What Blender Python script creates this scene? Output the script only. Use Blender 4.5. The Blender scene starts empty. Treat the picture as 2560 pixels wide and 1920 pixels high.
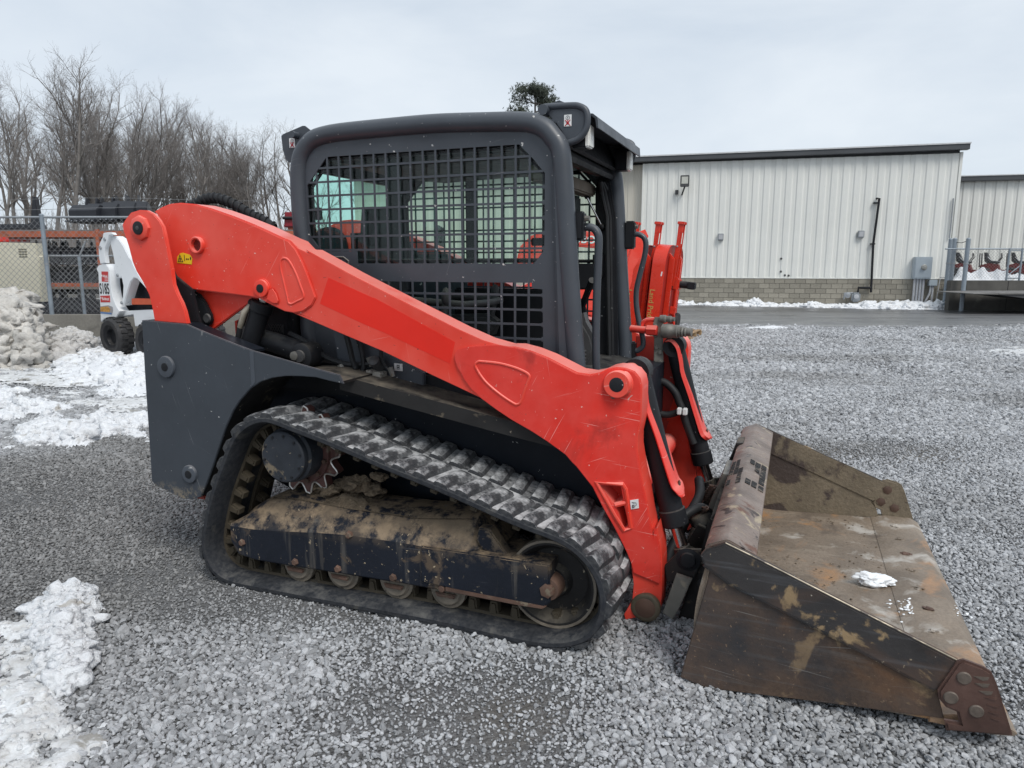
import bpy, bmesh, math, random
import numpy as np
from mathutils import Vector, Matrix, noise as mnoise
from mathutils.geometry import delaunay_2d_cdt
R = math.radians
random.seed(7)
SC = bpy.context.scene
COL = SC.collection

# ------------------------------------------------------------------ camera
cam_data = bpy.data.cameras.new("camera")
cam = bpy.data.objects.new("camera", cam_data)
COL.objects.link(cam)
cam.location = (0, 0, 1.5)
cam.rotation_euler = (R(90 - 9.6033), 0, 0)
cam_data.sensor_width = 36
cam_data.lens = 24.9609
cam_data.clip_start = 0.05
cam_data.clip_end = 3000
SC.camera = cam

# ------------------------------------------------------------------ sky, sun, exposure
SUN_EL, SUN_AZ = R(52), R(150)          # azimuth measured clockwise from +Y (behind the camera, to the right)
world = bpy.data.worlds.new("World")
SC.world = world
world.use_nodes = True
wn, wl = world.node_tree.nodes, world.node_tree.links
wn.clear()
w_out = wn.new("ShaderNodeOutputWorld")
w_bg = wn.new("ShaderNodeBackground")
w_bg.inputs["Strength"].default_value = 0.1
sky = wn.new("ShaderNodeTexSky")
sky.sky_type = "NISHITA"
sky.sun_disc = False
sky.sun_elevation = SUN_EL
sky.sun_rotation = SUN_AZ
w_tc = wn.new("ShaderNodeTexCoord")
w_map = wn.new("ShaderNodeMapping")
w_map.inputs["Scale"].default_value = (1.0, 1.0, 3.2)
w_noise = wn.new("ShaderNodeTexNoise")
w_noise.inputs["Scale"].default_value = 1.7
w_noise.inputs["Detail"].default_value = 7
w_noise.inputs["Roughness"].default_value = 0.55
w_noise.inputs["Distortion"].default_value = 0.35
w_ramp = wn.new("ShaderNodeValToRGB")
w_ramp.color_ramp.elements[0].position = 0.34
w_ramp.color_ramp.elements[0].color = (3.95, 4.5, 5.15, 1)
w_ramp.color_ramp.elements[1].position = 0.68
w_ramp.color_ramp.elements[1].color = (5.3, 5.7, 6.1, 1)
w_mix = wn.new("ShaderNodeMix")
w_mix.data_type = "RGBA"
w_mix.inputs["Factor"].default_value = 0.93
wl.new(w_tc.outputs["Generated"], w_map.inputs["Vector"])
wl.new(w_map.outputs["Vector"], w_noise.inputs["Vector"])
wl.new(w_noise.outputs["Fac"], w_ramp.inputs["Fac"])
wl.new(sky.outputs["Color"], w_mix.inputs[6])
wl.new(w_ramp.outputs["Color"], w_mix.inputs[7])
wl.new(w_mix.outputs[2], w_bg.inputs["Color"])
wl.new(w_bg.outputs["Background"], w_out.inputs["Surface"])

sun_data = bpy.data.lights.new("sun", "SUN")
sun_data.energy = 1.5
sun_data.angle = R(24)
sun_data.color = (1.0, 0.96, 0.9)
sun = bpy.data.objects.new("sun", sun_data)
COL.objects.link(sun)
sd = Vector((math.sin(SUN_AZ) * math.cos(SUN_EL), math.cos(SUN_AZ) * math.cos(SUN_EL), math.sin(SUN_EL)))
sun.rotation_euler = (-sd).to_track_quat("-Z", "Y").to_euler()
SC.view_settings.view_transform = "Standard"
SC.view_settings.look = "None"
SC.view_settings.gamma = 1
SC.view_settings.use_curve_mapping = False
SC.view_settings.exposure = 0.64
SC.render.engine = "CYCLES"
SC.cycles.max_bounces = 8
SC.cycles.transparent_max_bounces = 24

# ------------------------------------------------------------------ materials
MATS = {}


def pm(name, base, rough=0.5, metal=0.0, mott=(0.12, 6.0), spots=(), dust=None, bump=None, spec=0.5, streak=None,
       rnd=None, fine=None, lowmud=None, scratch=None):
    """Procedural surface: base colour mottled by noise, paint chips and spatter (spots), settled dust, streaks, relief."""
    if name in MATS:
        return MATS[name]
    m = bpy.data.materials.new(name)
    m.use_nodes = True
    n, l = m.node_tree.nodes, m.node_tree.links
    b = n["Principled BSDF"]
    b.inputs["Roughness"].default_value = rough
    b.inputs["Metallic"].default_value = metal
    b.inputs["Specular IOR Level"].default_value = spec
    tc = n.new("ShaderNodeTexCoord")
    co = tc.outputs["Object"]

    def noise(scale, detail=5, rg=0.6, vec=None, dist=0.0):
        t = n.new("ShaderNodeTexNoise")
        t.inputs["Scale"].default_value = scale
        t.inputs["Detail"].default_value = detail
        t.inputs["Roughness"].default_value = rg
        t.inputs["Distortion"].default_value = dist
        l.new(vec or co, t.inputs["Vector"])
        return t.outputs["Fac"]

    def remap(v, a, c, lo=0.0, hi=1.0):
        t = n.new("ShaderNodeMapRange")
        t.inputs["From Min"].default_value = a
        t.inputs["From Max"].default_value = c
        t.inputs["To Min"].default_value = lo
        t.inputs["To Max"].default_value = hi
        l.new(v, t.inputs["Value"])
        return t.outputs["Result"]

    def mix(fac, a, c, blend="MIX"):
        t = n.new("ShaderNodeMix")
        t.data_type = "RGBA"
        t.blend_type = blend
        for sock, v in ((t.inputs["Factor"], fac), (t.inputs[6], a), (t.inputs[7], c)):
            if hasattr(v, "default_value") or hasattr(v, "is_linked"):
                l.new(v, sock)
            elif isinstance(v, (int, float)):
                sock.default_value = v
            else:
                sock.default_value = (*v, 1)
        return t.outputs[2]

    def mul(a, c):
        t = n.new("ShaderNodeMath")
        t.operation = "MULTIPLY"
        for i, v in enumerate((a, c)):
            if isinstance(v, (int, float)):
                t.inputs[i].default_value = v
            else:
                l.new(v, t.inputs[i])
        return t.outputs[0]

    amt, sc_ = mott
    f = remap(noise(sc_, 6), 0.3, 0.7)
    col = mix(f, tuple(c * (1 - amt) for c in base), tuple(min(1, c * (1 + amt)) for c in base))
    if fine:
        f2 = remap(noise(fine[1], 3, 0.7), 0.35, 0.65)
        col = mix(mul(f2, fine[0]), col, fine[2] if len(fine) > 2 else tuple(c * 0.5 for c in base))
    if rnd:
        oi = n.new("ShaderNodeObjectInfo")
        col = mix(remap(oi.outputs["Random"], 0, 1), mix(1.0, col, tuple([1 - rnd] * 3), "MULTIPLY"),
                  mix(1.0, col, tuple([1 + rnd] * 3), "MULTIPLY"))
    if streak:
        mp = n.new("ShaderNodeMapping")
        mp.inputs["Scale"].default_value = streak[1]
        l.new(co, mp.inputs["Vector"])
        s_ = remap(noise(1.0, 4, 0.6, mp.outputs["Vector"]), streak[2], streak[2] + 0.14)
        col = mix(mul(s_, streak[3]), col, streak[0])
    for sp in spots:
        sc0, th, soft, colr = sp[:4]
        k = remap(noise(sc0, sp[4] if len(sp) > 4 else 3, 0.6, None, sp[5] if len(sp) > 5 else 0.0), th, th + soft)
        if len(sp) > 6:      # patches where these marks gather
            k = mul(k, remap(noise(sp[6], 2), 0.42, 0.58))
        col = mix(k, col, colr)
    if dust:
        g = n.new("ShaderNodeNewGeometry")
        sx = n.new("ShaderNodeSeparateXYZ")
        l.new(g.outputs["Normal"], sx.inputs["Vector"])
        up = remap(sx.outputs["Z"], dust[2], dust[3])
        k = mul(up, remap(noise(dust[4], 6, 0.7), dust[5], dust[5] + 0.18))
        col = mix(mul(k, dust[1]), col, dust[0])
    if scratch:               # fine scratches in a few directions, gathered in patches
        for i_, ang in enumerate(scratch[1]):
            rt = n.new("ShaderNodeMapping")
            rt.inputs["Rotation"].default_value = (0, R(ang), 0)
            l.new(co, rt.inputs["Vector"])
            mp = n.new("ShaderNodeMapping")
            mp.inputs["Scale"].default_value = (2.2, 2.2, 150)
            mp.inputs["Location"].default_value = (i_ * 3.1, 0, i_ * 1.7)
            l.new(rt.outputs["Vector"], mp.inputs["Vector"])
            k = mul(remap(noise(1.0, 2, 0.5, mp.outputs["Vector"]), 0.70, 0.735), remap(noise(scratch[2] + i_ * 0.4, 3), 0.50, 0.60))
            col = mix(mul(k, scratch[3]), col, scratch[0])
    if lowmud:                # dried splashes thrown up from the ground
        g2 = n.new("ShaderNodeSeparateXYZ")
        l.new(co, g2.inputs["Vector"])
        k = mul(remap(g2.outputs["Z"], lowmud[1], lowmud[0]), remap(noise(lowmud[3], 6, 0.7), 0.46, 0.54))
        col = mix(k, col, lowmud[2])
    l.new(col, b.inputs["Base Color"])
    rr = remap(noise(sc_ * 2.3, 5), 0.3, 0.7, max(0.02, rough - 0.1), min(1, rough + 0.12))
    l.new(rr, b.inputs["Roughness"])
    if bump:
        bp = n.new("ShaderNodeBump")
        bp.inputs["Strength"].default_value = bump[0]
        bp.inputs["Distance"].default_value = bump[2] if len(bump) > 2 else 0.01
        l.new(noise(bump[1], 6, 0.65), bp.inputs["Height"])
        l.new(bp.outputs["Normal"], b.inputs["Normal"])
    MATS[name] = m
    return m


def glass_mat(name, tint, gloss=0.9, rough=0.03):
    """Thin sheet of tinted glass: what is behind shows through the tint, the sky mirrors in it by Fresnel."""
    m = bpy.data.materials.new(name)
    m.use_nodes = True
    n, l = m.node_tree.nodes, m.node_tree.links
    n.remove(n["Principled BSDF"])
    out = n["Material Output"]
    tr = n.new("ShaderNodeBsdfTransparent")
    tr.inputs["Color"].default_value = (*tint, 1)
    gl = n.new("ShaderNodeBsdfGlossy")
    gl.inputs["Roughness"].default_value = rough
    gl.inputs["Color"].default_value = (gloss, gloss, gloss, 1)
    lw = n.new("ShaderNodeLayerWeight")          # Schlick's law, the same from both faces of the pane
    lw.inputs["Blend"].default_value = 0.5
    pw = n.new("ShaderNodeMath")
    pw.operation = "POWER"
    pw.inputs[1].default_value = 5.0
    l.new(lw.outputs["Facing"], pw.inputs[0])
    ma = n.new("ShaderNodeMath")
    ma.operation = "MULTIPLY_ADD"
    ma.inputs[1].default_value = 0.6
    ma.inputs[2].default_value = 0.022
    l.new(pw.outputs[0], ma.inputs[0])
    mx = n.new("ShaderNodeMixShader")
    l.new(ma.outputs[0], mx.inputs["Fac"])
    l.new(tr.outputs["BSDF"], mx.inputs[1])
    l.new(gl.outputs["BSDF"], mx.inputs[2])
    l.new(mx.outputs["Shader"], out.inputs["Surface"])
    MATS[name] = m
    return m


MUD = (0.20, 0.155, 0.105)
PALEMUD = (0.42, 0.34, 0.23)
red = pm("orange_red_paint", (0.76, 0.042, 0.022), 0.40, mott=(0.06, 2.5), spec=0.4, fine=(0.62, 3.0, (0.82, 0.118, 0.085)),
         spots=((75, 0.715, 0.02, (0.74, 0.50, 0.45), 3), (30, 0.752, 0.015, (0.66, 0.58, 0.54), 2, 0.8), (90, 0.74, 0.02, (0.06, 0.03, 0.03), 2)),
         scratch=((0.84, 0.34, 0.30), (12, 55, 100), 2.0, 0.6), dust=((0.82, 0.26, 0.22), 0.8, 0.15, 0.8, 4, 0.25))
red_fresh = pm("fresh_red_paint", (0.80, 0.018, 0.005), 0.38, mott=(0.06, 3))
red_worn = pm("worn_red_paint", (0.72, 0.036, 0.024), 0.42, mott=(0.09, 3), spec=0.4, fine=(0.40, 7.0, (0.78, 0.095, 0.075)),
              spots=((60, 0.69, 0.03, (0.74, 0.50, 0.45), 4), (80, 0.71, 0.03, (0.14, 0.08, 0.06), 4), (16, 0.715, 0.02, (0.52, 0.47, 0.43), 4, 0.6), (3.5, 0.60, 0.12, (0.50, 0.035, 0.026), 6, 0.5)), scratch=((0.86, 0.40, 0.36), (-12, 20, 62, 100), 1.6, 0.85),
              streak=((0.76, 0.30, 0.25), (9, 9, 70), 0.69, 0.5), dust=((0.78, 0.30, 0.25), 0.7, 0.2, 0.9, 6, 0.3))
grey = pm("slate_grey_paint", (0.060, 0.070, 0.086), 0.5, mott=(0.14, 3),
          spots=((40, 0.715, 0.02, (0.55, 0.55, 0.54), 2), (13, 0.73, 0.02, (0.5, 0.47, 0.42), 3, 0.8), (5, 0.69, 0.05, (0.16, 0.16, 0.17), 5)),
          dust=((0.17, 0.17, 0.18), 0.7, 0.2, 0.9, 5, 0.3))
grey_mud = pm("muddy_grey_paint", (0.041, 0.049, 0.061), 0.55, mott=(0.14, 3),
              spots=((60, 0.725, 0.02, (0.58, 0.58, 0.57), 2, 0.6), (24, 0.755, 0.015, (0.60, 0.58, 0.54), 3, 1.0), (6, 0.68, 0.03, (0.26, 0.26, 0.26), 8, 1.5)), lowmud=(0.26, 0.44, PALEMUD, 26), scratch=((0.30, 0.31, 0.32), (-70, -25, 5), 1.5, 0.7),
              dust=((0.17, 0.17, 0.18), 0.7, 0.2, 0.9, 5, 0.3))
cabgrey = pm("cab_grey_paint", (0.050, 0.058, 0.071), 0.42, mott=(0.16, 3), scratch=((0.22, 0.225, 0.23), (10, 70), 1.8, 0.5),
             spots=((34, 0.735, 0.015, (0.55, 0.54, 0.52), 2), (60, 0.74, 0.02, (0.45, 0.45, 0.45), 2)),
             dust=((0.12, 0.13, 0.145), 0.6, 0.25, 0.95, 4, 0.25))
navy = pm("navy_black_paint", (0.010, 0.013, 0.019), 0.45, spec=0.2, mott=(0.2, 4),
          spots=((45, 0.72, 0.02, (0.30, 0.30, 0.30), 2), (9, 0.72, 0.05, (0.10, 0.09, 0.08), 5)))
black = pm("black_paint", (0.014, 0.015, 0.018), 0.5, spec=0.25, mott=(0.2, 6), spots=((50, 0.73, 0.02, (0.3, 0.3, 0.3), 2),),
           dust=((0.12, 0.115, 0.105), 0.5, 0.3, 0.95, 8, 0.4))
blackmuddy = pm("dirty_black_steel", (0.022, 0.021, 0.021), 0.6, spec=0.25, mott=(0.25, 6),
                spots=((8, 0.60, 0.06, (0.12, 0.10, 0.075), 6, 0.3), (30, 0.68, 0.03, (0.33, 0.29, 0.22), 4)),
                dust=((0.17, 0.15, 0.12), 0.6, 0.3, 0.95, 8, 0.35))
rubber = pm("track_rubber", (0.022, 0.025, 0.031), spec=0.22, rough=0.7, mott=(0.3, 5), fine=(0.5, 40, (0.06, 0.06, 0.062)),
            spots=((6, 0.60, 0.10, (0.075, 0.073, 0.068), 6, 0.4), (25, 0.70, 0.05, (0.03, 0.03, 0.03), 4)),
            dust=((0.125, 0.122, 0.115), 0.8, 0.35, 0.95, 5, 0.46), bump=(0.3, 45, 0.006))
rubber_top = pm("frosted_tread_rubber", (0.034, 0.037, 0.043), 0.6, spec=0.25, mott=(0.3, 8), fine=(0.5, 60, (0.09, 0.09, 0.09)),
                dust=((0.50, 0.51, 0.52), 0.95, 0.05, 0.86, 8, 0.43), bump=(0.7, 55, 0.01))
rubber_in = pm("brown_worn_rubber", (0.060, 0.050, 0.036), 0.75, spec=0.2, mott=(0.3, 6), spots=((10, 0.58, 0.1, (0.045, 0.044, 0.042), 5),))
muddy = pm("mud_caked_frame", (0.012, 0.015, 0.023), 0.55, spec=0.22, lowmud=(0.43, 0.27, (0.19, 0.145, 0.10), 11), mott=(0.2, 4), scratch=((0.16, 0.16, 0.165), (-8, 3), 1.6, 0.7),
           spots=((6, 0.60, 0.06, (0.10, 0.075, 0.055), 8, 0.6), (46, 0.645, 0.02, PALEMUD, 5, 0.3, 3.0), (14, 0.70, 0.02, PALEMUD, 5, 0.4)),
           streak=((0.16, 0.145, 0.125), (16, 16, 1.2), 0.58, 0.55),
           dust=((0.245, 0.185, 0.125), 1.0, 0.10, 0.45, 13, 0.45), bump=(0.25, 40, 0.008))
mudmat = pm("brown_mud", (0.21, 0.16, 0.108), 0.92, mott=(0.40, 14), fine=(0.65, 70, (0.10, 0.075, 0.05)), spots=((40, 0.64, 0.04, (0.32, 0.25, 0.17), 4), (9, 0.62, 0.05, (0.11, 0.085, 0.062), 6)), bump=(1.0, 45, 0.03))
rustbrown = pm("rusty_brown_steel", (0.10, 0.058, 0.042), 0.6, mott=(0.35, 9), spots=((14, 0.6, 0.06, (0.17, 0.14, 0.10), 5), (40, 0.7, 0.03, (0.04, 0.035, 0.03), 4)))
rollersteel = pm("dusty_roller_steel", (0.17, 0.145, 0.115), 0.55, mott=(0.3, 12), spots=((18, 0.6, 0.06, (0.07, 0.06, 0.05), 5),), bump=(0.3, 40))
wornsteel = pm("bright_worn_steel", (0.55, 0.53, 0.50), 0.38, 0.85, mott=(0.2, 20))
sprocketred = pm("dirty_sprocket_paint", (0.095, 0.040, 0.034), 0.55, mott=(0.3, 9), spots=((12, 0.56, 0.08, (0.16, 0.125, 0.09), 6),))
bucketblack = pm("scraped_bucket_paint", (0.036, 0.033, 0.033), 0.5, mott=(0.35, 3),
                 spots=((2.6, 0.50, 0.22, (0.10, 0.054, 0.032), 8, 0.6), (6.0, 0.575, 0.05, (0.30, 0.21, 0.115), 10, 0.4, 1.2), (30, 0.67, 0.03, (0.26, 0.21, 0.15), 5), (50, 0.70, 0.03, (0.42, 0.38, 0.32), 4)),
                 streak=((0.10, 0.105, 0.115), (1.4, 1.4, 34), 0.56, 0.55), bump=(0.25, 30))
bucketside = pm("rust_streaked_side_plate", (0.072, 0.046, 0.033), 0.55, mott=(0.45, 4), fine=(0.4, 90, (0.13, 0.085, 0.055)), scratch=((0.20, 0.19, 0.18), (8, -6, 15), 1.5, 0.6),
                spots=((1.8, 0.47, 0.20, (0.028, 0.029, 0.033), 9, 0.5), (2.6, 0.56, 0.22, (0.19, 0.088, 0.036), 9, 0.5), (6.0, 0.575, 0.06, (0.29, 0.20, 0.11), 10, 0.4, 1.2), (80, 0.66, 0.05, (0.19, 0.13, 0.085), 3)),
                streak=((0.15, 0.15, 0.15), (1.2, 1.2, 42), 0.57, 0.5), bump=(0.25, 30))
bucketin = pm("dirty_bucket_inside", (0.215, 0.172, 0.132), 0.55, mott=(0.4, 3), fine=(0.45, 70, (0.12, 0.09, 0.065)),
              spots=((2.4, 0.52, 0.10, (0.36, 0.20, 0.095), 8, 0.8), (3.4, 0.57, 0.10, (0.12, 0.095, 0.075), 10, 0.5), (4.2, 0.58, 0.10, (0.42, 0.39, 0.35), 9, 0.4), (70, 0.66, 0.04, (0.07, 0.055, 0.045), 4)),
              streak=((0.34, 0.29, 0.23), (3, 16, 3), 0.58, 0.5), bump=(0.45, 50))
bucketmud = pm("mud_streaked_side_inside", (0.205, 0.165, 0.115), 0.8, mott=(0.25, 5), fine=(0.5, 60, (0.12, 0.10, 0.07)),
               spots=((2.2, 0.52, 0.04, (0.065, 0.048, 0.042), 11, 0.5), (24, 0.65, 0.03, (0.10, 0.075, 0.06), 6)), bump=(0.6, 40))
bartop = pm("scraped_top_bar", (0.21, 0.165, 0.14), 0.45, 0.25, mott=(0.35, 6),
            spots=((7, 0.57, 0.05, (0.40, 0.33, 0.23), 6, 1.0), (9, 0.60, 0.05, (0.06, 0.045, 0.04), 6, 1.0), (5, 0.62, 0.05, (0.15, 0.075, 0.05), 5)), bump=(0.3, 40))
cutterplate = pm("worn_brown_cutter", (0.098, 0.055, 0.044), 0.5, 0.2, mott=(0.3, 8), spots=((26, 0.66, 0.05, (0.16, 0.10, 0.075), 4),), bump=(0.25, 30))
boltgrey = pm("grey_bolt_head", (0.12, 0.097, 0.08), 0.6, 0.2, mott=(0.3, 40))
plated = pm("dull_plated_steel", (0.20, 0.192, 0.175), 0.5, 0.4, mott=(0.25, 20), spots=((25, 0.62, 0.06, (0.20, 0.16, 0.12), 4),))
chrome = pm("chrome_rod", (0.60, 0.58, 0.57), 0.16, 1.0, mott=(0.1, 10))
hosemat = pm("black_hose_rubber", (0.018, 0.019, 0.021), 0.55, spec=0.3, mott=(0.2, 10), spots=((40, 0.7, 0.05, (0.10, 0.10, 0.10), 3),))
white_plastic = pm("white_label", (0.74, 0.75, 0.75), 0.5, mott=(0.04, 10))
ink = pm("black_print", (0.02, 0.02, 0.022), 0.5, mott=(0.1, 10))
redink = pm("red_print", (0.45, 0.02, 0.03), 0.5, mott=(0.1, 10))
yellow = pm("yellow_label", (0.78, 0.55, 0.02), 0.45, mott=(0.08, 8), spots=((25, 0.66, 0.03, (0.6, 0.5, 0.35), 3),))
lens = pm("clear_lamp_lens", (0.78, 0.78, 0.75), 0.2, mott=(0.08, 60), bump=(0.6, 90, 0.004))
seatfab = pm("dark_seat_vinyl", (0.03, 0.031, 0.034), 0.6, mott=(0.15, 10))
plastic = pm("charcoal_plastic", (0.05, 0.05, 0.052), 0.55, mott=(0.12, 8), dust=((0.14, 0.135, 0.125), 0.6, 0.2, 0.9, 8, 0.35))
headliner = pm("dusty_headliner", (0.15, 0.125, 0.10), 0.9, mott=(0.2, 8))
paleplate = pm("pale_scratched_plate", (0.22, 0.21, 0.185), 0.5, 0.2, mott=(0.3, 8), spots=((9, 0.6, 0.06, (0.36, 0.32, 0.25), 5, 0.6),))
teal = glass_mat("teal_tinted_glass", (0.80, 0.965, 0.915), 0.9)
clear = glass_mat("clear_tinted_glass", (0.90, 0.975, 0.955), 0.8)


# ------------------------------------------------------------------ mesh helpers
def inside(p, poly):
    c = False
    for i in range(len(poly)):
        a, b_ = poly[i - 1], poly[i]
        if (a[1] > p[1]) != (b_[1] > p[1]) and p[0] < (b_[0] - a[0]) * (p[1] - a[1]) / (b_[1] - a[1]) + a[0]:
            c = not c
    return c


class MB:
    """Collects shapes and links them as one mesh object."""

    def __init__(self):
        self.bm = bmesh.new()

    def _add(self, b2, M=None):
        bmesh.ops.recalc_face_normals(b2, faces=b2.faces)
        if M is not None:
            bmesh.ops.transform(b2, matrix=M, verts=b2.verts)
        me = bpy.data.meshes.new("tmp")
        b2.to_mesh(me)
        b2.free()
        self.bm.from_mesh(me)
        bpy.data.meshes.remove(me)
        return self

    def box(self, x0, x1, y0, y1, z0, z1, bev=0.0, M=None):
        b = bmesh.new()
        bmesh.ops.create_cube(b, size=1)
        for v in b.verts:
            v.co = ((x0 + x1) / 2 + v.co.x * (x1 - x0), (y0 + y1) / 2 + v.co.y * (y1 - y0), (z0 + z1) / 2 + v.co.z * (z1 - z0))
        if bev:
            bmesh.ops.bevel(b, geom=b.edges[:], offset=bev, segments=2, affect="EDGES", clamp_overlap=True)
        return self._add(b, M)

    def prism(self, outline, a0, a1, axis="y", holes=(), bev=0.0, disp=None, M=None, seg=2, crease=None):
        b = bmesh.new()
        P = {"y": lambda p, a: (p[0], a, p[1]), "x": lambda p, a: (a, p[0], p[1]), "z": lambda p, a: (p[0], p[1], a)}[axis]
        loops = [outline] + list(holes)
        if holes or len(outline) > 12:
            flat = [Vector((p[0], p[1])) for loop in loops for p in loop]
            es, k0 = [], 0
            for loop in loops:
                es += [(k0 + i, k0 + (i + 1) % len(loop)) for i in range(len(loop))]
                k0 += len(loop)
            dv, _, df = delaunay_2d_cdt(flat, es, [], 0, 1e-6)[:3]
            vs = [b.verts.new(P(p, a0)) for p in dv]
            for t in df:
                c = sum((dv[i] for i in t), Vector((0, 0))) / len(t)
                if inside(c, outline) and not any(inside(c, h) for h in holes):
                    b.faces.new([vs[i] for i in t])
            bmesh.ops.delete(b, geom=[v for v in b.verts if not v.link_faces], context="VERTS")
        else:
            b.faces.new([b.verts.new(P(p, a0)) for p in outline])
        if crease is not None:
            (cx, cz), (nx, nz) = crease
            bmesh.ops.triangulate(b, faces=b.faces[:])
            for q in (0.0, 0.04):
                bmesh.ops.bisect_plane(b, geom=b.verts[:] + b.edges[:] + b.faces[:], plane_co=(cx + nx * q, 0, cz + nz * q), plane_no=(nx, 0, nz))
        r = bmesh.ops.extrude_face_region(b, geom=b.faces[:])
        d = P((0, 0), a1 - a0)
        bmesh.ops.translate(b, vec=d, verts=[e for e in r["geom"] if isinstance(e, bmesh.types.BMVert)])
        bmesh.ops.recalc_face_normals(b, faces=b.faces)
        if bev:
            i = {"y": 1, "x": 0, "z": 2}[axis]
            es = [e for e in b.edges if len(e.link_faces) == 2 and abs(e.verts[0].co[i] - e.verts[1].co[i]) < 1e-7
                  and e.link_faces[0].normal.dot(e.link_faces[1].normal) < 0.5]
            bmesh.ops.bevel(b, geom=es, offset=bev, segments=seg, affect="EDGES", clamp_overlap=True)
        if disp:
            for v in b.verts:
                v.co.y += disp(v.co.x, v.co.z)
        return self._add(b, M)

    def tube(self, path, r, seg=8, closed=False, rads=None, M=None):
        b = bmesh.new()
        path = [Vector(p) for p in path]
        n = len(path)
        rings = []
        up = None
        for i, p in enumerate(path):
            a = path[i - 1] if (i > 0 or closed) else path[i]
            c = path[(i + 1) % n] if (i < n - 1 or closed) else path[i]
            t = (c - a).normalized() if (c - a).length > 1e-9 else Vector((0, 0, 1))
            if up is None:
                up = t.orthogonal().normalized()
            up = (up - t * up.dot(t)).normalized() if (up - t * up.dot(t)).length > 1e-6 else t.orthogonal().normalized()
            w = t.cross(up)
            rr = rads[i] if rads else r
            rings.append([b.verts.new(p + (up * math.cos(k * 2 * math.pi / seg) + w * math.sin(k * 2 * math.pi / seg)) * rr) for k in range(seg)])
        for i in range(n if closed else n - 1):
            A, C = rings[i], rings[(i + 1) % n]
            for k in range(seg):
                b.faces.new((A[k], A[(k + 1) % seg], C[(k + 1) % seg], C[k]))
        if not closed:
            b.faces.new(rings[0])
            b.faces.new(rings[-1])
        return self._add(b, M)

    def lathe(self, prof, o, axis, seg=24, M=None, caps=True):
        b = bmesh.new()
        o, axis = Vector(o), Vector(axis).normalized()
        u = axis.orthogonal().normalized()
        w = axis.cross(u)
        rings = []
        for r_, h in prof:
            r_ = max(r_, 0.0004)
            rings.append([b.verts.new(o + axis * h + (u * math.cos(k * 2 * math.pi / seg) + w * math.sin(k * 2 * math.pi / seg)) * r_) for k in range(seg)])
        for A, C in zip(rings, rings[1:]):
            for k in range(seg):
                b.faces.new((A[k], A[(k + 1) % seg], C[(k + 1) % seg], C[k]))
        if caps:
            b.faces.new(rings[0])
            b.faces.new(rings[-1])
        return self._add(b, M)

    def cyl(self, p0, p1, r, r1=None, seg=16, bev=0.0, M=None):
        p0, p1 = Vector(p0), Vector(p1)
        L = (p1 - p0).length
        r1 = r if r1 is None else r1
        prof = [(r - bev, 0), (r, bev), (r1, L - bev), (r1 - bev, L)] if bev else [(r, 0), (r1, L)]
        return self.lathe(prof, p0, p1 - p0, seg, M)

    def ball(self, c, r, sub=2, squash=(1, 1, 1), rough=0.0, seed=0, M=None):
        b = bmesh.new()
        bmesh.ops.create_icosphere(b, subdivisions=sub, radius=1)
        for v in b.verts:
            sv = Vector((seed * 7.1, seed * 3.3, 0))
            q = 1 + rough * (mnoise.noise(v.co * 1.7 + sv) + 0.45 * mnoise.noise(v.co * 4.1 + sv) + (0.22 * mnoise.noise(v.co * 9.3 + sv) if sub > 2 else 0))
            v.co = Vector((c[0] + v.co.x * r * squash[0] * q, c[1] + v.co.y * r * squash[1] * q, c[2] + v.co.z * r * squash[2] * q))
        return self._add(b, M)

    def sheet(self, rows, thick=None):
        """Grid surface from rows of points."""
        b = bmesh.new()
        V = [[b.verts.new(p) for p in r] for r in rows]
        for A, C in zip(V, V[1:]):
            for k in range(len(A) - 1):
                b.faces.new((A[k], A[k + 1], C[k + 1], C[k]))
        if thick:
            bmesh.ops.recalc_face_normals(b, faces=b.faces)
            bmesh.ops.solidify(b, geom=b.faces[:], thickness=thick)
        return self._add(b)

    def mesh(self, name, mat, smooth=40):
        me = bpy.data.meshes.new(name)
        self.bm.to_mesh(me)
        self.bm.free()
        if smooth:
            me.shade_smooth()
            me.set_sharp_from_angle(angle=R(smooth))
        if mat:
            me.materials.append(mat)
        return me

    def build(self, name, mat, parent=None, smooth=40, label=None):
        return put(name, self.mesh(name, mat, smooth), parent, label)


def put(name, me, parent=None, label=None, loc=None, rot=None):
    o = bpy.data.objects.new(name, me)
    COL.objects.link(o)
    if parent:
        o.parent = parent
    if label:
        o["label"] = label
    if loc is not None:
        o.location = loc
    if rot is not None:
        o.rotation_euler = rot
    return o


def tag(o, label=None, cat=None, group=None, kind=None):
    if label:
        o["label"] = label
    if cat:
        o["category"] = cat
    if group:
        o["group"] = group
    if kind:
        o["kind"] = kind
    return o


def thing(name, label, cat, loc=(0, 0, 0), rz=0.0, group=None):
    o = bpy.data.objects.new(name, None)
    o.empty_display_size = 0.1
    COL.objects.link(o)
    o.location = loc
    o.rotation_euler = (0, 0, rz)
    return tag(o, label, cat, group)


def kids(o):
    return [c for c in COL.objects if c.parent is o]


def copy_tree(o, parent=None):
    c = o.copy()
    COL.objects.link(c)
    if parent:
        c.parent = parent
    for ch in o.children:
        copy_tree(ch, c)
    return c


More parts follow.
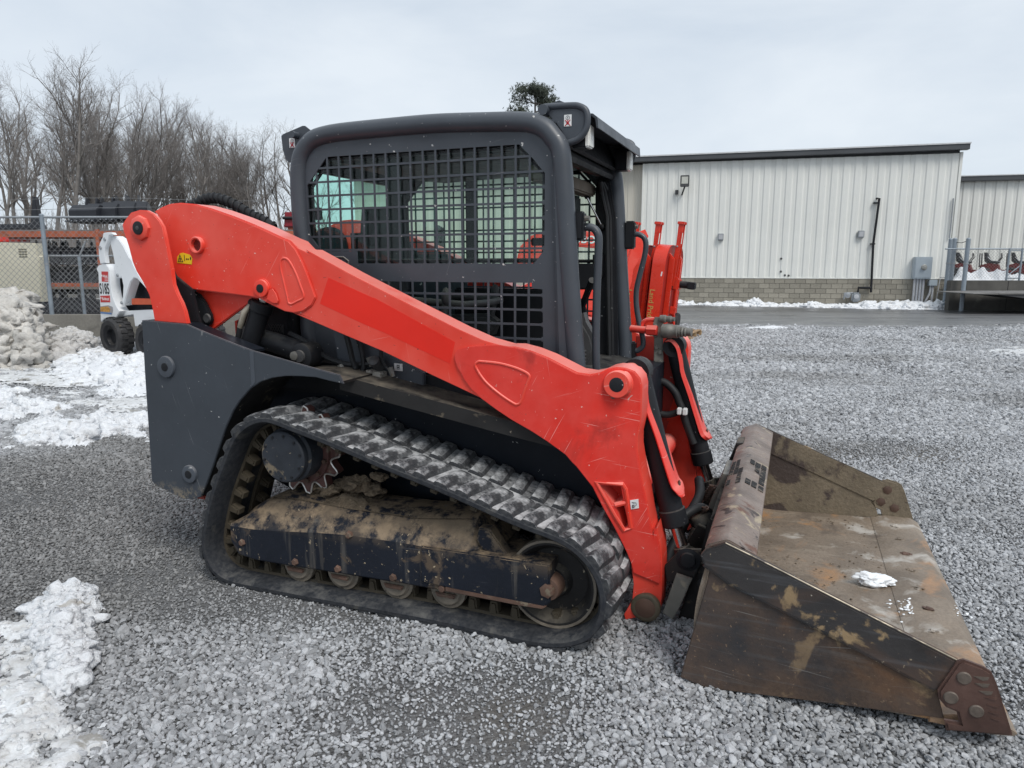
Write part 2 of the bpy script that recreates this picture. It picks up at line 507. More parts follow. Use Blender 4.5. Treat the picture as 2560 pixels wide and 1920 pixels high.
def mirrored(o, parent, seen=None):
    """The same part on the other side of the machine (y -> -y), with its sub-parts."""
    seen = {} if seen is None else seen
    if o.data.name not in seen:
        me = o.data.copy()
        me.transform(Matrix.Scale(-1, 4, (0, 1, 0)))
        me.flip_normals()
        seen[o.data.name] = me
    c = bpy.data.objects.new(o.name.split(".")[0], seen[o.data.name])
    COL.objects.link(c)
    c.parent = parent
    c.location = (o.location.x, -o.location.y, o.location.z)
    c.rotation_euler = (-o.rotation_euler.x, o.rotation_euler.y, -o.rotation_euler.z)
    for ch in o.children:
        mirrored(ch, c, seen)
    return c


def text_mesh(body, size, mat, depth=0.002, align="CENTER", bold=0.0, squeeze=1.0):
    """Lettering as a thin solid lying in the x-z plane, read from -y."""
    cu = bpy.data.curves.new("lettering", "FONT")
    cu.body = body
    cu.size = size
    cu.extrude = depth
    cu.offset = bold
    cu.align_x = align
    cu.align_y = "CENTER"
    cu.resolution_u = 3
    o = bpy.data.objects.new("lettering", cu)
    COL.objects.link(o)
    dg = bpy.context.evaluated_depsgraph_get()
    me = bpy.data.meshes.new_from_object(o.evaluated_get(dg))
    bpy.data.objects.remove(o)
    bpy.data.curves.remove(cu)
    me.transform(Matrix.Rotation(R(90), 4, "X") @ Matrix.Diagonal((squeeze, 1, 1, 1)))
    me.materials.clear()
    me.materials.append(mat)
    return me


def smooth_path(pts, n=6, closed=False):
    """Catmull-Rom through the points."""
    out = []
    N = len(pts)
    P = [Vector(p) for p in pts]
    for i in range(N if closed else N - 1):
        a = P[(i - 1) % N] if (closed or i > 0) else P[i]
        b, c = P[i], P[(i + 1) % N]
        d = P[(i + 2) % N] if (closed or i < N - 2) else c
        for k in range(n):
            t = k / n
            out.append(0.5 * ((2 * b) + (c - a) * t + (2 * a - 5 * b + 4 * c - d) * t * t + (3 * b - a - 3 * c + d) * t ** 3))
    if not closed:
        out.append(P[-1])
    return out


def ribbon(path, th):
    """Outline of a plate seen on edge: a 2-D polyline given a thickness to its left."""
    P = [Vector((p[0], p[1])) for p in path]
    off = []
    for i, p in enumerate(P):
        t = (P[min(i + 1, len(P) - 1)] - P[max(i - 1, 0)]).normalized()
        off.append(p + Vector((-t.y, t.x)) * th)
    return [tuple(p) for p in P] + [tuple(p) for p in reversed(off)]


def bbox(pts):
    xs, zs = [p[0] for p in pts], [p[1] for p in pts]
    return min(xs), max(xs), min(zs), max(zs)


def fbm(x, y, octaves=5, seed=0, lac=2.0, gain=0.5):
    """Value noise on numpy arrays, about -1..1."""
    tot = np.zeros_like(x, dtype=float)
    amp, nrm = 1.0, 0.0
    for o in range(octaves):
        xi, yi = np.floor(x).astype(np.int64), np.floor(y).astype(np.int64)
        xf, yf = x - xi, y - yi
        u, v = xf * xf * (3 - 2 * xf), yf * yf * (3 - 2 * yf)

        def h(a, b):
            q = (a * 374761393 + b * 668265263 + (seed + o) * 1442695041) & 0x7FFFFFFF
            q = ((q ^ (q >> 13)) * 1274126177) & 0x7FFFFFFF
            return ((q ^ (q >> 16)) & 0xFFFF) / 32767.5 - 1
        tot += amp * ((h(xi, yi) * (1 - u) + h(xi + 1, yi) * u) * (1 - v) + (h(xi, yi + 1) * (1 - u) + h(xi + 1, yi + 1) * u) * v)
        nrm += amp
        amp *= gain
        x, y = x * lac + 17.3, y * lac + 9.1
    return tot / nrm


# ================================================================== COMPACT TRACK LOADER
# metres in the machine's own frame: x forwards, y to its left, z up
L = thing("track_loader", "orange red compact track loader with dark grey cab and muddy bucket lowered on the gravel", "track loader",
          (-0.26, 3.805, 0), -R(21.5))
ARM_C, ARM_N, ARM_Y, ARM_K = (0.9527, 1.0833), (0.9609, -0.277), -0.77, 0.34


def arm_in(x, z):
    """The front of each loader arm bends inwards past a crease."""
    return ARM_K * max(0.0, (x - ARM_C[0]) * ARM_N[0] + (z - ARM_C[1]) * ARM_N[1])


def p3(p, y):
    return (p[0], y, p[1])


# ---------------------------------------------------------------- rubber tracks
trk = [(-0.507,0.835),(-0.359,0.798),(-0.206,0.762),(-0.043,0.717),(0.115,0.672),(0.343,0.614),(0.61,0.534),(0.703,0.507),(0.799,0.487),(0.882,0.465),(0.943,0.431),(0.992,0.384),(1.022,0.345),(1.047,0.283),(1.05,0.2),(1.034,0.13),(0.987,0.066),(0.933,0.03),(0.86,0.007),(0.774,-0.006),(0.596,-0.006),(0.346,-0.0),(0.253,-0.0),(-0.074,-0.006),(-0.428,-0.012),(-0.762,-0.015),(-0.841,-0.003),(-0.899,0.029),(-0.931,0.074),(-0.95,0.138),(-0.943,0.193),(-0.895,0.356),(-0.845,0.475),(-0.776,0.609),(-0.727,0.703),(-0.679,0.763),(-0.63,0.795),(-0.572,0.821)]
trk = [p for i, p in enumerate(trk) if i == 0 or math.dist(p, trk[i - 1]) > 0.02]
tp = smooth_path([(p[0], p[1], 0) for p in trk], 5, True)
# even resampling
NT = 144
acc = [0]
for i in range(len(tp)):
    acc.append(acc[-1] + (tp[(i + 1) % len(tp)] - tp[i]).length)
TL = acc[-1]


def track_at(s):
    s = s % TL
    import bisect
    i = max(0, bisect.bisect_right(acc, s) - 1)
    a, b = tp[i % len(tp)], tp[(i + 1) % len(tp)]
    f = (s - acc[i]) / max(1e-9, acc[i + 1] - acc[i])
    return a.lerp(b, f)


ring = [track_at(TL * i / NT) for i in range(NT)]
for _ in range(3):
    ring = [(ring[i - 1] + ring[i] * 2 + ring[(i + 1) % NT]) / 4 for i in range(NT)]
nor = []
for i in range(NT):
    t = (ring[(i + 1) % NT] - ring[i - 1]).normalized()
    nor.append(Vector((-t.y, t.x, 0)))      # outward for a path running over the top to the front


def belt(sections, name, mat, parent):
    """sections: list of (y, offset) closed profile swept round the loop."""
    b = bmesh.new()
    V = [[b.verts.new((ring[i].x + nor[i].x * o, y, ring[i].y + nor[i].y * o)) for y, o in sections] for i in range(NT)]
    m = len(sections)
    for i in range(NT):
        for k in range(m):
            b.faces.new((V[i][k], V[(i + 1) % NT][k], V[(i + 1) % NT][(k + 1) % m], V[i][(k + 1) % m]))
    mb = MB()
    mb._add(b)
    return mb.build(name, mat, parent, 35)


track = belt([(-0.975, 0.0), (-0.98, -0.006), (-0.98, -0.022), (-0.965, -0.032), (-0.90, -0.038), (-0.62, -0.038), (-0.545, -0.032), (-0.53, -0.022), (-0.53, -0.006), (-0.535, 0.0)],
             "rubber_track", rubber, L)
belt([(-0.968, 0.0012), (-0.955, 0.0024), (-0.555, 0.0024), (-0.542, 0.0012), (-0.542, -0.004), (-0.968, -0.004)], "tread_face", rubber_top, track)
belt([(-0.872, -0.036), (-0.868, -0.050), (-0.80, -0.052), (-0.795, -0.036)], "roller_path", rubber_in, track)
belt([(-0.715, -0.036), (-0.71, -0.052), (-0.64, -0.050), (-0.636, -0.036)], "roller_path", rubber_in, track)


def lug_mesh(y0, y1, skew, nm):
    b = bmesh.new()
    rows = []
    for y, s, hh in ((y0, 0, 0.020), (y0 + 0.03, 0.0, 0.027), ((y0 + y1) / 2, skew * 0.5, 0.027), (y1 - 0.025, skew, 0.027), (y1, skew, 0.017)):
        rows.append([b.verts.new(q) for q in ((s - 0.040, y, -0.004), (s - 0.029, y, hh), (s - 0.012, y, hh + 0.002), (s + 0.010, y, hh), (s + 0.020, y, hh * 0.9), (s + 0.036, y, -0.004))])
    for A, C in zip(rows, rows[1:]):
        for k in range(5):
            b.faces.new((A[k], A[k + 1], C[k + 1], C[k]))
    b.faces.new(rows[0])
    b.faces.new(rows[-1])
    mb = MB()
    mb._add(b)
    return mb.mesh(nm, rubber_top, 40)


NL = int(round(TL / 0.098))
lug_a, lug_b = lug_mesh(-0.978, -0.775, 0.022, "tread_lug"), lug_mesh(-0.745, -0.533, -0.022, "tread_lug")
drive_me = [MB().prism([(-0.024, -0.04), (0.024, -0.04), (0.015, -0.098), (-0.015, -0.098)], yy - 0.026, yy + 0.026, bev=0.008).mesh("drive_lug", rubber_in, 40) for yy in (-0.845, -0.665)]


def station(s):
    p = track_at(s)
    i = int(round(s % TL / TL * NT)) % NT
    q = ring[i]
    n = nor[i]
    t = Vector((n.y, -n.x, 0))
    q = q + t * (p - q).dot(t)
    return q, -math.atan2(t.y, t.x)


for k in range(NL):
    for me, ph in ((lug_a, 0.0), (lug_b, 0.5)):
        q, a = station((k + ph) * TL / NL)
        lo = put("tread_lug", me, track, loc=(q.x, 0, q.y), rot=(0, a + random.uniform(-0.03, 0.03), 0))
        lo.scale = (random.uniform(0.92, 1.06), 1, random.uniform(0.68, 0.96))
    q, a = station((k + 0.25) * TL / NL)
    for me in drive_me:
        put("drive_lug", me, track, loc=(q.x, 0, q.y), rot=(0, a, 0))

# ---------------------------------------------------------------- undercarriage frame, rollers, idler, sprocket
fr_low = [(-0.805,0.153),(-0.748,0.112),(-0.497,0.115),(-0.224,0.124),(0.067,0.131),(0.221,0.134),(0.354,0.133),(0.575,0.135),(0.489,0.137)]
fr_mid = [(-0.796,0.274),(-0.638,0.276),(-0.411,0.299),(-0.196,0.322),(0.016,0.327),(0.226,0.331),(0.388,0.321),(0.576,0.311),(0.491,0.312)]
fr_top = [(-0.834,0.285),(-0.625,0.414),(-0.434,0.419),(-0.163,0.41),(0.176,0.412),(0.452,0.448),(0.53,0.438),(0.48,0.322)]
mb = MB()
nfr = 9


def at_x(line, x):
    line = sorted(line)
    if x <= line[0][0]:
        return line[0][1]
    for a, b in zip(line, line[1:]):
        if a[0] <= x <= b[0] and b[0] > a[0]:
            return a[1] + (b[1] - a[1]) * (x - a[0]) / (b[0] - a[0])
    return line[-1][1]


xs = [-0.80, -0.76, -0.66, -0.55, -0.45, -0.30, -0.15, 0.0, 0.15, 0.30, 0.45, 0.56]
b = bmesh.new()
rows = []
for i, x in enumerate(xs):
    lo, mi, tpz = at_x(fr_low, x), at_x(fr_mid, x), at_x(fr_top, x)
    if i == 0:
        lo, tpz = 0.185, mi + 0.015
    if i == 1:
        lo, tpz = 0.125, mi + 0.05
    if i == 2:
        tpz = min(tpz, mi + 0.11)
    if i == len(xs) - 1:
        tpz = mi + 0.02
    rows.append([b.verts.new(q) for q in ((x, -0.62, lo), (x, -0.925, lo), (x, -0.932, lo + 0.008), (x, -0.932, mi - 0.008), (x, -0.925, mi + 0.004), (x, -0.84, tpz - 0.02), (x, -0.80, tpz), (x, -0.62, tpz))])
for A, C in zip(rows, rows[1:]):
    for k in range(8):
        b.faces.new((A[k], A[(k + 1) % 8], C[(k + 1) % 8], C[k]))
b.faces.new(rows[0])
b.faces.new(rows[-1])
mb._add(b)
frame = mb.build("track_frame", muddy, L, 30)
ext = [(0.237,0.326),(0.522,0.33),(0.808,0.333),(0.814,0.179),(0.784,0.145),(0.521,0.15),(0.233,0.165)]
MB().prism(ext, -0.945, -0.72, bev=0.006).build("tensioner_box", muddy, frame)
lip = [(0.353,0.162),(0.704,0.159),(0.797,0.158),(0.783,0.146),(0.692,0.143),(0.353,0.146)]
MB().prism(lip, -0.952, -0.90, bev=0.003).build("lower_flange", rustbrown, frame)
br = [(0.485,0.425),(0.534,0.426),(0.613,0.326),(0.564,0.318),(0.503,0.332),(0.475,0.37)]
MB().prism(br, -0.90, -0.84, bev=0.006).build("frame_bracket", muddy, frame)
for q in [(-0.428,0.144),(-0.193,0.149),(0.092,0.156),(0.331,0.147),(-0.127,0.319),(-0.732,0.193)]:
    MB().cyl((q[0], -0.945, q[1]), (q[0], -0.925, q[1]), 0.016, 0.019, 6, 0.003).build("frame_bolt", rustbrown, frame)
# mud heaped on top of the frame
xx = np.linspace(-0.64, 0.42, 130)
rows = []
for j in range(30):
    yv = -0.835 + 0.23 * j / 29
    row = []
    for x in xx:
        e = min(1, (x + 0.64) / 0.08, (0.42 - x) / 0.10) * min(1, j / 7, (29 - j) / 4) * (0.75 + 0.5 * mnoise.noise(Vector((x * 14, yv * 14, 7))))
        base = at_x(fr_top, float(x))
        base = min(base, at_x(fr_mid, float(x)) + 0.02 + 0.12 * max(0, (yv + 0.925)) / 0.085) if yv < -0.84 else base
        hgt = 0.002 + 0.016 * mnoise.fractal(Vector((x * 9, yv * 9, 0)), 1, 2, 4) + 0.010 * mnoise.fractal(Vector((x * 38, yv * 38, 3)), 0.7, 2, 4)
        if -0.52 < x < -0.12:
            hgt += 0.035 * math.exp(-((x + 0.24) / 0.12) ** 2) + 0.008
        row.append((float(x), yv, base - 0.012 + e * max(0.0, hgt)))
    rows.append(row)
MB().sheet(rows).build("mud_layer", mudmat, frame, 60)

for q in [(-0.448,0.107),(-0.202,0.111),(0.078,0.115),(0.333,0.12)] + [(-0.62, 0.115), (0.56, 0.125)][:1]:
    r = 0.083
    if q[0] < -0.6:
        continue
    o = MB().lathe([(0.02, 0), (r - 0.022, 0.0), (r - 0.012, 0.012), (r, 0.014), (r, 0.05), (r - 0.014, 0.055), (r - 0.02, 0.22), (r, 0.225), (r, 0.26), (0.02, 0.27)], (q[0], -0.90, q[1]), (0, 1, 0), 28).build("track_roller", rollersteel, L)
    MB().prism([(q[0] - 0.05, q[1] - 0.005), (q[0] + 0.05, q[1] - 0.005), (q[0] + 0.04, q[1] - 0.025), (q[0] - 0.04, q[1] - 0.025)], -0.915, -0.902, bev=0.004).build("roller_cap", rustbrown, o)
ic = (0.800, 0.225)
idl = MB().lathe([(0.03, 0.02), (0.06, 0.02), (0.075, 0.05), (0.135, 0.055), (0.150, 0.02), (0.166, 0.0), (0.186, 0.0), (0.186, 0.045), (0.172, 0.05), (0.165, 0.20), (0.186, 0.21), (0.186, 0.25), (0.05, 0.27)], (ic[0], -0.885, ic[1]), (0, 1, 0), 40).build("front_idler", blackmuddy, L)
MB().lathe([(0.176, -0.003), (0.1865, -0.003), (0.1865, 0.03), (0.176, 0.03), (0.176, -0.003)], (ic[0], -0.885, ic[1]), (0, 1, 0), 44, None, False).build("idler_rim", rollersteel, idl)
MB().lathe([(0.03, -0.05), (0.045, -0.05), (0.05, -0.035), (0.052, 0.03), (0.062, 0.03), (0.062, 0.08)], (ic[0], -0.885, ic[1]), (0, 1, 0), 24).build("idler_hub", rustbrown, idl)
MB().lathe([(0.022, -0.068), (0.030, -0.066), (0.030, -0.05)], (ic[0], -0.885, ic[1]), (0, 1, 0), 6).build("hub_bolt", rustbrown, idl)
# drive sprocket with roller-shaped gaps between its teeth
scx, scz = [(-0.46,0.641)][0]
scx, scz = scx - 0.0, scz
teeth = 13
prof = []
for k in range(teeth):
    a0 = 2 * math.pi * k / teeth
    w = 2 * math.pi / teeth
    prof += [(0.205, a0 - 0.07 * w), (0.210, a0 + 0.07 * w)]
    for j in range(7):
        t = j / 6
        prof.append((0.202 - 0.043 * math.sin(math.pi * t) ** 0.8, a0 + (0.14 + 0.72 * t) * w))
pr = [(scx + r * math.cos(a), scz + r * math.sin(a)) for r, a in prof]
spr = MB().prism(pr, -0.80, -0.745, bev=0.004).build("drive_sprocket", sprocketred, L)
MB().lathe([(0.10, -0.02), (0.155, -0.015), (0.158, 0.0)], (scx, -0.80, scz), (0, 1, 0), 40).build("sprocket_flange", sprocketred, spr)
MB().lathe([(0.112, 0.0), (0.118, 0.006), (0.118, 0.035), (0.128, 0.045), (0.128, 0.15)], (scx, -0.945, scz), (0, 1, 0), 40).build("final_drive_cover", pm("grimy_hub_paint", (0.030, 0.035, 0.044), 0.5, mott=(0.25, 8), spec=0.3, spots=((9, 0.60, 0.05, (0.17, 0.14, 0.10), 7, 0.5), (40, 0.68, 0.03, (0.22, 0.19, 0.14), 4))), spr)
for k in range(12):
    a = 2 * math.pi * (k + 0.5) / 12
    MB().cyl((scx + 0.142 * math.cos(a), -0.832, scz + 0.142 * math.sin(a)), (scx + 0.142 * math.cos(a), -0.814, scz + 0.142 * math.sin(a)), 0.011, 0.011, 6).build("flange_bolt", rustbrown, spr)
for k in range(10):
    a = 2 * math.pi * (k + 0.3) / 10
    MB().cyl((scx + 0.100 * math.cos(a), -0.949, scz + 0.100 * math.sin(a)), (scx + 0.100 * math.cos(a), -0.94, scz + 0.100 * math.sin(a)), 0.007, 0.007, 6).build("cover_bolt", black, spr)
MB().tube([(scx + (r + 0.001) * math.cos(a), -0.800, scz + (r + 0.001) * math.sin(a)) for r, a in prof], 0.0045, 6, True).build("worn_tooth_rim", wornsteel, spr)
# mud lumps round the sprocket
b = MB()
for k, (x, z, r) in enumerate(((-0.27, 0.475, 0.045), (-0.20, 0.49, 0.05), (-0.33, 0.455, 0.04), (-0.13, 0.465, 0.04), (-0.42, 0.455, 0.035), (-0.06, 0.55, 0.03))):
    b.ball((x, -0.72 - 0.03 * (k % 3), z), r, 3, (1.3, 1, 0.7), 0.6, k)
b.build("mud_clump", mudmat, frame, 60)

# ---------------------------------------------------------------- chassis
chs = MB().prism([(-0.62, 0.26), (0.99, 0.26), (0.99, 0.965), (-1.02, 0.965), (-1.02, 0.42)], -0.515, 0.515, bev=0.01).build("chassis", navy, L)
pl = [(0.576,0.885),(0.813,0.73),(0.876,0.6),(0.863,0.438),(0.83,0.422)]
rz0 = [(-0.238,1.007)][0]
rz1 = [(0.54,0.859)][0]
rz2 = (0.90, rz1[1] + (0.90 - rz1[0]) * (rz1[1] - rz0[1]) / (rz1[0] - rz0[0]))
b = bmesh.new()
rows = [[b.verts.new((p[0], yo, p[1])), b.verts.new((p[0], -0.52, p[1])), b.verts.new((p[0], -0.52, p[1] - 0.07)), b.verts.new((p[0], yo, p[1] - 0.065))] for p, yo in ((rz0, -0.80), (rz1, -0.755), (rz2, -0.72))]
for A, C in zip(rows, rows[1:]):
    for k in range(4):
        b.faces.new((A[k], A[(k + 1) % 4], C[(k + 1) % 4], C[k]))
b.faces.new(rows[0])
b.faces.new(rows[-1])
mb = MB()
mb._add(b)
mb.build("fender_rail", blackmuddy, L)

# slate side plate with wheel-arch edge
plate = [(-1.292,1.231),(-1.147,1.225),(-1.009,1.22),(-0.924,1.193),(-0.714,1.134),(-0.637,1.114),(-0.427,1.074),(-0.242,1.04),(-0.168,1.027),(-0.149,0.99),(-0.224,0.999),(-0.291,1.01),(-0.381,1.01),(-0.453,1.006),(-0.525,0.994),(-0.593,0.972),(-0.655,0.936),(-0.72,0.876),(-0.763,0.824),(-0.816,0.738),(-0.864,0.639),(-0.913,0.537),(-0.963,0.44),(-1.002,0.376),(-1.045,0.359),(-1.113,0.352),(-1.212,0.377),(-1.297,0.401),(-1.319,0.419),(-1.311,0.663),(-1.303,0.959)]
sp = MB().prism(plate, -0.902, -0.888, bev=0.003).build("side_plate", grey_mud, L)
arch = [(-0.156,0.988),(-0.231,0.997),(-0.299,1.008),(-0.389,1.008),(-0.461,1.004),(-0.534,0.992),(-0.601,0.97),(-0.664,0.934),(-0.729,0.874),(-0.772,0.821),(-0.826,0.735),(-0.874,0.635),(-0.923,0.534),(-0.973,0.436),(-1.012,0.372)]
MB().prism(ribbon(arch, -0.012), -0.888, -0.62).build("arch_lip", blackmuddy, sp)
topedge = [(-1.304,1.23),(-1.158,1.224),(-1.019,1.219),(-0.935,1.192),(-0.723,1.133),(-0.646,1.112)]
MB().prism(ribbon(topedge, -0.012), -0.888, -0.80).build("top_flange", navy, sp)
MB().prism(ribbon([(-1.28,1.231),(-1.303,0.959),(-1.311,0.663),(-1.319,0.419)], 0.012), -0.888, -0.70).build("rear_flange", navy, sp)
for q, r in zip([(-1.152,1.011),(-1.056,0.487)], (0.053, 0.045)):
    c = MB().lathe([(r - 0.012, -0.012), (r - 0.003, -0.010), (r, -0.004), (r, 0.01)], (q[0], -0.905, q[1]), (0, 1, 0), 36).build("round_cover", grey, sp)
    MB().lathe([(0.010, -0.004), (0.020, -0.003), (0.022, 0.004)], (q[0], -0.916, q[1]), (0, 1, 0), 16).build("cover_screw", black, sp)
MB().prism([(-0.644,1.112),(-0.623,1.109),(-0.623,0.969),(-0.647,0.943)], -0.9035, -0.9015).build("weld_seam", grey, sp)
MB().box(-1.10, -1.04, -0.84, -0.80, 0.335, 0.36, 0.006).build("rear_reflector", pm("red_reflector", (0.35, 0.05, 0.03), 0.4), L)

# engine compartment behind the arm
eng = [(-1.606,1.243),(-1.283,1.168),(-1.179,1.148),(-1.031,1.257),(-0.665,1.355),(-0.429,1.183),(0.06,0.982),(0.264,0.893),(0.513,0.801)]
MB().prism([(-1.06, 0.86), (-1.04, 1.20), (-0.90, 1.42), (-0.71, 1.42), (-0.67, 1.02), (0.72, 1.00), (0.98, 0.95), (0.98, 0.86)], -0.56, 0.56, bev=0.02).build("engine_housing", black, L)
MB().prism([(-1.12, 0.55), (-1.12, 1.20), (-0.98, 1.25), (-0.90, 1.25), (-0.90, 0.55)], -0.50, 0.50, bev=0.03).build("rear_door", red, L)
pan = [(-0.414,1.192),(-0.352,1.179),(0.074,1.004),(0.073,0.937),(-0.384,0.985)]
pz = MB().prism(pan, -0.592, -0.562, bev=0.004).build("lower_body_panel", grey, L)
st = [(-0.077,1.044),(-0.032,1.043),(-0.032,1.008),(-0.077,1.009)]
s0 = MB().prism(st, -0.5965, -0.593, bev=0.001).build("hydraulic_label", white_plastic, pz)
x0, x1, z0, z1 = bbox(st)
cx, cz = (x0 + x1) / 2, (z0 + z1) / 2
b = MB()
b.prism([(cx - 0.007, cz - 0.010), (cx + 0.007, cz - 0.010), (cx + 0.007, cz + 0.009), (cx - 0.007, cz + 0.009)], -0.5975, -0.5962, holes=[[(cx - 0.005, cz - 0.008), (cx + 0.005, cz - 0.008), (cx + 0.005, cz + 0.006), (cx - 0.005, cz + 0.006)]])
b.lathe([(0.0028, 0), (0.0038, 0), (0.0038, 0.001)], (cx, -0.5975, cz - 0.001), (0, 1, 0), 12)
b.box(cx - 0.006, cx - 0.003, -0.5975, -0.5962, cz + 0.009, cz + 0.012).box(cx + 0.003, cx + 0.006, -0.5975, -0.5962, cz + 0.009, cz + 0.012)
b.build("label_print", ink, pz)
# vent grille and dark duct behind the lift cylinder
ven = [(-0.815,1.198),(-0.726,1.201),(-0.729,1.158),(-0.818,1.155)]
x0, x1, z0, z1 = bbox(ven)
b = MB()
for i in range(7):
    t = i / 6
    b.tube([(x0 + (x1 - x0) * t, -0.566, z0), (min(x1, x0 + (x1 - x0) * t + 0.03), -0.566, z1)], 0.0016, 4)
    b.tube([(x0 + (x1 - x0) * t, -0.565, z1), (min(x1, x0 + (x1 - x0) * t + 0.03), -0.565, z0)], 0.0016, 4)
b.build("vent_grille", plastic, L)
# pump and valve block beside the panel
q = [(-0.148,1.034),(-0.11,1.005),(-0.193,0.958),(-0.112,0.963),(-0.192,1.013)]
b = MB().prism([q[4], q[1], q[3], q[2]], -0.66, -0.60, bev=0.004)
blk = b.build("valve_block", pm("pale_valve_block", (0.36, 0.34, 0.30), 0.5, 0.3, mott=(0.2, 20)), L)
MB().lathe([(0.018, -0.05), (0.026, -0.045), (0.028, 0.02)], (q[0][0], -0.62, q[0][1]), (0, 0.8, -0.6), 20).build("valve_cap", plastic, blk)
for u in [(-0.156,0.984),(-0.109,0.979),(-0.157,1.009),(-0.096,1.005)]:
    MB().cyl((u[0], -0.668, u[1]), (u[0], -0.66, u[1]), 0.006, 0.006, 6).build("valve_bolt", plated, blk)
q = [(-0.27,1.009),(-0.272,0.974)]
b = MB()
b.cyl((q[0][0], -0.66, q[0][1]), (q[1][0], -0.66, q[1][1]), 0.008, 0.008, 10).ball((q[1][0], -0.66, q[1][1]), 0.014, 1)
b.build("hose_fitting", plated, L)
MB().tube(smooth_path([p3(u, -0.65) for u in [(-0.25,1.014),(-0.269,1.062),(-0.281,1.117),(-0.3,1.183)]], 5), 0.013, 8).build("hydraulic_hose", hosemat, L)
# black cross link with round pin end
q = [(-0.504,1.072),(-0.738,1.122),(-0.912,1.147)]
b = MB().tube([(q[0][0], -0.66, q[0][1]), (q[1][0], -0.64, q[1][1]), (q[2][0], -0.62, q[2][1])], 0.05, 14)
b.lathe([(0.05, 0.0), (0.06, 0.006), (0.062, 0.10)], (q[0][0], -0.73, q[0][1]), (0, 1, 0), 28)
lk = b.build("rear_link", black, L)
MB().lathe([(0.008, -0.012), (0.028, -0.010), (0.030, 0.0)], (q[0][0], -0.73, q[0][1]), (0, 1, 0), 20).build("link_pin", plastic, lk)
u = [(-0.529,1.074)][0]
MB().lathe([(0.012, -0.012), (0.021, -0.010), (0.021, 0.012)], (u[0], -0.735, u[1]), (0, 1, 0), 14).build("grease_cap", plated, lk)

# hoses and fittings crowded behind the lift cylinder
for pts_, r_ in (([(-0.66, -0.60, 1.16), (-0.55, -0.63, 1.13), (-0.42, -0.64, 1.06), (-0.30, -0.63, 1.03), (-0.18, -0.62, 1.04)], 0.014),
                 ([(-0.70, -0.60, 1.10), (-0.58, -0.64, 1.03), (-0.45, -0.66, 0.99), (-0.33, -0.64, 1.00)], 0.012),
                 ([(-0.30, -0.59, 1.22), (-0.24, -0.62, 1.12), (-0.22, -0.63, 1.02), (-0.26, -0.64, 0.98)], 0.013),
                 ([(-0.14, -0.60, 1.16), (-0.12, -0.63, 1.06), (-0.06, -0.64, 1.00)], 0.010)):
    h_ = MB().tube(smooth_path(pts_, 5), r_, 8).build("hydraulic_hose", hosemat, L)
    e_ = Vector(pts_[-1])
    MB().cyl(e_ - Vector((0.012, 0, -0.03)), e_ + Vector((0.004, 0, -0.012)), r_ * 1.35, r_ * 1.2, 6).build("hose_ferrule", plated, h_)
# ---------------------------------------------------------------- tower, links, loader arm (right side, then mirrored)
SIDE = []
tow = [(-1.415,1.662),(-1.418,1.688),(-1.394,1.713),(-1.355,1.743),(-1.297,1.754),(-1.249,1.751),(-1.209,1.734),(-1.178,1.704),(-1.158,1.673),(-1.147,1.618),(-1.135,1.542),(-1.122,1.471),(-1.118,1.404),(-1.099,1.358),(-1.076,1.318),(-1.06,1.277),(-1.047,1.214),(-1.26,1.221),(-1.267,1.282),(-1.281,1.35),(-1.316,1.413),(-1.353,1.465),(-1.372,1.512),(-1.389,1.585)]
tw = MB().prism(tow, -0.857, -0.835, bev=0.004).build("tower", red, L)
SIDE.append(tw)
inner = [(p[0] + 0.005, p[1] - 0.01) for p in tow]
MB().prism(inner, -0.64, -0.615, bev=0.004).build("tower_inner_plate", navy, tw)
q = [(-1.295,1.669)][0]
MB().lathe([(0.052, -0.014), (0.058, -0.010), (0.060, 0.004)], (q[0], -0.860, q[1]), (0, 1, 0), 8).build("pivot_boss", red, tw)
MB().lathe([(0.022, -0.006), (0.0315, -0.004), (0.032, 0.0)], (q[0], -0.874, q[1]), (0, 1, 0), 24).build("pivot_pin", black, tw)
MB().lathe([(0.004, -0.001), (0.010, 0.0), (0.011, 0.003)], (q[0], -0.881, q[1]), (0, 1, 0), 12).build("pin_screw", plastic, tw)

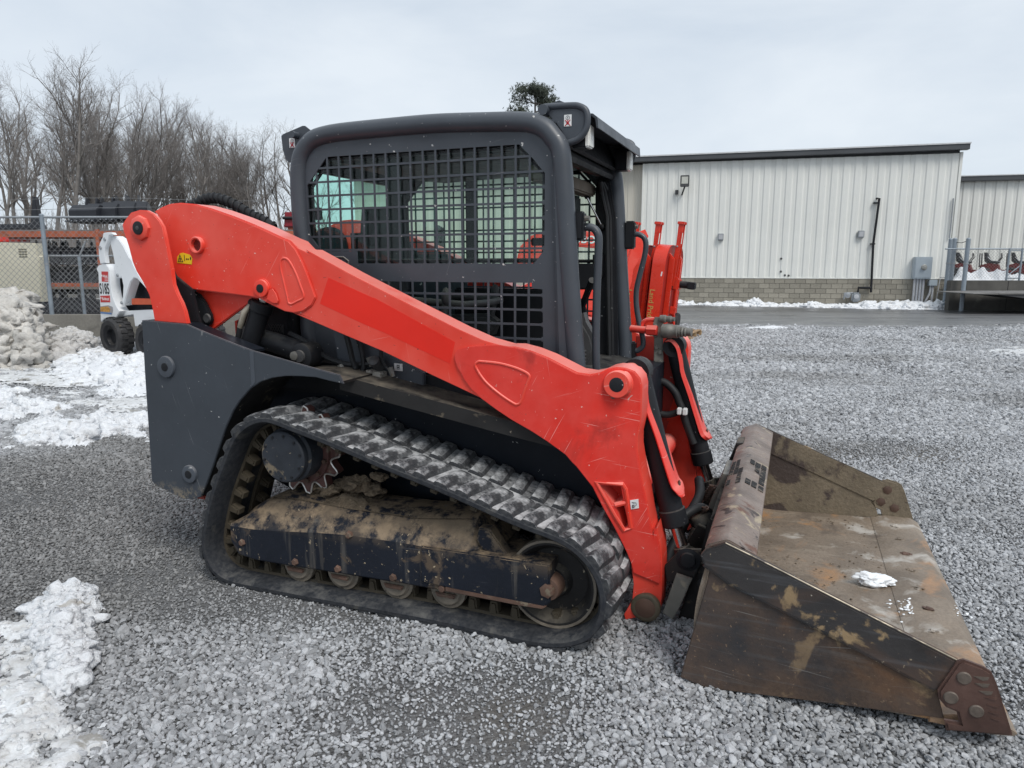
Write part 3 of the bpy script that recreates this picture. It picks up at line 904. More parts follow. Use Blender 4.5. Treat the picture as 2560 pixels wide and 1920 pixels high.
arm_out = [(-1.287,1.753),(-1.236,1.773),(-1.186,1.786),(-1.124,1.789),(-1.03,1.78),(-0.933,1.757),(-0.806,1.719),(-0.683,1.677),(-0.593,1.642),(-0.534,1.618),(-0.49,1.603),(-0.453,1.569),(-0.39,1.543),(-0.412,1.564),(-0.192,1.461),(0.061,1.351),(0.342,1.231),(0.458,1.188),(0.557,1.166),(0.557,1.168),(0.599,1.169),(0.667,1.155),(0.739,1.131),(0.81,1.1),(0.86,1.078),(0.914,1.073),(0.953,1.083),(0.984,1.099),(1.01,1.105),(1.046,1.102),(1.081,1.088),(1.101,1.061),(1.108,1.027),(1.108,1.003),(1.106,0.889),(1.093,0.824),(1.093,0.773),(1.108,0.671),(1.127,0.583),(1.142,0.488),(1.163,0.392),(1.171,0.44),(1.189,0.354),(1.195,0.267),(1.196,0.139),(1.192,0.054),(1.167,0.017),(1.129,0.006),(1.096,0.011),(1.051,-0.003),(1.046,0.023),(1.078,0.09),(1.083,0.168),(1.072,0.263),(1.055,0.313),(1.006,0.424),(0.963,0.509),(0.921,0.604),(0.859,0.692),(0.82,0.735),(0.742,0.783),(0.669,0.822),(0.584,0.861),(0.519,0.897),(0.448,0.943),(0.365,0.974),(0.21,1.031),(-0.031,1.123),(-0.294,1.21),(-0.571,1.302),(-0.377,1.248),(-0.465,1.275),(-0.629,1.317),(-0.677,1.339),(-0.74,1.348),(-0.869,1.358),(-1.001,1.369),(-1.11,1.379),(-1.149,1.402),(-1.182,1.428),(-1.201,1.443),(-1.211,1.486),(-1.215,1.512),(-1.232,1.616),(-1.245,1.689),(-1.262,1.726)]
crease = (ARM_C, ARM_N)
pocket = [[(0.949,0.615),(1.032,0.612),(1.042,0.549),(1.002,0.531)], [(1.013,0.517),(1.045,0.528),(1.065,0.437),(1.041,0.421)]]
TH = 0.125
arm = MB().prism(arm_out, ARM_Y, ARM_Y + TH, holes=pocket, bev=0.006, disp=arm_in, crease=crease).build("loader_arm", red, L, 35)
SIDE.append(arm)
MB().prism([(0.944,0.622),(1.038,0.619),(1.049,0.599),(1.07,0.432),(1.045,0.421),(1.007,0.487)], ARM_Y + 0.105, ARM_Y + 0.120, disp=arm_in).build("pocket_back", red, arm)
rearp = [(-1.286,1.752),(-1.236,1.771),(-1.186,1.784),(-1.124,1.787),(-1.03,1.778),(-0.933,1.755),(-0.807,1.717),(-0.684,1.675),(-0.594,1.64),(-0.534,1.616),(-0.496,1.602),(-0.46,1.566),(-0.427,1.511),(-0.401,1.453),(-0.375,1.385),(-0.362,1.352),(-0.385,1.317),(-0.435,1.287),(-0.483,1.279),(-0.538,1.285),(-0.628,1.319),(-0.677,1.341),(-0.74,1.35),(-0.869,1.361),(-1.001,1.372),(-1.11,1.381),(-1.149,1.404),(-1.181,1.43),(-1.201,1.446),(-1.21,1.488),(-1.215,1.514),(-1.232,1.618),(-1.245,1.691),(-1.262,1.728)]
MB().prism(rearp, ARM_Y - 0.011, ARM_Y - 0.001, bev=0.004, disp=arm_in).build("rear_reinforcement", red, arm)
frontp = [(0.327,1.127),(0.341,1.145),(0.388,1.16),(0.466,1.17),(0.529,1.174),(0.592,1.166),(0.599,1.167),(0.667,1.152),(0.739,1.128),(0.81,1.096),(0.86,1.074),(0.914,1.069),(0.953,1.079),(0.984,1.096),(1.01,1.102),(1.046,1.1),(1.078,1.086),(1.098,1.06),(1.104,1.027),(1.104,1.003),(1.102,0.889),(1.089,0.824),(1.09,0.773),(1.104,0.671),(1.123,0.583),(1.138,0.488),(1.158,0.392),(1.164,0.44),(1.184,0.354),(1.19,0.266),(1.187,0.177),(1.083,0.225),(1.076,0.263),(1.059,0.313),(1.011,0.424),(0.968,0.509),(0.925,0.605),(0.863,0.693),(0.82,0.739),(0.742,0.787),(0.669,0.826),(0.584,0.865),(0.519,0.901),(0.448,0.945),(0.398,0.986),(0.365,1.027),(0.363,1.036),(0.339,1.07),(0.327,1.103)]
MB().prism(frontp, ARM_Y - 0.010, ARM_Y - 0.001, holes=pocket, bev=0.003, disp=arm_in, crease=crease).build("front_reinforcement", red_worn, arm)


def ring_bead(pts_, y, r, name, mat, parent, closed=True, surf=arm_in, n=4):
    path = smooth_path([(p[0], y + surf(p[0], p[1]), p[1]) for p in pts_], n, closed)
    return MB().tube(path, r, 8, closed).build(name, mat, parent)


ring_bead([(-0.544,1.511),(-0.528,1.525),(-0.507,1.521),(-0.488,1.501),(-0.461,1.453),(-0.44,1.399),(-0.427,1.365),(-0.431,1.346),(-0.462,1.333),(-0.493,1.32),(-0.511,1.324),(-0.516,1.344),(-0.53,1.408),(-0.544,1.472)], ARM_Y - 0.010, 0.0055, "slot_bead", red, arm)
ring_bead([(0.424,1.079),(0.435,1.099),(0.455,1.101),(0.53,1.097),(0.6,1.083),(0.647,1.066),(0.662,1.052),(0.657,1.032),(0.642,0.991),(0.626,0.945),(0.613,0.933),(0.594,0.935),(0.53,0.971),(0.465,1.021)], ARM_Y - 0.009, 0.006, "window_bead", red, arm)
ring_bead([(0.94,0.628),(1.039,0.622),(1.05,0.601),(1.072,0.43),(1.045,0.418),(1.007,0.484)], ARM_Y - 0.008, 0.010, "pocket_rim", red, arm, True, arm_in, 1)
q = [(1.009,0.527),(1.051,0.54)]
MB().tube([(p[0], ARM_Y - 0.004 + arm_in(*p), p[1]) for p in q], 0.011, 8).build("pocket_bar", red, arm)
# unfaded paint where a decal used to be
dec = [(-0.296,1.44),(-0.074,1.356),(-0.057,1.352),(0.326,1.176),(0.301,1.083),(-0.011,1.202),(-0.114,1.236),(-0.348,1.323)]
MB().prism(dec, ARM_Y - 0.0006, ARM_Y + 0.001, disp=arm_in).build("decal_ghost", red_fresh, arm, 0, "unfaded bright red patch where a decal was removed")
# pins and bosses
q = [(-0.656,1.388)][0]
MB().lathe([(0.030, -0.014), (0.039, -0.012), (0.041, 0.0), (0.046, 0.0), (0.046, 0.006)], (q[0], ARM_Y - 0.014, q[1]), (0, 1, 0), 28).build("cylinder_boss", red, arm)
MB().lathe([(0.012, -0.004), (0.020, -0.003), (0.020, 0.002)], (q[0], ARM_Y - 0.027, q[1]), (0, 1, 0), 20).build("cylinder_pin", black, arm)
ear = [(-0.614,1.387),(-0.592,1.393),(-0.572,1.368),(-0.559,1.333),(-0.566,1.318),(-0.597,1.318),(-0.633,1.337)]
MB().prism(ear, ARM_Y - 0.020, ARM_Y - 0.010, bev=0.005).build("boss_ear", red, arm)
q = [(-1.021,1.588)][0]
MB().lathe([(0.030, 0.02), (0.030, -0.018), (0.036, -0.020), (0.040, -0.016), (0.040, 0.0)], (q[0], ARM_Y - 0.012, q[1]), (0, 1, 0), 28).build("tube_end", red, arm)
MB().lathe([(0.029, 0.0), (0.030, 0.003)], (q[0], ARM_Y - 0.012, q[1]), (0, 1, 0), 28).build("tube_bore", pm("dark_red_bore", (0.14, 0.018, 0.014), 0.6), arm)
q = [(1.022,1.04)][0]
yb = ARM_Y + arm_in(*q)
MB().lathe([(0.030, -0.034), (0.050, -0.034), (0.054, -0.028), (0.054, 0.0), (0.058, 0.004)], (q[0], yb - 0.008, q[1]), (0, 1, 0), 36).build("front_pin_boss", red, arm)
MB().lathe([(0.022, -0.002), (0.0285, 0.0), (0.029, 0.004)], (q[0], yb - 0.043, q[1]), (0, 1, 0), 28).build("front_pin", black, arm)
u = [(1.004,0.989)][0]
MB().ball((u[0], ARM_Y + arm_in(*u) - 0.014, u[1]), 0.011, 2).build("grease_nipple", plated, arm)
q = [(1.134,0.067)][0]
yb = ARM_Y + arm_in(*q)
MB().lathe([(0.040, -0.016), (0.054, -0.018), (0.062, -0.014), (0.064, 0.004)], (q[0], yb - 0.006, q[1]), (0, 1, 0), 36, None, False).build("lower_pin_collar", pm("greasy_pin_collar", (0.12, 0.10, 0.07), 0.5, 0.3, mott=(0.3, 15)), arm)
MB().lathe([(0.040, -0.012), (0.044, -0.010), (0.044, 0.0)], (q[0], yb - 0.012, q[1]), (0, 1, 0), 28).build("lower_pin", rustbrown, arm)
# labels on the arm
lb = [(-1.16,1.533),(-1.138,1.551),(-1.12,1.553),(-1.077,1.543),(-1.065,1.527),(-1.071,1.497),(-1.163,1.504)]
o = MB().prism(lb, ARM_Y - 0.0135, ARM_Y - 0.0110, bev=0.001).build("warning_label", yellow, arm)
x0, x1, z0, z1 = bbox(lb)
w, h = x1 - x0, z1 - z0
b = MB()
t3 = [(x0 + w * 0.06, z0 + h * 0.22), (x0 + w * 0.42, z0 + h * 0.20), (x0 + w * 0.23, z0 + h * 0.86)]
c3 = (sum(p[0] for p in t3) / 3, sum(p[1] for p in t3) / 3)
b.prism(t3, ARM_Y - 0.0145, ARM_Y - 0.0128, holes=[[(c3[0] + (p[0] - c3[0]) * 0.72, c3[1] + (p[1] - c3[1]) * 0.72) for p in t3]])
b.box(c3[0] - 0.004, c3[0] + 0.003, ARM_Y - 0.0145, ARM_Y - 0.0128, c3[1] - 0.006, c3[1] + 0.008)
b.box(x0 + w * 0.5, x0 + w * 0.53, ARM_Y - 0.0145, ARM_Y - 0.0128, z0 + h * 0.3, z0 + h * 0.8)
b.prism([(x0 + w * 0.60, z0 + h * 0.46), (x0 + w * 0.66, z0 + h * 0.56), (x0 + w * 0.66, z0 + h * 0.36)], ARM_Y - 0.0145, ARM_Y - 0.0128)
b.prism([(x0 + w * 0.80, z0 + h * 0.46), (x0 + w * 0.74, z0 + h * 0.56), (x0 + w * 0.74, z0 + h * 0.36)], ARM_Y - 0.0145, ARM_Y - 0.0128)
b.box(x0 + w * 0.65, x0 + w * 0.75, ARM_Y - 0.0145, ARM_Y - 0.0128, z0 + h * 0.435, z0 + h * 0.485)
b.ball((x0 + w * 0.90, ARM_Y - 0.0135, z0 + h * 0.5), 0.006, 1, (0.8, 0.15, 1.5))
b.build("label_print", ink, arm)
lb = [(1.069,0.552),(1.1,0.558),(1.103,0.519),(1.073,0.513)]
yb = ARM_Y + arm_in(*lb[0])
MB().prism(lb, ARM_Y - 0.0135, ARM_Y - 0.0102, disp=arm_in).build("grease_label", white_plastic, arm)
x0, x1, z0, z1 = bbox(lb)
b = MB()
b.box(x0 + 0.006, x1 - 0.008, ARM_Y - 0.0145, ARM_Y - 0.013, z1 - 0.016, z1 - 0.014)
b.prism([(x0 + 0.009, z0 + 0.008), (x0 + 0.017, z0 + 0.008), (x0 + 0.017, z0 + 0.020), (x0 + 0.009, z0 + 0.020)], ARM_Y - 0.0145, ARM_Y - 0.013, holes=[[(x0 + 0.011, z0 + 0.010), (x0 + 0.015, z0 + 0.010), (x0 + 0.015, z0 + 0.018), (x0 + 0.011, z0 + 0.018)]])
arc = [(x0 + 0.019 + 0.008 * math.cos(a), ARM_Y - 0.0137, z1 - 0.017 + 0.012 * math.sin(a)) for a in np.linspace(-1.9, 0.0, 8)]
b.tube(arc, 0.001, 4)
for f in b.bm.verts:
    f.co.y += arm_in(x0, z0)
b.build("label_print", ink, arm)
# lower triangular link plate with black drag link
tri = [(-1.118,1.385),(-0.72,1.349),(-0.76,1.327),(-0.856,1.279),(-0.998,1.195),(-1.027,1.178),(-1.069,1.17),(-1.099,1.187),(-1.118,1.224),(-1.129,1.277)]
tl = MB().prism(tri, -0.722, -0.70, bev=0.005).build("lower_link_plate", red, L)
SIDE.append(tl)
dl = [(-1.127,1.375),(-1.074,1.354),(-1.043,1.318),(-1.007,1.255),(-1.004,1.229),(-1.015,1.21),(-1.04,1.198),(-1.064,1.203),(-1.078,1.221),(-1.096,1.263),(-1.118,1.322),(-1.141,1.374)]
MB().prism(dl, -0.752, -0.728, bev=0.006).build("drag_link", black, tl)
q = [(-1.028,1.237)][0]
MB().lathe([(0.006, -0.004), (0.020, -0.006), (0.024, 0.002)], (q[0], -0.754, q[1]), (0, 1, 0), 20).build("drag_link_pin", plastic, tl)
bl = [(-1.186,1.48),(-1.169,1.444),(-1.13,1.418),(-1.066,1.377),(-1.049,1.274),(-1.017,1.175),(-1.097,1.204),(-1.117,1.277),(-1.158,1.355)]
MB().prism(bl, -0.80, -0.78, bev=0.003).build("tower_web", black, tl)
# lift cylinder
q = [(-0.706,1.379),(-0.726,1.322),(-0.84,1.076)]
b = MB().cyl((q[1][0], -0.70, q[1][1]), (q[2][0], -0.70, q[2][1]), 0.047, 0.047, 24, 0.006)
b.lathe([(0.047, 0), (0.055, 0.004), (0.055, 0.045), (0.048, 0.05)], (q[1][0], -0.70, q[1][1]), (q[2][0] - q[1][0], 0, q[2][1] - q[1][1]), 24)
lc = b.build("lift_cylinder", black, L)
SIDE.append(lc)
MB().cyl((q[0][0], -0.70, q[0][1]), (q[1][0], -0.70, q[1][1]), 0.024, 0.024, 20).build("piston_rod", chrome, lc)
u = [(-0.779,1.306),(-0.798,1.272),(-0.83,1.198),(-0.857,1.119)]
b = MB().tube([p3(u[0], -0.73), p3(u[1], -0.752), p3(u[2], -0.752)], 0.012, 10, rads=[0.012, 0.016, 0.013])
b.build("hose_ferrule", pm("beige_ferrule", (0.30, 0.27, 0.22), 0.45, 0.5, mott=(0.3, 15)), lc)
MB().tube([p3(u[2], -0.752), p3(u[3], -0.75), (u[3][0] - 0.03, -0.73, u[3][1] - 0.12)], 0.0125, 10).build("lift_hose", hosemat, lc)
b = MB().ball((u[0][0] + 0.005, -0.72, u[0][1] + 0.01), 0.022, 2)
b.build("port_elbow", black, lc)

# bucket cylinder inside the arm front, with its guard
q = [(1.223,0.416),(1.256,0.31),(1.283,0.247)]
ct = (1.045, 1.055)
yc = -0.505
d = Vector((q[0][0] - ct[0], 0, q[0][1] - ct[1]))
b = MB().cyl((ct[0], yc, ct[1]), (q[0][0], yc, q[0][1]), 0.050, 0.050, 28, 0.005)
b.lathe([(0.03, -0.05), (0.058, -0.05), (0.058, 0.05), (0.03, 0.05)], (ct[0], yc, ct[1]), (0, 1, 0), 24)
b.lathe([(0.05, 0), (0.057, 0.004), (0.057, 0.07), (0.05, 0.075)], (q[0][0] - d.normalized().x * 0.06, yc, q[0][1] - d.normalized().z * 0.06), d, 24)
bc = b.build("bucket_cylinder", black, L)
SIDE.append(bc)
MB().cyl((q[0][0], yc, q[0][1]), (q[2][0], yc, q[2][1]), 0.026, 0.026, 20).build("piston_rod", chrome, bc)
b = MB().lathe([(0.02, -0.035), (0.048, -0.035), (0.048, 0.035), (0.02, 0.035)], (q[2][0], yc, q[2][1]), (0, 1, 0), 24)
b.cyl((q[1][0], yc, q[1][1]), (q[2][0], yc, q[2][1]), 0.036, 0.04, 20)
b.build("rod_eye", blackmuddy, bc)
MB().lathe([(0.006, -0.058), (0.022, -0.060), (0.030, -0.055), (0.030, 0.05)], (ct[0], yc, ct[1]), (0, 1, 0), 24).build("cylinder_pin", black, bc)
gp = [(1.013,1.094),(1.038,1.095),(1.058,1.081),(1.079,1.049),(1.096,0.98),(1.109,0.915),(1.152,0.802),(1.198,0.668),(1.223,0.599),(1.241,0.576),(1.262,0.546)]
rows = []
path = smooth_path([(p[0], 0, p[1]) for p in gp], 4)
for i, p in enumerate(path):
    t = i / (len(path) - 1)
    w = 0.155 * (1 - max(0, (t - 0.88) / 0.12) ** 2 * 0.75)
    y0 = -0.60 + 0.02 * t + (0.155 - w) * 0.2
    rows.append([(p.x - 0.006, y0, p.z - 0.004), (p.x, y0 + 0.008, p.z), (p.x + 0.004, y0 + w * 0.5, p.z + 0.002), (p.x, y0 + w - 0.008, p.z), (p.x - 0.014, y0 + w, p.z - 0.010)])
gd = MB().sheet(rows, 0.007).build("cylinder_guard", red_worn, L, 50)
SIDE.append(gd)
for t in (0.34, 0.86):
    p = path[int(t * (len(path) - 1))]
    MB().ball((p.x + 0.004, -0.51, p.z + 0.004), 0.013, 1, (0.6, 1, 1.2), 0.5, 3).build("guard_bolt", rustbrown, gd)

# inner lower side of the arm: the flat web that ties tower and arm on the far side shows dark red
FAR = [mirrored(o, L) for o in SIDE + [track, frame, idl, spr]]
for o in list(COL.objects):
    if o.parent and o.parent is FAR[[x.name.split(".")[0] for x in FAR].index("loader_arm")] and o.name.split(".")[0] in ("decal_ghost", "label_print", "warning_label", "grease_label"):
        bpy.data.objects.remove(o)
MB().tube([(1.02, -0.52, 0.50), (1.02, 0.52, 0.50)], 0.055, 20).build("arm_cross_tube", red_worn, L)
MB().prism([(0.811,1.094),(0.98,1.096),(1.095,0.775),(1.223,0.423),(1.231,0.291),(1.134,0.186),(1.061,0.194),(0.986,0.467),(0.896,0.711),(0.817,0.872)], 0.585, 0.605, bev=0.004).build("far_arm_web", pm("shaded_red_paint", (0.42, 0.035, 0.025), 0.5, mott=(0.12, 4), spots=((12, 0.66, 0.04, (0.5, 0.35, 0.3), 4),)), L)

# ---------------------------------------------------------------- cab
CY = 0.485          # half width to the middle of the frame tubes
tube2 = [(-0.675,1.49),(-0.688,1.647),(-0.694,1.819),(-0.69,1.94),(-0.673,2.019),(-0.634,2.08),(-0.572,2.126),(-0.505,2.144),(-0.392,2.154),(-0.162,2.158),(0.1,2.159),(0.347,2.148),(0.504,2.139),(0.58,2.126),(0.64,2.098),(0.685,2.055),(0.722,2.0),(0.737,1.938),(0.75,1.8),(0.774,1.491),(0.799,1.203),(0.811,1.056)]
tr_ = 0.042
cxm, czm = 0.05, 1.55


def inset(p, d):
    v = Vector((p[0] - cxm, p[1] - czm))
    ax, az = abs(v.x) / 0.74, abs(v.y) / 0.6
    n = Vector((v.x * ax ** 5 / 0.74, v.y * az ** 5 / 0.6)) if ax + az > 0 else Vector((1, 0))
    n = n.normalized()
    return (p[0] - n.x * d, p[1] - n.y * d)


ctr = [inset(p, tr_) for p in tube2]
ctr = [(p[0], p[1]) for p in ctr]
ctr = [(ctr[0][0], 1.0)] + ctr + [(ctr[-1][0] + 0.006, 0.93)]
cpath = smooth_path([(p[0], 0, p[1]) for p in ctr], 5)
cab = None
for s in (-1, 1):
    b = MB().tube([(p.x, s * CY, p.z) for p in cpath], tr_, 16)
    # flat return of the front post, facing forwards
    b.prism([(0.70, 0.93), (0.765, 0.93), (0.735, 1.55), (0.715, 1.90), (0.66, 1.90)], s * CY - 0.03, s * CY + 0.03, bev=0.01)
    o = b.build("cab_frame", cabgrey, L)
    if s < 0:
        cab = o
# side panels with punched mesh
outl = [(p.x, p.z) for p in smooth_path([(p[0], 0, p[1]) for p in [inset(q, 0.02) for q in ctr[1:-1]]], 3)]
outl = [(outl[0][0], 1.03)] + outl + [(outl[-1][0], 0.95), (0.2, 0.95), (-0.2, 1.03)]
hole_u = [(-0.481, 2.004), (0.505, 2.004), (0.57, 1.940), (0.622, 1.880), (0.622, 1.560), (0.576, 1.502), (-0.329, 1.502), (-0.329, 1.560), (-0.534, 1.560), (-0.600, 1.640), (-0.600, 1.876)]
hole_l = [(-0.20, 1.418), (0.565, 1.418), (0.565, 1.395), (0.615, 1.390), (0.622, 1.06), (0.30, 1.06), (-0.20, 1.30)]
PITCH = 0.0645


def spans(poly, val, vertical):
    """Where a straight bar crosses the opening."""
    hits = []
    for i in range(len(poly)):
        a, b_ = poly[i - 1], poly[i]
        if not vertical:
            a, b_ = (a[1], a[0]), (b_[1], b_[0])
        if (a[0] > val) != (b_[0] > val):
            hits.append(a[1] + (b_[1] - a[1]) * (val - a[0]) / (b_[0] - a[0]))
    hits.sort()
    return [(hits[i], hits[i + 1]) for i in range(0, len(hits) - 1, 2)]


BAR = 0.0049
for s in (-1, 1):
    ya, yb = s * CY - 0.004, s * CY + 0.004
    b = MB().prism(outl, ya, yb, holes=[hole_u, hole_l])
    sp_ = b.build("side_panel", cabgrey, L)
    for poly, x0_, z0_ in ((hole_u, -0.479, 1.502), (hole_l, 0.486 - 12 * PITCH, 1.429)):
        b = MB()
        xa, xb, za, zb = bbox(poly)
        for i in range(-6, 30):
            x = x0_ + i * PITCH
            if xa + 0.015 < x < xb - 0.015:
                for lo, hi in spans(poly, x, True):
                    b.box(x - BAR, x + BAR, ya, ya + 0.0036, lo, hi)
        for i in range(-12, 14):
            z = z0_ + i * PITCH
            if za + 0.012 < z < zb - 0.012:
                for lo, hi in spans(poly, z, False):
                    b.box(lo, hi, ya + 0.0004, ya + 0.0032, z - BAR, z + BAR)
        # filleted corners where the bars meet
        for i in range(-6, 30):
            for j in range(-12, 14):
                x, z = x0_ + i * PITCH, z0_ + j * PITCH
                if inside((x, z), poly):
                    r = 0.011
                    b.prism([(x - r, z), (x, z - r), (x + r, z), (x, z + r)], ya + 0.0008, ya + 0.0028)
        b.build("mesh_guard", cabgrey, sp_)
    # glass inside the mesh
    g = MB().prism([(-0.60, 1.50), (0.615, 1.50), (0.615, 1.90), (0.52, 2.0), (-0.49, 2.0), (-0.60, 1.88)], s * (CY - 0.014) - 0.0015, s * (CY - 0.014) + 0.0015)
    g.build("side_window", clear, L)
    # window latch and rubber rim
    MB().tube([(q[0], s * (CY - 0.022), q[1]) for q in [(-0.59, 1.515), (0.605, 1.515), (0.612, 1.56), (0.612, 1.88), (0.50, 1.995), (-0.48, 1.995), (-0.592, 1.87), (-0.59, 1.60)]], 0.010, 6, True).build("window_seal", black, L)
q = [(-0.567,1.773),(-0.57,1.713)]
MB().box(q[0][0] - 0.012, q[0][0] + 0.015, -0.47, -0.44, q[1][1], q[0][1], 0.004).build("window_latch", black, L)
q = [(0.554,1.615),(0.554,1.566),(0.581,1.612),(0.605,1.578)]
MB().box(q[0][0], q[3][0] + 0.01, -0.472, -0.45, q[3][1], q[2][1], 0.004).build("window_latch", black, L)
q = [(-0.48,1.533),(-0.406,1.533),(-0.377,1.513),(-0.381,1.499)]
b = MB().tube([(u[0], -0.490, u[1]) for u in q], 0.004, 6)
b.build("label_border", plated, L)

# roof, rear wall, floor and inner body of the cab
b = MB().prism([(-0.62, 2.06), (-0.55, 2.108), (-0.3, 2.128), (0.1, 2.136), (0.52, 2.126), (0.66, 2.10), (0.66, 2.085), (-0.62, 2.045)], -CY + 0.02, CY - 0.02, bev=0.004)
b.build("roof", cabgrey, L)
MB().prism([(-0.60, 2.044), (0.64, 2.084), (0.60, 2.03), (0.45, 1.99), (-0.30, 1.965), (-0.58, 2.0)], -CY + 0.06, CY - 0.06, bev=0.02).build("headliner", seatfab, L)
b = MB()
b.box(-0.665, -0.62, -CY + 0.02, CY - 0.02, 1.0, 1.36, 0.008)
b.box(-0.665, -0.62, -CY + 0.02, CY - 0.02, 1.955, 2.06, 0.008)
for s in (-1, 1):
    b.box(-0.665, -0.62, s * (CY - 0.045) - 0.035, s * (CY - 0.045) + 0.035, 1.36, 1.96, 0.008)
b.build("rear_wall", black, L)
MB().box(-0.645, -0.640, -0.42, 0.42, 1.34, 1.97).build("rear_window", teal, L)
MB().box(-0.6, 0.74, -CY + 0.03, CY - 0.03, 0.955, 0.985, 0.004).build("cab_floor", black, L)
b = MB()
for s in (-1, 1):
    b.box(-0.18, -0.11, s * (CY - 0.05) - 0.015, s * (CY - 0.05) + 0.015, 1.45, 2.0, 0.006)
b.build("inner_post", black, L)
# front opening: sill, header and the sealed door frame on the far post
b = MB().prism([(0.60, 2.0), (0.68, 1.995), (0.70, 1.965), (0.69, 1.945), (0.60, 1.965)], -CY, CY, bev=0.008)
b.build("front_header", black, L)
MB().prism([(0.58, 0.94), (0.745, 0.94), (0.735, 1.30), (0.715, 1.75), (0.68, 1.93), (0.62, 1.97), (0.60, 1.90), (0.61, 1.50)], CY - 0.075, CY - 0.035, bev=0.01).build("door_frame", black, L)
MB().box(0.52, 0.60, -CY + 0.06, CY - 0.06, 1.86, 1.925, 0.008).build("sun_blind", headliner, L)
b = MB()
for k, (y, r) in enumerate(((CY - 0.045, 0.012), (CY - 0.075, 0.010), (CY - 0.10, 0.012))):
    b.tube([(0.735 - k * 0.012, y, 0.94), (0.718 - k * 0.012, y, 1.3), (0.70 - k * 0.012, y, 1.75), (0.67 - k * 0.012, y - 0.01, 1.88), (0.65, y - 0.06, 1.93)], r, 8)
b.build("door_seal", hosemat, L)
MB().box(0.66, 0.76, -CY + 0.04, CY - 0.04, 0.93, 0.99, 0.008).build("front_sill", black, L)

# visor with lamps on the roof front
cheek = [(0.601,2.142),(0.612,2.154),(0.629,2.154),(0.731,2.151),(0.759,2.146),(0.783,2.133),(0.793,2.116),(0.797,2.091),(0.793,2.059),(0.778,2.032),(0.757,2.014),(0.733,2.006),(0.712,2.0),(0.703,2.014),(0.687,2.047),(0.658,2.088),(0.623,2.122)]
visor = None
for s in (-1, 1):
    b = MB().prism(cheek, s * 0.452 - 0.008, s * 0.452 + 0.008, bev=0.003)
    rim = [cheek[i] for i in (1, 2, 3, 4, 5, 6, 7, 8, 9, 10, 11, 12)]
    b.tube(smooth_path([(p[0], s * 0.458, p[1]) for p in rim], 3), 0.014, 10)
    o = b.build("visor_cheek", cabgrey, L)
    q = cheek[0]
    MB().lathe([(0.012, -0.03), (0.020, -0.03), (0.022, -0.025), (0.022, 0.03)], (q[0] + 0.01, s * 0.462, q[1] - 0.004), (0, -s * -1.0 if s < 0 else 1.0, 0), 18).build("visor_tube", cabgrey, o)
vt = [(0.60, 2.140), (0.72, 2.128), (0.812, 2.118), (0.832, 2.102), (0.836, 2.060), (0.828, 2.060), (0.822, 2.096), (0.806, 2.108), (0.72, 2.118), (0.60, 2.130)]
b = MB().prism(vt, -0.435, 0.445, bev=0.002)
visor = b.build("visor", cabgrey, L)
b = MB().prism([(0.62, 2.13), (0.66, 2.02), (0.70, 1.99), (0.715, 2.0), (0.665, 2.13)], -0.43, 0.43, bev=0.004)
b.build("visor_back", black, visor)
for yy0, yy1 in ((-0.43, -0.365), (0.365, 0.43)):
    hd = MB().box(0.72, 0.782, yy0 - 0.006, yy1 + 0.006, 1.985, 2.085, 0.006).build("work_light", black, L)
    MB().box(0.776, 0.800, yy0 - 0.004, yy1 + 0.004, 1.985, 2.080, 0.006).build("lens", lens, hd)
MB().prism([(0.68, 2.06), (0.76, 2.06), (0.76, 2.02), (0.70, 2.0)], -0.33, -0.20, bev=0.004).build("lamp_bracket", plastic, visor)
# lifting brackets and their no-people labels
rb = [(-0.776,2.125),(-0.766,2.133),(-0.646,2.165),(-0.632,2.164),(-0.603,2.143),(-0.633,2.097),(-0.708,2.003),(-0.736,1.996),(-0.755,2.011),(-0.771,2.061)]
MB().prism(rb, -0.445, -0.435, bev=0.002).build("lifting_bracket", cabgrey, L)
q = [(-0.679,2.12)][0]
MB().lathe([(0.010, -0.035), (0.016, -0.035), (0.017, 0.03)], (q[0], -0.45, q[1]), (0, 1, 0), 16).build("bracket_tube", cabgrey, L)
tb = [(0.595,2.184),(0.637,2.197),(0.643,2.197),(0.7,2.172),(0.643,2.169),(0.599,2.173)]
MB().prism(tb, -0.365, -0.355, bev=0.002).build("lifting_bracket", cabgrey, L)


def no_people_label(pts_, y, parent):
    x0, x1, z0, z1 = bbox(pts_)
    w, h = x1 - x0, z1 - z0
    o = MB().prism([(x0, z0), (x1, z0), (x1, z1), (x0, z1)], y - 0.0015, y, bev=0.0005).build("warning_label", white_plastic, parent)
    b = MB()
    cx, cz = (x0 + x1) / 2, z0 + h * 0.74
    b.tube([(cx + w * 0.24 * math.cos(a), y - 0.0018, cz + w * 0.24 * math.sin(a)) for a in np.linspace(0, 2 * math.pi, 15)[:-1]], w * 0.028, 4, True)
    b.box(cx - w * 0.04, cx + w * 0.04, y - 0.0024, y - 0.001, cz - w * 0.1, cz + w * 0.1)
    b.build("label_print", ink, parent)
    b = MB()
    cz = z0 + h * 0.30
    b.ball((cx, y - 0.0018, cz + w * 0.28), w * 0.09, 1, (1, 0.1, 1))
    b.prism([(cx - w * 0.14, cz + w * 0.17), (cx + w * 0.14, cz + w * 0.17), (cx + w * 0.2, cz - w * 0.2), (cx - w * 0.2, cz - w * 0.2)], y - 0.0026, y - 0.001)
    for s1, s2 in ((-1, 1), (1, 1), (-1, -1), (1, -1)):
        b.tube([(cx, y - 0.0022, cz), (cx + s1 * w * 0.34, y - 0.0022, cz + s2 * w * 0.36)], w * 0.055, 4)
    b.build("label_print", redink, parent)


no_people_label([(0.696,2.07),(0.729,2.068),(0.728,2.113),(0.696,2.115)], -0.4615, L)
no_people_label([(-0.726,2.066),(-0.694,2.065),(-0.692,2.108),(-0.724,2.11)], -0.4465, L)

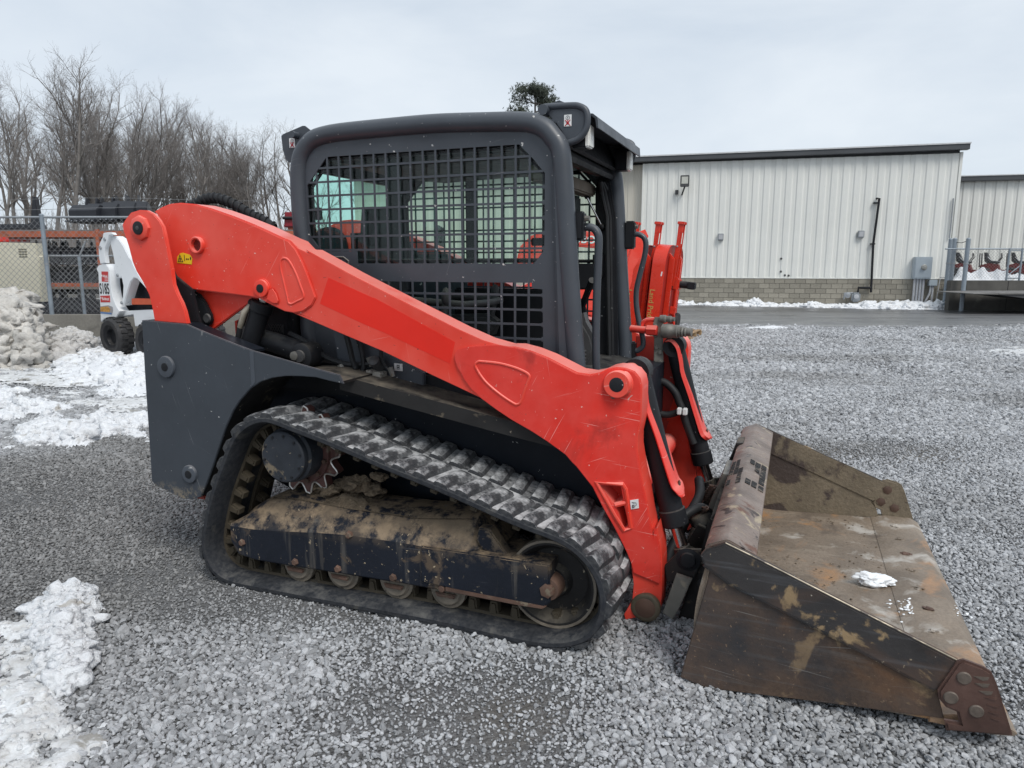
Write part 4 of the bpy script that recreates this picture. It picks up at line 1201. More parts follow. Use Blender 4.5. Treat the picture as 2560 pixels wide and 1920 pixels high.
# hand rails either side of the door
hr = [(0.768,1.646),(0.794,1.656),(0.824,1.649),(0.842,1.627),(0.847,1.595),(0.846,1.496),(0.843,1.352),(0.844,1.169),(0.848,1.043)]
MB().tube(smooth_path([p3(p, -0.43) for p in hr], 4), 0.017, 12).build("hand_rail", cabgrey, L)
q = [(0.748,1.705),(0.791,1.708),(0.773,1.652),(0.755,1.617)]
MB().box(0.735, 0.79, -0.475, -0.42, 1.60, 1.72, 0.008).build("hinge_block", black, L)
MB().cyl((0.79, -0.45, 1.69), (0.81, -0.45, 1.69), 0.012, 0.012, 6).build("hinge_bolt", plated, L)
hr = [(0.799,1.658),(0.827,1.659),(0.857,1.641),(0.869,1.604),(0.863,1.541),(0.842,1.449),(0.824,1.357),(0.827,1.264),(0.846,1.17),(0.867,1.095),(0.869,1.048),(0.846,1.023),(0.831,1.018)]
MB().tube(smooth_path([(p[0], 0.50, p[1]) for p in hr], 4), 0.015, 12).build("hand_rail", cabgrey, L)
MB().box(0.755, 0.81, 0.46, 0.52, 1.58, 1.73, 0.008).build("hinge_block", black, L)
MB().cyl((0.80, 0.49, 1.70), (0.825, 0.49, 1.70), 0.011, 0.011, 6).build("hinge_bolt", plated, L)
MB().box(0.76, 0.83, 0.47, 0.53, 0.97, 1.07, 0.008).build("hinge_block", black, L)
# gas strut of the raised door, seat, levers and trim seen through the opening
st0 = [(0.523,1.943),(0.571,1.849),(0.649,1.696)]
b = MB().cyl(p3(st0[0], 0.36), p3(st0[1], 0.37), 0.013, 0.013, 12)
sb = b.build("gas_strut", black, L)
MB().cyl(p3(st0[1], 0.37), p3(st0[2], 0.40), 0.006, 0.006, 10).build("strut_rod", chrome, sb)
MB().ball(p3(st0[2], 0.40), 0.02, 2).build("strut_ball", black, sb)
b = MB().prism([(-0.42, 1.05), (-0.12, 1.05), (-0.05, 1.10), (-0.08, 1.16), (-0.40, 1.14), (-0.46, 1.40), (-0.50, 1.66), (-0.56, 1.66), (-0.55, 1.38)], -0.23, 0.23, bev=0.035)
seat = b.build("seat", seatfab, L)
MB().prism([(-0.47, 1.60), (-0.44, 1.72), (-0.47, 1.80), (-0.54, 1.80), (-0.56, 1.62)], -0.14, 0.14, bev=0.03).build("head_rest", seatfab, seat)
for s in (-1, 1):
    MB().prism([(-0.38, 1.20), (0.02, 1.22), (0.08, 1.18), (0.05, 1.10), (-0.30, 1.08)], s * 0.31 - 0.05, s * 0.31 + 0.05, bev=0.02).build("armrest", plastic, seat)
    c = MB().tube([(0.03, s * 0.31, 1.20), (0.05, s * 0.31, 1.30)], 0.018, 10)
    c.ball((0.055, s * 0.31, 1.34), 0.032, 2, (0.8, 0.8, 1.5))
    c.build("joystick", plastic, seat)
MB().tube([(-0.25, -0.24, 1.32), (0.12, -0.24, 1.30), (0.16, 0.0, 1.30), (0.12, 0.24, 1.30), (-0.25, 0.24, 1.32)], 0.018, 10).build("lap_bar", plastic, seat)
MB().box(0.45, 0.54, 0.16, 0.36, 1.72, 1.86, 0.015).build("roof_speaker", black, L)
q = [(0.634,1.247),(0.672,1.261),(0.686,1.214),(0.723,1.154),(0.742,1.094),(0.73,1.032),(0.7,0.978),(0.641,0.975),(0.636,1.151)]
MB().prism(q, -0.05, 0.05, bev=0.02).build("foot_console", plastic, L)
MB().tube([(0.70, 0.02, 1.42), (0.60, 0.20, 1.28), (0.62, 0.30, 1.10)], 0.018, 8).build("console_arm", black, L)
b = MB()
for i in range(5):
    z = 1.0 + i * 0.018
    b.box(0.62, 0.70, -0.20, -0.06, z, z + 0.008, 0.002)
b.build("pedal_ribs", plastic, L)
b = MB().box(0.50, 0.62, 0.36, 0.44, 1.36, 1.50, 0.01)
b.box(0.60, 0.66, 0.38, 0.43, 1.42, 1.56, 0.01)
b.build("door_latch", black, L)
MB().box(-0.25, 0.42, 0.40, 0.455, 1.02, 1.36, 0.01).build("side_console", black, L)
for z in (1.19, 1.27):
    MB().lathe([(0.006, -0.012), (0.022, -0.010), (0.024, 0.0)], (0.40, 0.400, z), (0, 1, 0), 12).build("console_bolt", plated, L)

# corrugated hose looping over the rear of the arm
hp = [(-1.395,1.804),(-1.333,1.822),(-1.28,1.837),(-1.228,1.841),(-1.178,1.834),(-1.121,1.816),(-1.066,1.792),(-1.005,1.76),(-0.951,1.735),(-0.904,1.717),(-0.845,1.681)]
path = smooth_path([p3(p, -0.45) for p in hp], 5)
hs = MB().tube(path, 0.023, 12).build("hydraulic_hose", hosemat, L)
b = MB()
hel = []
for i in range(len(path) * 8):
    t = i / 8
    i0 = min(int(t), len(path) - 2)
    p = path[i0].lerp(path[i0 + 1], t - i0)
    tg = (path[i0 + 1] - path[i0]).normalized()
    up = Vector((0, 1, 0))
    w = tg.cross(up)
    a = t * 2.1
    hel.append(p + (up * math.cos(a) + w * math.sin(a)) * 0.024)
b.tube(hel, 0.006, 5)
b.build("spiral_wrap", hosemat, hs)

# ---------------------------------------------------------------- auxiliary couplers on the far arm
br_ = [(0.925, 1.205), (0.985, 1.205), (1.00, 1.10), (1.00, 0.93), (0.975, 0.905), (0.945, 0.935), (0.925, 1.05)]
q = [(0.934,1.212),(0.977,1.213),(0.983,1.177),(0.982,1.111),(0.99,0.95),(0.966,0.946),(0.936,0.968),(0.934,1.109),(0.925,1.175)]
cb = MB().prism(q, 0.478, 0.488, bev=0.003).build("coupler_bracket", paleplate, L)
for u in [(0.941,1.161),(0.94,1.112),(0.951,1.045),(0.972,1.02),(0.971,0.966)]:
    MB().cyl((u[0], 0.468, u[1]), (u[0], 0.480, u[1]), 0.013, 0.013, 6, 0.002).build("bracket_bolt", plated, cb)
q = [(0.904,1.143),(0.983,1.139),(1.015,1.14),(1.035,1.137),(1.073,1.143),(1.048,1.141)]
zc = q[1][1]
xc = q[1][0]
b = MB().lathe([(0.012, 0), (0.038, 0.0), (0.040, 0.02), (0.040, 0.05), (0.036, 0.055), (0.036, 0.085), (0.031, 0.088), (0.031, 0.10), (0.026, 0.102), (0.030, 0.112), (0.024, 0.118), (0.028, 0.128), (0.022, 0.134), (0.022, 0.16), (0.010, 0.16)], (xc, 0.46, zc), (1, -0.15, 0), 24)
b.build("quick_coupler", plated, L)
b = MB().cyl((xc - 0.09, 0.47, zc), (xc - 0.03, 0.465, zc), 0.030, 0.030, 6, 0.003)
b.tube([(xc - 0.30, 0.50, zc + 0.01), (xc - 0.09, 0.47, zc)], 0.020, 10)
b.build("hydraulic_pipe", red_worn, L)
q = [(0.974,1.203),(1.013,1.197)]
MB().lathe([(0.008, 0), (0.020, 0), (0.022, 0.03), (0.016, 0.035), (0.018, 0.06), (0.012, 0.065), (0.012, 0.08)], (q[0][0] - 0.01, 0.48, q[0][1]), (1, -0.1, 0), 16).build("quick_coupler", plated, L)
MB().tube(smooth_path([(p[0], 0.50, p[1]) for p in [(0.928,1.197),(0.888,1.192),(0.865,1.175),(0.856,1.144)]], 5), 0.013, 8).build("hydraulic_pipe", red_worn, L)
# hoses down the inside of the far arm
hp = [(0.936,0.85),(0.958,0.859),(0.999,0.859),(1.035,0.836),(1.068,0.799),(1.087,0.755),(1.107,0.715),(1.127,0.647),(1.157,0.571),(1.176,0.526)]
MB().tube(smooth_path([(p[0], 0.45, p[1]) for p in hp], 4), 0.021, 10).build("hydraulic_hose", hosemat, L)
hp = [(0.987,0.678),(1.028,0.676),(1.068,0.689),(1.098,0.705)]
MB().tube(smooth_path([(p[0], 0.45, p[1]) for p in hp], 4), 0.019, 10).build("hydraulic_hose", hosemat, L)
for u in [(1.096,0.709),(1.126,0.708)]:
    MB().box(u[0] - 0.012, u[0] + 0.012, 0.40, 0.44, u[1] - 0.018, u[1] + 0.018, 0.004).build("hose_tag", white_plastic, L)
for u in [(0.911,0.928),(0.881,0.929)]:
    MB().cyl((u[0], 0.55, u[1]), (u[0], 0.575, u[1]), 0.014, 0.014, 6, 0.002).build("arm_bolt", rustbrown, L)
u = [(0.922,0.879)][0]
b = MB().lathe([(0.006, -0.01), (0.024, -0.008), (0.024, 0.01)], (u[0], 0.56, u[1]), (0, 1, 0), 12)
b.tube([(u[0], 0.54, u[1]), (u[0] - 0.01, 0.53, u[1] - 0.06)], 0.008, 6)
b.build("eye_bolt", plated, L)

# ---------------------------------------------------------------- quick attach plate between the arms and the bucket
cpl = [(1.194,0.23),(1.231,0.277),(1.254,0.314),(1.343,0.326),(1.349,0.284),(1.33,0.224),(1.316,0.186),(1.284,0.175),(1.208,0.159)]
qa = MB().prism(cpl, -0.556, -0.530, bev=0.004).build("quick_attach_plate", blackmuddy, L)
u = [(1.292,0.276)][0]
MB().lathe([(0.012, -0.010), (0.030, -0.008), (0.034, 0.0), (0.050, 0.004)], (u[0], -0.560, u[1]), (0, 1, 0), 28).build("coupler_pin", black, qa)
lk = [(1.25,0.217),(1.315,0.205),(1.27,0.075),(1.244,0.013),(1.201,0.035),(1.22,0.107)]
MB().prism(lk, -0.592, -0.566, bev=0.004).build("locking_lever", paleplate, qa)
MB().prism([(1.325,0.257),(1.39,0.244),(1.353,0.103),(1.317,-0.071),(1.272,-0.05),(1.259,-0.004),(1.297,0.146)], -0.525, -0.500, bev=0.004).build("attach_hook", blackmuddy, qa)
u = [(1.351,0.167)][0]
MB().lathe([(0.003, -0.001), (0.020, 0.0), (0.020, 0.003)], (u[0], -0.529, u[1]), (0, 1, 0), 16).build("hook_hole", ink, qa)
b = MB()
b.cyl((1.27, -0.53, 0.20), (1.27, 0.53, 0.20), 0.035, 0.035, 18)
for s in (1,):
    b.prism([(p[0], p[1]) for p in cpl], s * 0.53, s * 0.556, bev=0.004)
b.prism([(1.19, 0.04), (1.30, 0.04), (1.36, 0.32), (1.30, 0.34), (1.24, 0.22)], -0.30, -0.27, bev=0.003)
b.prism([(1.19, 0.04), (1.30, 0.04), (1.36, 0.32), (1.30, 0.34), (1.24, 0.22)], 0.27, 0.30, bev=0.003)
b.build("attach_frame", blackmuddy, qa)
b = MB().prism([(1.28, 0.05), (1.30, 0.05), (1.385, 0.42), (1.365, 0.43)], -0.46, 0.46, bev=0.003)
b.build("attach_face_plate", blackmuddy, qa)
for yy in (-0.16, 0.18):
    pth = []
    for i in range(90):
        a = i * 0.55
        t = i / 89
        pth.append((1.27 + 0.05 * t + 0.017 * math.cos(a), yy + 0.017 * math.sin(a) - 0.05 * t, 0.30 + 0.10 * t))
    MB().tube(pth, 0.005, 5).build("lock_spring", rustbrown, qa)
MB().tube(smooth_path([(1.20, -0.40, 0.12), (1.17, -0.25, 0.16), (1.22, -0.1, 0.28), (1.26, 0.05, 0.36), (1.24, 0.2, 0.40)], 6), 0.024, 10).build("attach_hose", hosemat, L)
MB().tube(smooth_path([(1.22, -0.30, 0.36), (1.28, -0.22, 0.39), (1.32, -0.15, 0.36), (1.34, -0.10, 0.28)], 6), 0.022, 10).build("attach_hose", hosemat, L)
b = MB().ball((1.30, -0.20, 0.33), 0.05, 2, (1, 1.5, 0.8), 0.4, 2)
b.build("lock_body", blackmuddy, qa)

# ---------------------------------------------------------------- bucket
BY = 1.0
side = [(1.389,0.494),(1.407,0.519),(1.47,0.55),(1.569,0.513),(2.191,0.266),(2.15,0.165),(2.145,0.143),(2.171,0.056),(1.735,0.018),(1.43,-0.012),(1.336,0.01),(1.384,0.247),(1.424,0.443),(1.395,0.466)]
bucket = MB().prism(side, -BY - 0.006, -BY + 0.010, bev=0.003).build("bucket", bucketside, L)
bucket.name = "bucket"
band = [(1.389,0.494),(1.407,0.519),(1.47,0.55),(1.569,0.513),(2.191,0.266),(2.15,0.165),(2.134,0.153),(1.845,0.27),(1.494,0.404),(1.403,0.461)]
MB().prism(band, -BY - 0.022, -BY - 0.007, bev=0.006).build("side_band", bucketblack, bucket)
MB().tube([(p[0], -BY - 0.014, p[1] + 0.001) for p in band[2:5]], 0.0028, 6).build("worn_edge", pm("scuffed_bare_edge", (0.30, 0.26, 0.20), 0.45, 0.3, mott=(0.5, 12), spots=((8, 0.52, 0.05, (0.06, 0.05, 0.045), 5),)), bucket)
MB().tube([(p[0], BY - 0.026, p[1] + 0.001) for p in band[2:5]], 0.0045, 6).build("worn_edge", bucketblack, bucket)
MB().tube([p3(p, -BY - 0.008) for p in [band[9], band[8], band[7], band[6]]], 0.010, 8).build("band_weld", bucketblack, bucket)
sp2 = MB().prism(side, BY - 0.030, BY - 0.016, bev=0.003).build("side_plate", bucketmud, bucket)
MB().prism(band, BY - 0.036, BY - 0.0295, bev=0.003).build("side_band", bucketmud, bucket)
cut = [(2.184,0.274),(2.2,0.283),(2.254,0.27),(2.276,0.258),(2.293,0.223),(2.319,0.15),(2.348,0.069),(2.35,0.061),(2.271,0.049),(2.174,0.033),(2.166,0.067),(2.207,0.07),(2.197,0.104),(2.166,0.113),(2.144,0.138),(2.139,0.167)]
for y0, nm in ((-BY - 0.038, 0), (BY - 0.015, 1)):
    o = MB().prism(cut, y0, y0 + 0.024, bev=0.008).build("side_cutter", bucketmud if nm else cutterplate, bucket)
MB().prism([(p[0] - 0.02, p[1]) for p in cut], BY - 0.030, BY - 0.0165, bev=0.003).build("toe_plate", bucketmud, bucket)
for u in [(2.204,0.226),(2.175,0.152),(2.247,0.123)]:
    MB().lathe([(0.010, -0.0035), (0.018, -0.0035), (0.021, 0.0), (0.021, 0.004)], (u[0], -BY - 0.040, u[1]), (0, 1, 0), 24).build("cutter_bolt", boltgrey, bucket)
    MB().lathe([(0.012, 0.0), (0.026, 0.004), (0.026, 0.012)], (u[0], BY - 0.036, u[1]), (0, 1, 0), 6).build("cutter_bolt", rustbrown, bucket)
for k, u in enumerate([(2.249,0.238),(2.253,0.216),(2.265,0.193),(2.28,0.175),(2.288,0.152),(2.293,0.129),(2.299,0.109)]):
    w = 0.021 - 0.001 * k
    MB().prism([(u[0] - w, u[1]), (u[0] + w, u[1] + 0.006), (u[0] + w * 0.8, u[1] - 0.006), (u[0] + w * 0.2, u[1] - (0.010 if k < 3 else 0.005))], -BY - 0.0405, -BY - 0.037, bev=0.001).build("wear_notch", boltgrey if k < 3 else cutterplate, bucket)
fl = [(2.30, 0.062), (2.15, 0.052), (1.95, 0.045), (1.62, 0.030), (1.50, 0.040), (1.425, 0.085), (1.390, 0.18), (1.395, 0.32), (1.425, 0.47)]
fp = smooth_path([(p[0], p[1], 0) for p in fl], 4)
MB().prism(ribbon([(p.x, p.y) for p in fp], 0.014), -BY + 0.008, BY - 0.028).build("bucket_floor", bucketin, bucket)
edge = [(2.13, 0.030), (2.13, 0.054), (2.20, 0.074), (2.33, 0.074), (2.372, 0.050), (2.365, 0.040), (2.30, 0.030)]
MB().prism(edge, -BY + 0.0, BY - 0.02, bev=0.003).build("cutting_edge", pm("muddy_cutting_edge", (0.225, 0.182, 0.14), 0.55, mott=(0.4, 3), fine=(0.45, 70, (0.12, 0.09, 0.065)), spots=((2.4, 0.54, 0.10, (0.34, 0.20, 0.11), 8, 0.8), (3.4, 0.57, 0.10, (0.12, 0.095, 0.075), 10, 0.5), (4.2, 0.56, 0.10, (0.44, 0.41, 0.37), 9, 0.4)), bump=(0.45, 50)), bucket)
for k in range(9):
    y = -0.84 + k * 0.205
    MB().ball((2.235 + 0.004 * (k % 2), y, 0.074), 0.017, 3, (1.3, 1.0, 0.5), 0.7, k).build("edge_bolt", MATS["muddy_cutting_edge"] if k % 3 else rustbrown, bucket)
bar = [(1.402, 0.470), (1.400, 0.515), (1.412, 0.528), (1.470, 0.553), (1.482, 0.552), (1.572, 0.510), (1.574, 0.500), (1.545, 0.492), (1.470, 0.505), (1.43, 0.462)]
MB().prism(bar, -BY + 0.011, BY - 0.030, bev=0.005).build("top_bar", bartop, bucket)
grip = pm("black_grip_tape", (0.02, 0.02, 0.021), 0.85, mott=(0.4, 30), spots=((25, 0.56, 0.05, (0.13, 0.11, 0.09), 4),), bump=(1.0, 120, 0.008))
rng = random.Random(5)
for seg_, (pa, pb, off) in enumerate((((1.406, 0.5235), (1.468, 0.5515), (-0.4, 0.92)), ((1.486, 0.5495), (1.566, 0.5125), (0.43, 0.9)))):
    for j in range(3):
        for k in range(5):
            y0 = -0.27 + k * 0.085 + rng.uniform(-0.006, 0.006)
            if rng.random() < 0.2:
                continue
            t0, t1 = j / 3 + rng.uniform(0, 0.04), (j + 1) / 3 - rng.uniform(0.02, 0.08)
            a = (pa[0] + (pb[0] - pa[0]) * t0, pa[1] + (pb[1] - pa[1]) * t0)
            c = (pa[0] + (pb[0] - pa[0]) * t1, pa[1] + (pb[1] - pa[1]) * t1)
            n = Vector(off).normalized() * 0.004
            ol = [a, c, (c[0] + n.x, c[1] + n.y), (a[0] + n.x, a[1] + n.y)]
            MB().prism(ol, y0, y0 + rng.uniform(0.065, 0.082)).build("grip_patch", grip, bucket)
rng = random.Random(9)
b = MB()
for k in range(420):
    x, y = rng.uniform(1.55, 2.30), rng.uniform(-0.95, 0.92)
    if mnoise.noise(Vector((x * 3, y * 3, 2))) < 0.05:
        continue
    b.ball((x, y, 0.050 + 0.02 * max(0, (x - 2.1) / 0.2)), rng.uniform(0.0015, 0.0055), 1, (1.4, 1.2, 0.6), 0.6, k)
tag(b.build("dirt_crumbs", mudmat, bucket), None, None, None, "stuff")
# back plates that hook on to the quick attach
for y0, y1, pts_ in ((0.08, 0.36, [(1.300, 0.29), (1.395, 0.255), (1.418, 0.475), (1.365, 0.478)]),):
    MB().prism(pts_, y0, y1, bev=0.004).build("step_plate", paleplate, bucket)
MB().prism([(1.36, 0.36), (1.455, 0.465), (1.452, 0.480), (1.395, 0.475), (1.345, 0.38)], -0.44, -0.425, bev=0.003).build("hook_gusset", blackmuddy, bucket)
MB().prism([(1.36, 0.36), (1.43, 0.455), (1.43, 0.54), (1.395, 0.535), (1.345, 0.38)], 0.50, 0.66, bev=0.004).build("hook_gusset", blackmuddy, bucket)
MB().prism([(1.355, 0.03), (1.375, 0.03), (1.405, 0.45), (1.385, 0.46)], -0.72, 0.72, bev=0.003).build("back_plate", blackmuddy, bucket)

# loose snow in the bucket
c = thing("snow_chunk", "white lump of snow lying on the muddy bucket floor", "snow", (0, 0, 0))
sx, sy = [(q[0], q[1]) for q in [(1.659,3.051)]][0]
c.location = (sx, sy, 0.058)
b = MB()
for k, (dx, dy, r, sq) in enumerate(((0, 0, 0.062, 0.40), (-0.03, 0.012, 0.046, 0.62), (0.045, -0.005, 0.04, 0.45))):
    b.ball((dx, dy, r * sq * 0.75), r, 4, (1.1, 0.6, sq), 0.5, k + 3)

b.build("snow_lump", pm("icy_snow", (0.82, 0.85, 0.88), 0.5, mott=(0.06, 8), bump=(0.5, 25, 0.01)), c, 70)
rng = random.Random(11)
b = MB()
pa, pb = [(1.673,2.807),(1.796,2.754)]
for k in range(170):
    t = rng.random()
    x = pa[0] + (pb[0] - pa[0]) * t + rng.gauss(0, 0.05)
    y = pa[1] + (pb[1] - pa[1]) * t + rng.gauss(0, 0.05)
    r = abs(rng.gauss(0, 0.0028)) + 0.0014
    b.ball((x, y, 0.068), r, 1, (1.4, 1, 0.6), 0.6, k)
o = b.build("snow_crumbs", MATS["icy_snow"], None)
tag(o, "scattered snow crumbs near the cutting edge inside the bucket", "snow", None, "stuff")

# ================================================================== GROUND
gravelbase = pm("packed_gravel_base", (0.115, 0.114, 0.112), 0.95, mott=(0.25, 0.9), fine=(0.75, 55, (0.27, 0.275, 0.285)),
                spots=((70, 0.60, 0.05, (0.055, 0.055, 0.058), 2), (110, 0.62, 0.06, (0.40, 0.41, 0.42), 2), (0.55, 0.56, 0.10, (0.15, 0.135, 0.115), 5, 0.8)),
                bump=(1.0, 60, 0.03))
asphaltm = pm("wet_asphalt", (0.085, 0.087, 0.092), 0.34, mott=(0.25, 0.5), fine=(0.4, 300, (0.11, 0.11, 0.115)),
              streak=((0.19, 0.19, 0.193), (0.06, 0.9, 1), 0.50, 0.85), bump=(0.12, 200, 0.003), spots=((0.35, 0.60, 0.06, (0.04, 0.042, 0.046), 5, 0.8),))  # streak: pale bands paint the sky's reflection on the wet surface


def ground_z(x, y):
    return 0.012 * fbm(x * 0.45, y * 0.45, 3, 3) + 0.006 * fbm(x * 2.1, y * 2.1, 2, 9)


def grid_sheet(name, x0, x1, y0, y1, nx, ny, zf, mat):
    X, Y = np.meshgrid(np.linspace(x0, x1, nx), np.linspace(y0, y1, ny))
    Z = zf(X, Y)
    V = np.stack([X, Y, Z], -1).reshape(-1, 3)
    idx = np.arange(nx * ny).reshape(ny, nx)
    F = np.stack([idx[:-1, :-1], idx[:-1, 1:], idx[1:, 1:], idx[1:, :-1]], -1).reshape(-1, 4)
    me = bpy.data.meshes.new(name)
    me.from_pydata(V.tolist(), [], F.tolist())
    me.shade_smooth()
    me.materials.append(mat)
    return put(name, me)


o = grid_sheet("gravel_ground", -26, 30, -6, 18.4, 150, 70, lambda X, Y: ground_z(X, Y) - 0.012, gravelbase)
tag(o, kind="structure")
b = MB()
b.box(-900, 900, -300, 1800, -1.2, -0.30)
o = b.build("terrain", pm("distant_ground", (0.16, 0.15, 0.13), 0.95, mott=(0.3, 0.05)), None)
tag(o, kind="structure")
ax = [(4.075,16.875),(12.006,16.631)]
o = grid_sheet("asphalt_lot", 1.5, 60, 16.2, 48, 240, 260, lambda X, Y: np.clip((Y - ax[0][1] - 0.1 + 0.35 * fbm(X * 0.5, Y * 0.8, 4, 41)) / 1.2, -0.03, 0.012) - 0.21 * np.clip((Y - 18.5) / 6, 0, 1), asphaltm)
tag(o, kind="structure")
o = grid_sheet("dirt_yard", -60, 1.6, 18.3, 60, 30, 30, lambda X, Y: -0.004 + 0 * X, pm("muddy_yard", (0.10, 0.095, 0.085), 0.9, mott=(0.35, 0.4), spots=((0.4, 0.55, 0.08, (0.55, 0.56, 0.57), 5, 0.6),)))
tag(o, kind="structure")

# ---- loose gravel stones (nobody could count them)
stone = pm("blue_grey_stone", (0.38, 0.39, 0.405), 0.75, mott=(0.22, 12), rnd=0.40, fine=(0.35, 90, (0.20, 0.205, 0.215)), bump=(0.35, 60, 0.004))
n_, l_ = stone.node_tree.nodes, stone.node_tree.links
geo_ = n_.new("ShaderNodeNewGeometry")
pat_ = n_.new("ShaderNodeTexNoise")
pat_.inputs["Scale"].default_value = 0.55
pat_.inputs["Detail"].default_value = 6
pat_.inputs["Roughness"].default_value = 0.62
l_.new(geo_.outputs["Position"], pat_.inputs["Vector"])
ctr_ = n_.new("ShaderNodeVectorMath")          # the churned, damp ground behind the machine
ctr_.operation = "DISTANCE"
ctr_.inputs[1].default_value = (-3.0, 4.2, 0.0)
l_.new(geo_.outputs["Position"], ctr_.inputs[0])
near_ = n_.new("ShaderNodeMapRange")
near_.inputs["From Min"].default_value = 3.0
near_.inputs["From Max"].default_value = 0.8
near_.inputs["To Max"].default_value = 0.24
l_.new(ctr_.outputs["Value"], near_.inputs["Value"])
lmap_ = n_.new("ShaderNodeMapping")            # lanes worn by traffic
lmap_.inputs["Scale"].default_value = (0.10, 0.55, 1)
lmap_.inputs["Rotation"].default_value = (0, 0, R(14))
l_.new(geo_.outputs["Position"], lmap_.inputs["Vector"])
lane_ = n_.new("ShaderNodeTexNoise")
lane_.inputs["Scale"].default_value = 1.6
lane_.inputs["Detail"].default_value = 5
l_.new(lmap_.outputs["Vector"], lane_.inputs["Vector"])
pm_ = n_.new("ShaderNodeMix")
pm_.inputs["Factor"].default_value = 0.5
l_.new(pat_.outputs["Fac"], pm_.inputs[2])
l_.new(lane_.outputs["Fac"], pm_.inputs[3])
add_ = n_.new("ShaderNodeMath")
l_.new(pm_.outputs[0], add_.inputs[0])
l_.new(near_.outputs["Result"], add_.inputs[1])
damp_ = n_.new("ShaderNodeMapRange")
damp_.inputs["From Min"].default_value = 0.50
damp_.inputs["From Max"].default_value = 0.66
damp_.inputs["To Max"].default_value = 0.80
l_.new(add_.outputs[0], damp_.inputs["Value"])
old_ = n_["Principled BSDF"].inputs["Base Color"].links[0].from_socket
wet_ = n_.new("ShaderNodeMix")
wet_.data_type = "RGBA"
wet_.blend_type = "MULTIPLY"
wet_.inputs[7].default_value = (0.46, 0.445, 0.42, 1)
l_.new(damp_.outputs["Result"], wet_.inputs["Factor"])
l_.new(old_, wet_.inputs[6])
l_.new(wet_.outputs[2], n_["Principled BSDF"].inputs["Base Color"])
rs = np.random.default_rng(4)


def stone_points():
    out = []
    for y0, y1, step, s0 in ((0.9, 2.3, 0.0136, 0), (2.3, 4.0, 0.0142, 0), (4.0, 6.0, 0.0170, 0), (6.0, 9.5, 0.024, 0), (9.5, 17.6, 0.036, 0)):
        xm = y1 * 0.95 + 0.6
        X, Y = np.meshgrid(np.arange(-xm, xm, step), np.arange(y0, y1, step))
        X, Y = X.ravel(), Y.ravel()
        X = X + rs.uniform(-0.6, 0.6, X.size) * step
        Y = Y + rs.uniform(-0.6, 0.6, Y.size) * step
        keep = np.abs(X) < Y * (0.95 if y0 < 6 else 0.85) + 0.6
        X, Y = X[keep], Y[keep]
        fines = fbm(X * 0.9 + 5, Y * 0.9, 4, 21)              # patches of fines and dirt
        track_ = np.exp(-((X + 0.9) ** 2 / 0.8 + (Y - 2.2) ** 2 / 0.5))
        fines = fines + 0.30 * np.exp(-((X + 1.55) ** 2 / 0.5 + (Y - 3.1) ** 2 / 0.9)) + 0.22 * np.exp(-((X + 0.2) ** 2 / 0.5 + (Y - 2.25) ** 2 / 0.06))
        coarse = np.clip(0.62 + 0.55 * fbm(X * 1.3, Y * 1.3, 3, 31) - 0.30 * np.clip((Y - 2.2) / 3, 0, 1) * 0.3, 0.35, 1.15)
        sz = step / 0.0215 * rs.lognormal(0, 0.30, X.size) * (0.70 + 0.40 * coarse)
        dens = np.clip(1.2 - np.clip((fines - 0.12) * 1.5, 0, 0.5), 0.5, 1)
        left = np.clip((-X - 1.2) / 1.2, 0, 1) * np.clip((Y - 1.9) / 0.8, 0, 1) * np.clip((6 - Y) / 1.5, 0, 1)
        sz = sz * (1 - 0.22 * left) * (1 - 0.45 * np.clip((fines - 0.10) * 2.2, 0, 0.8))
        k = rs.random(X.size) < dens
        out.append(np.stack([X[k], Y[k], sz[k]], -1))
    return np.concatenate(out)


SP = stone_points()
zz = ground_z(SP[:, 0], SP[:, 1]) - 0.010 + 0.0032 * SP[:, 2] + rs.uniform(-0.003, 0.004, len(SP))
me = bpy.data.meshes.new("gravel_stones")
me.vertices.add(len(SP))
me.vertices.foreach_set("co", np.column_stack([SP[:, 0], SP[:, 1], zz]).astype(np.float32).ravel())
at = me.attributes.new("stone_size", "FLOAT", "POINT")
at.data.foreach_set("value", (SP[:, 2] * 0.0122).astype(np.float32))
at = me.attributes.new("stone_turn", "FLOAT_VECTOR", "POINT")
turn = np.column_stack([rs.uniform(-0.7, 0.7, len(SP)), rs.uniform(-0.7, 0.7, len(SP)), rs.uniform(0, 6.28, len(SP))])
at.data.foreach_set("vector", turn.astype(np.float32).ravel())
at = me.attributes.new("stone_kind", "INT", "POINT")
at.data.foreach_set("value", rs.integers(0, 9, len(SP)).astype(np.int32))
stones = put("gravel_stones", me)
tag(stones, "loose blue grey crushed gravel covering the yard", "gravel", None, "stuff")
ng = bpy.data.node_groups.new("scatter_stones", "GeometryNodeTree")
ng.interface.new_socket("Geometry", in_out="INPUT", socket_type="NodeSocketGeometry")
ng.interface.new_socket("Geometry", in_out="OUTPUT", socket_type="NodeSocketGeometry")
N, K_ = ng.nodes, ng.links
gi, go = N.new("NodeGroupInput"), N.new("NodeGroupOutput")
iop = N.new("GeometryNodeInstanceOnPoints")
join = N.new("GeometryNodeGeometryToInstance")
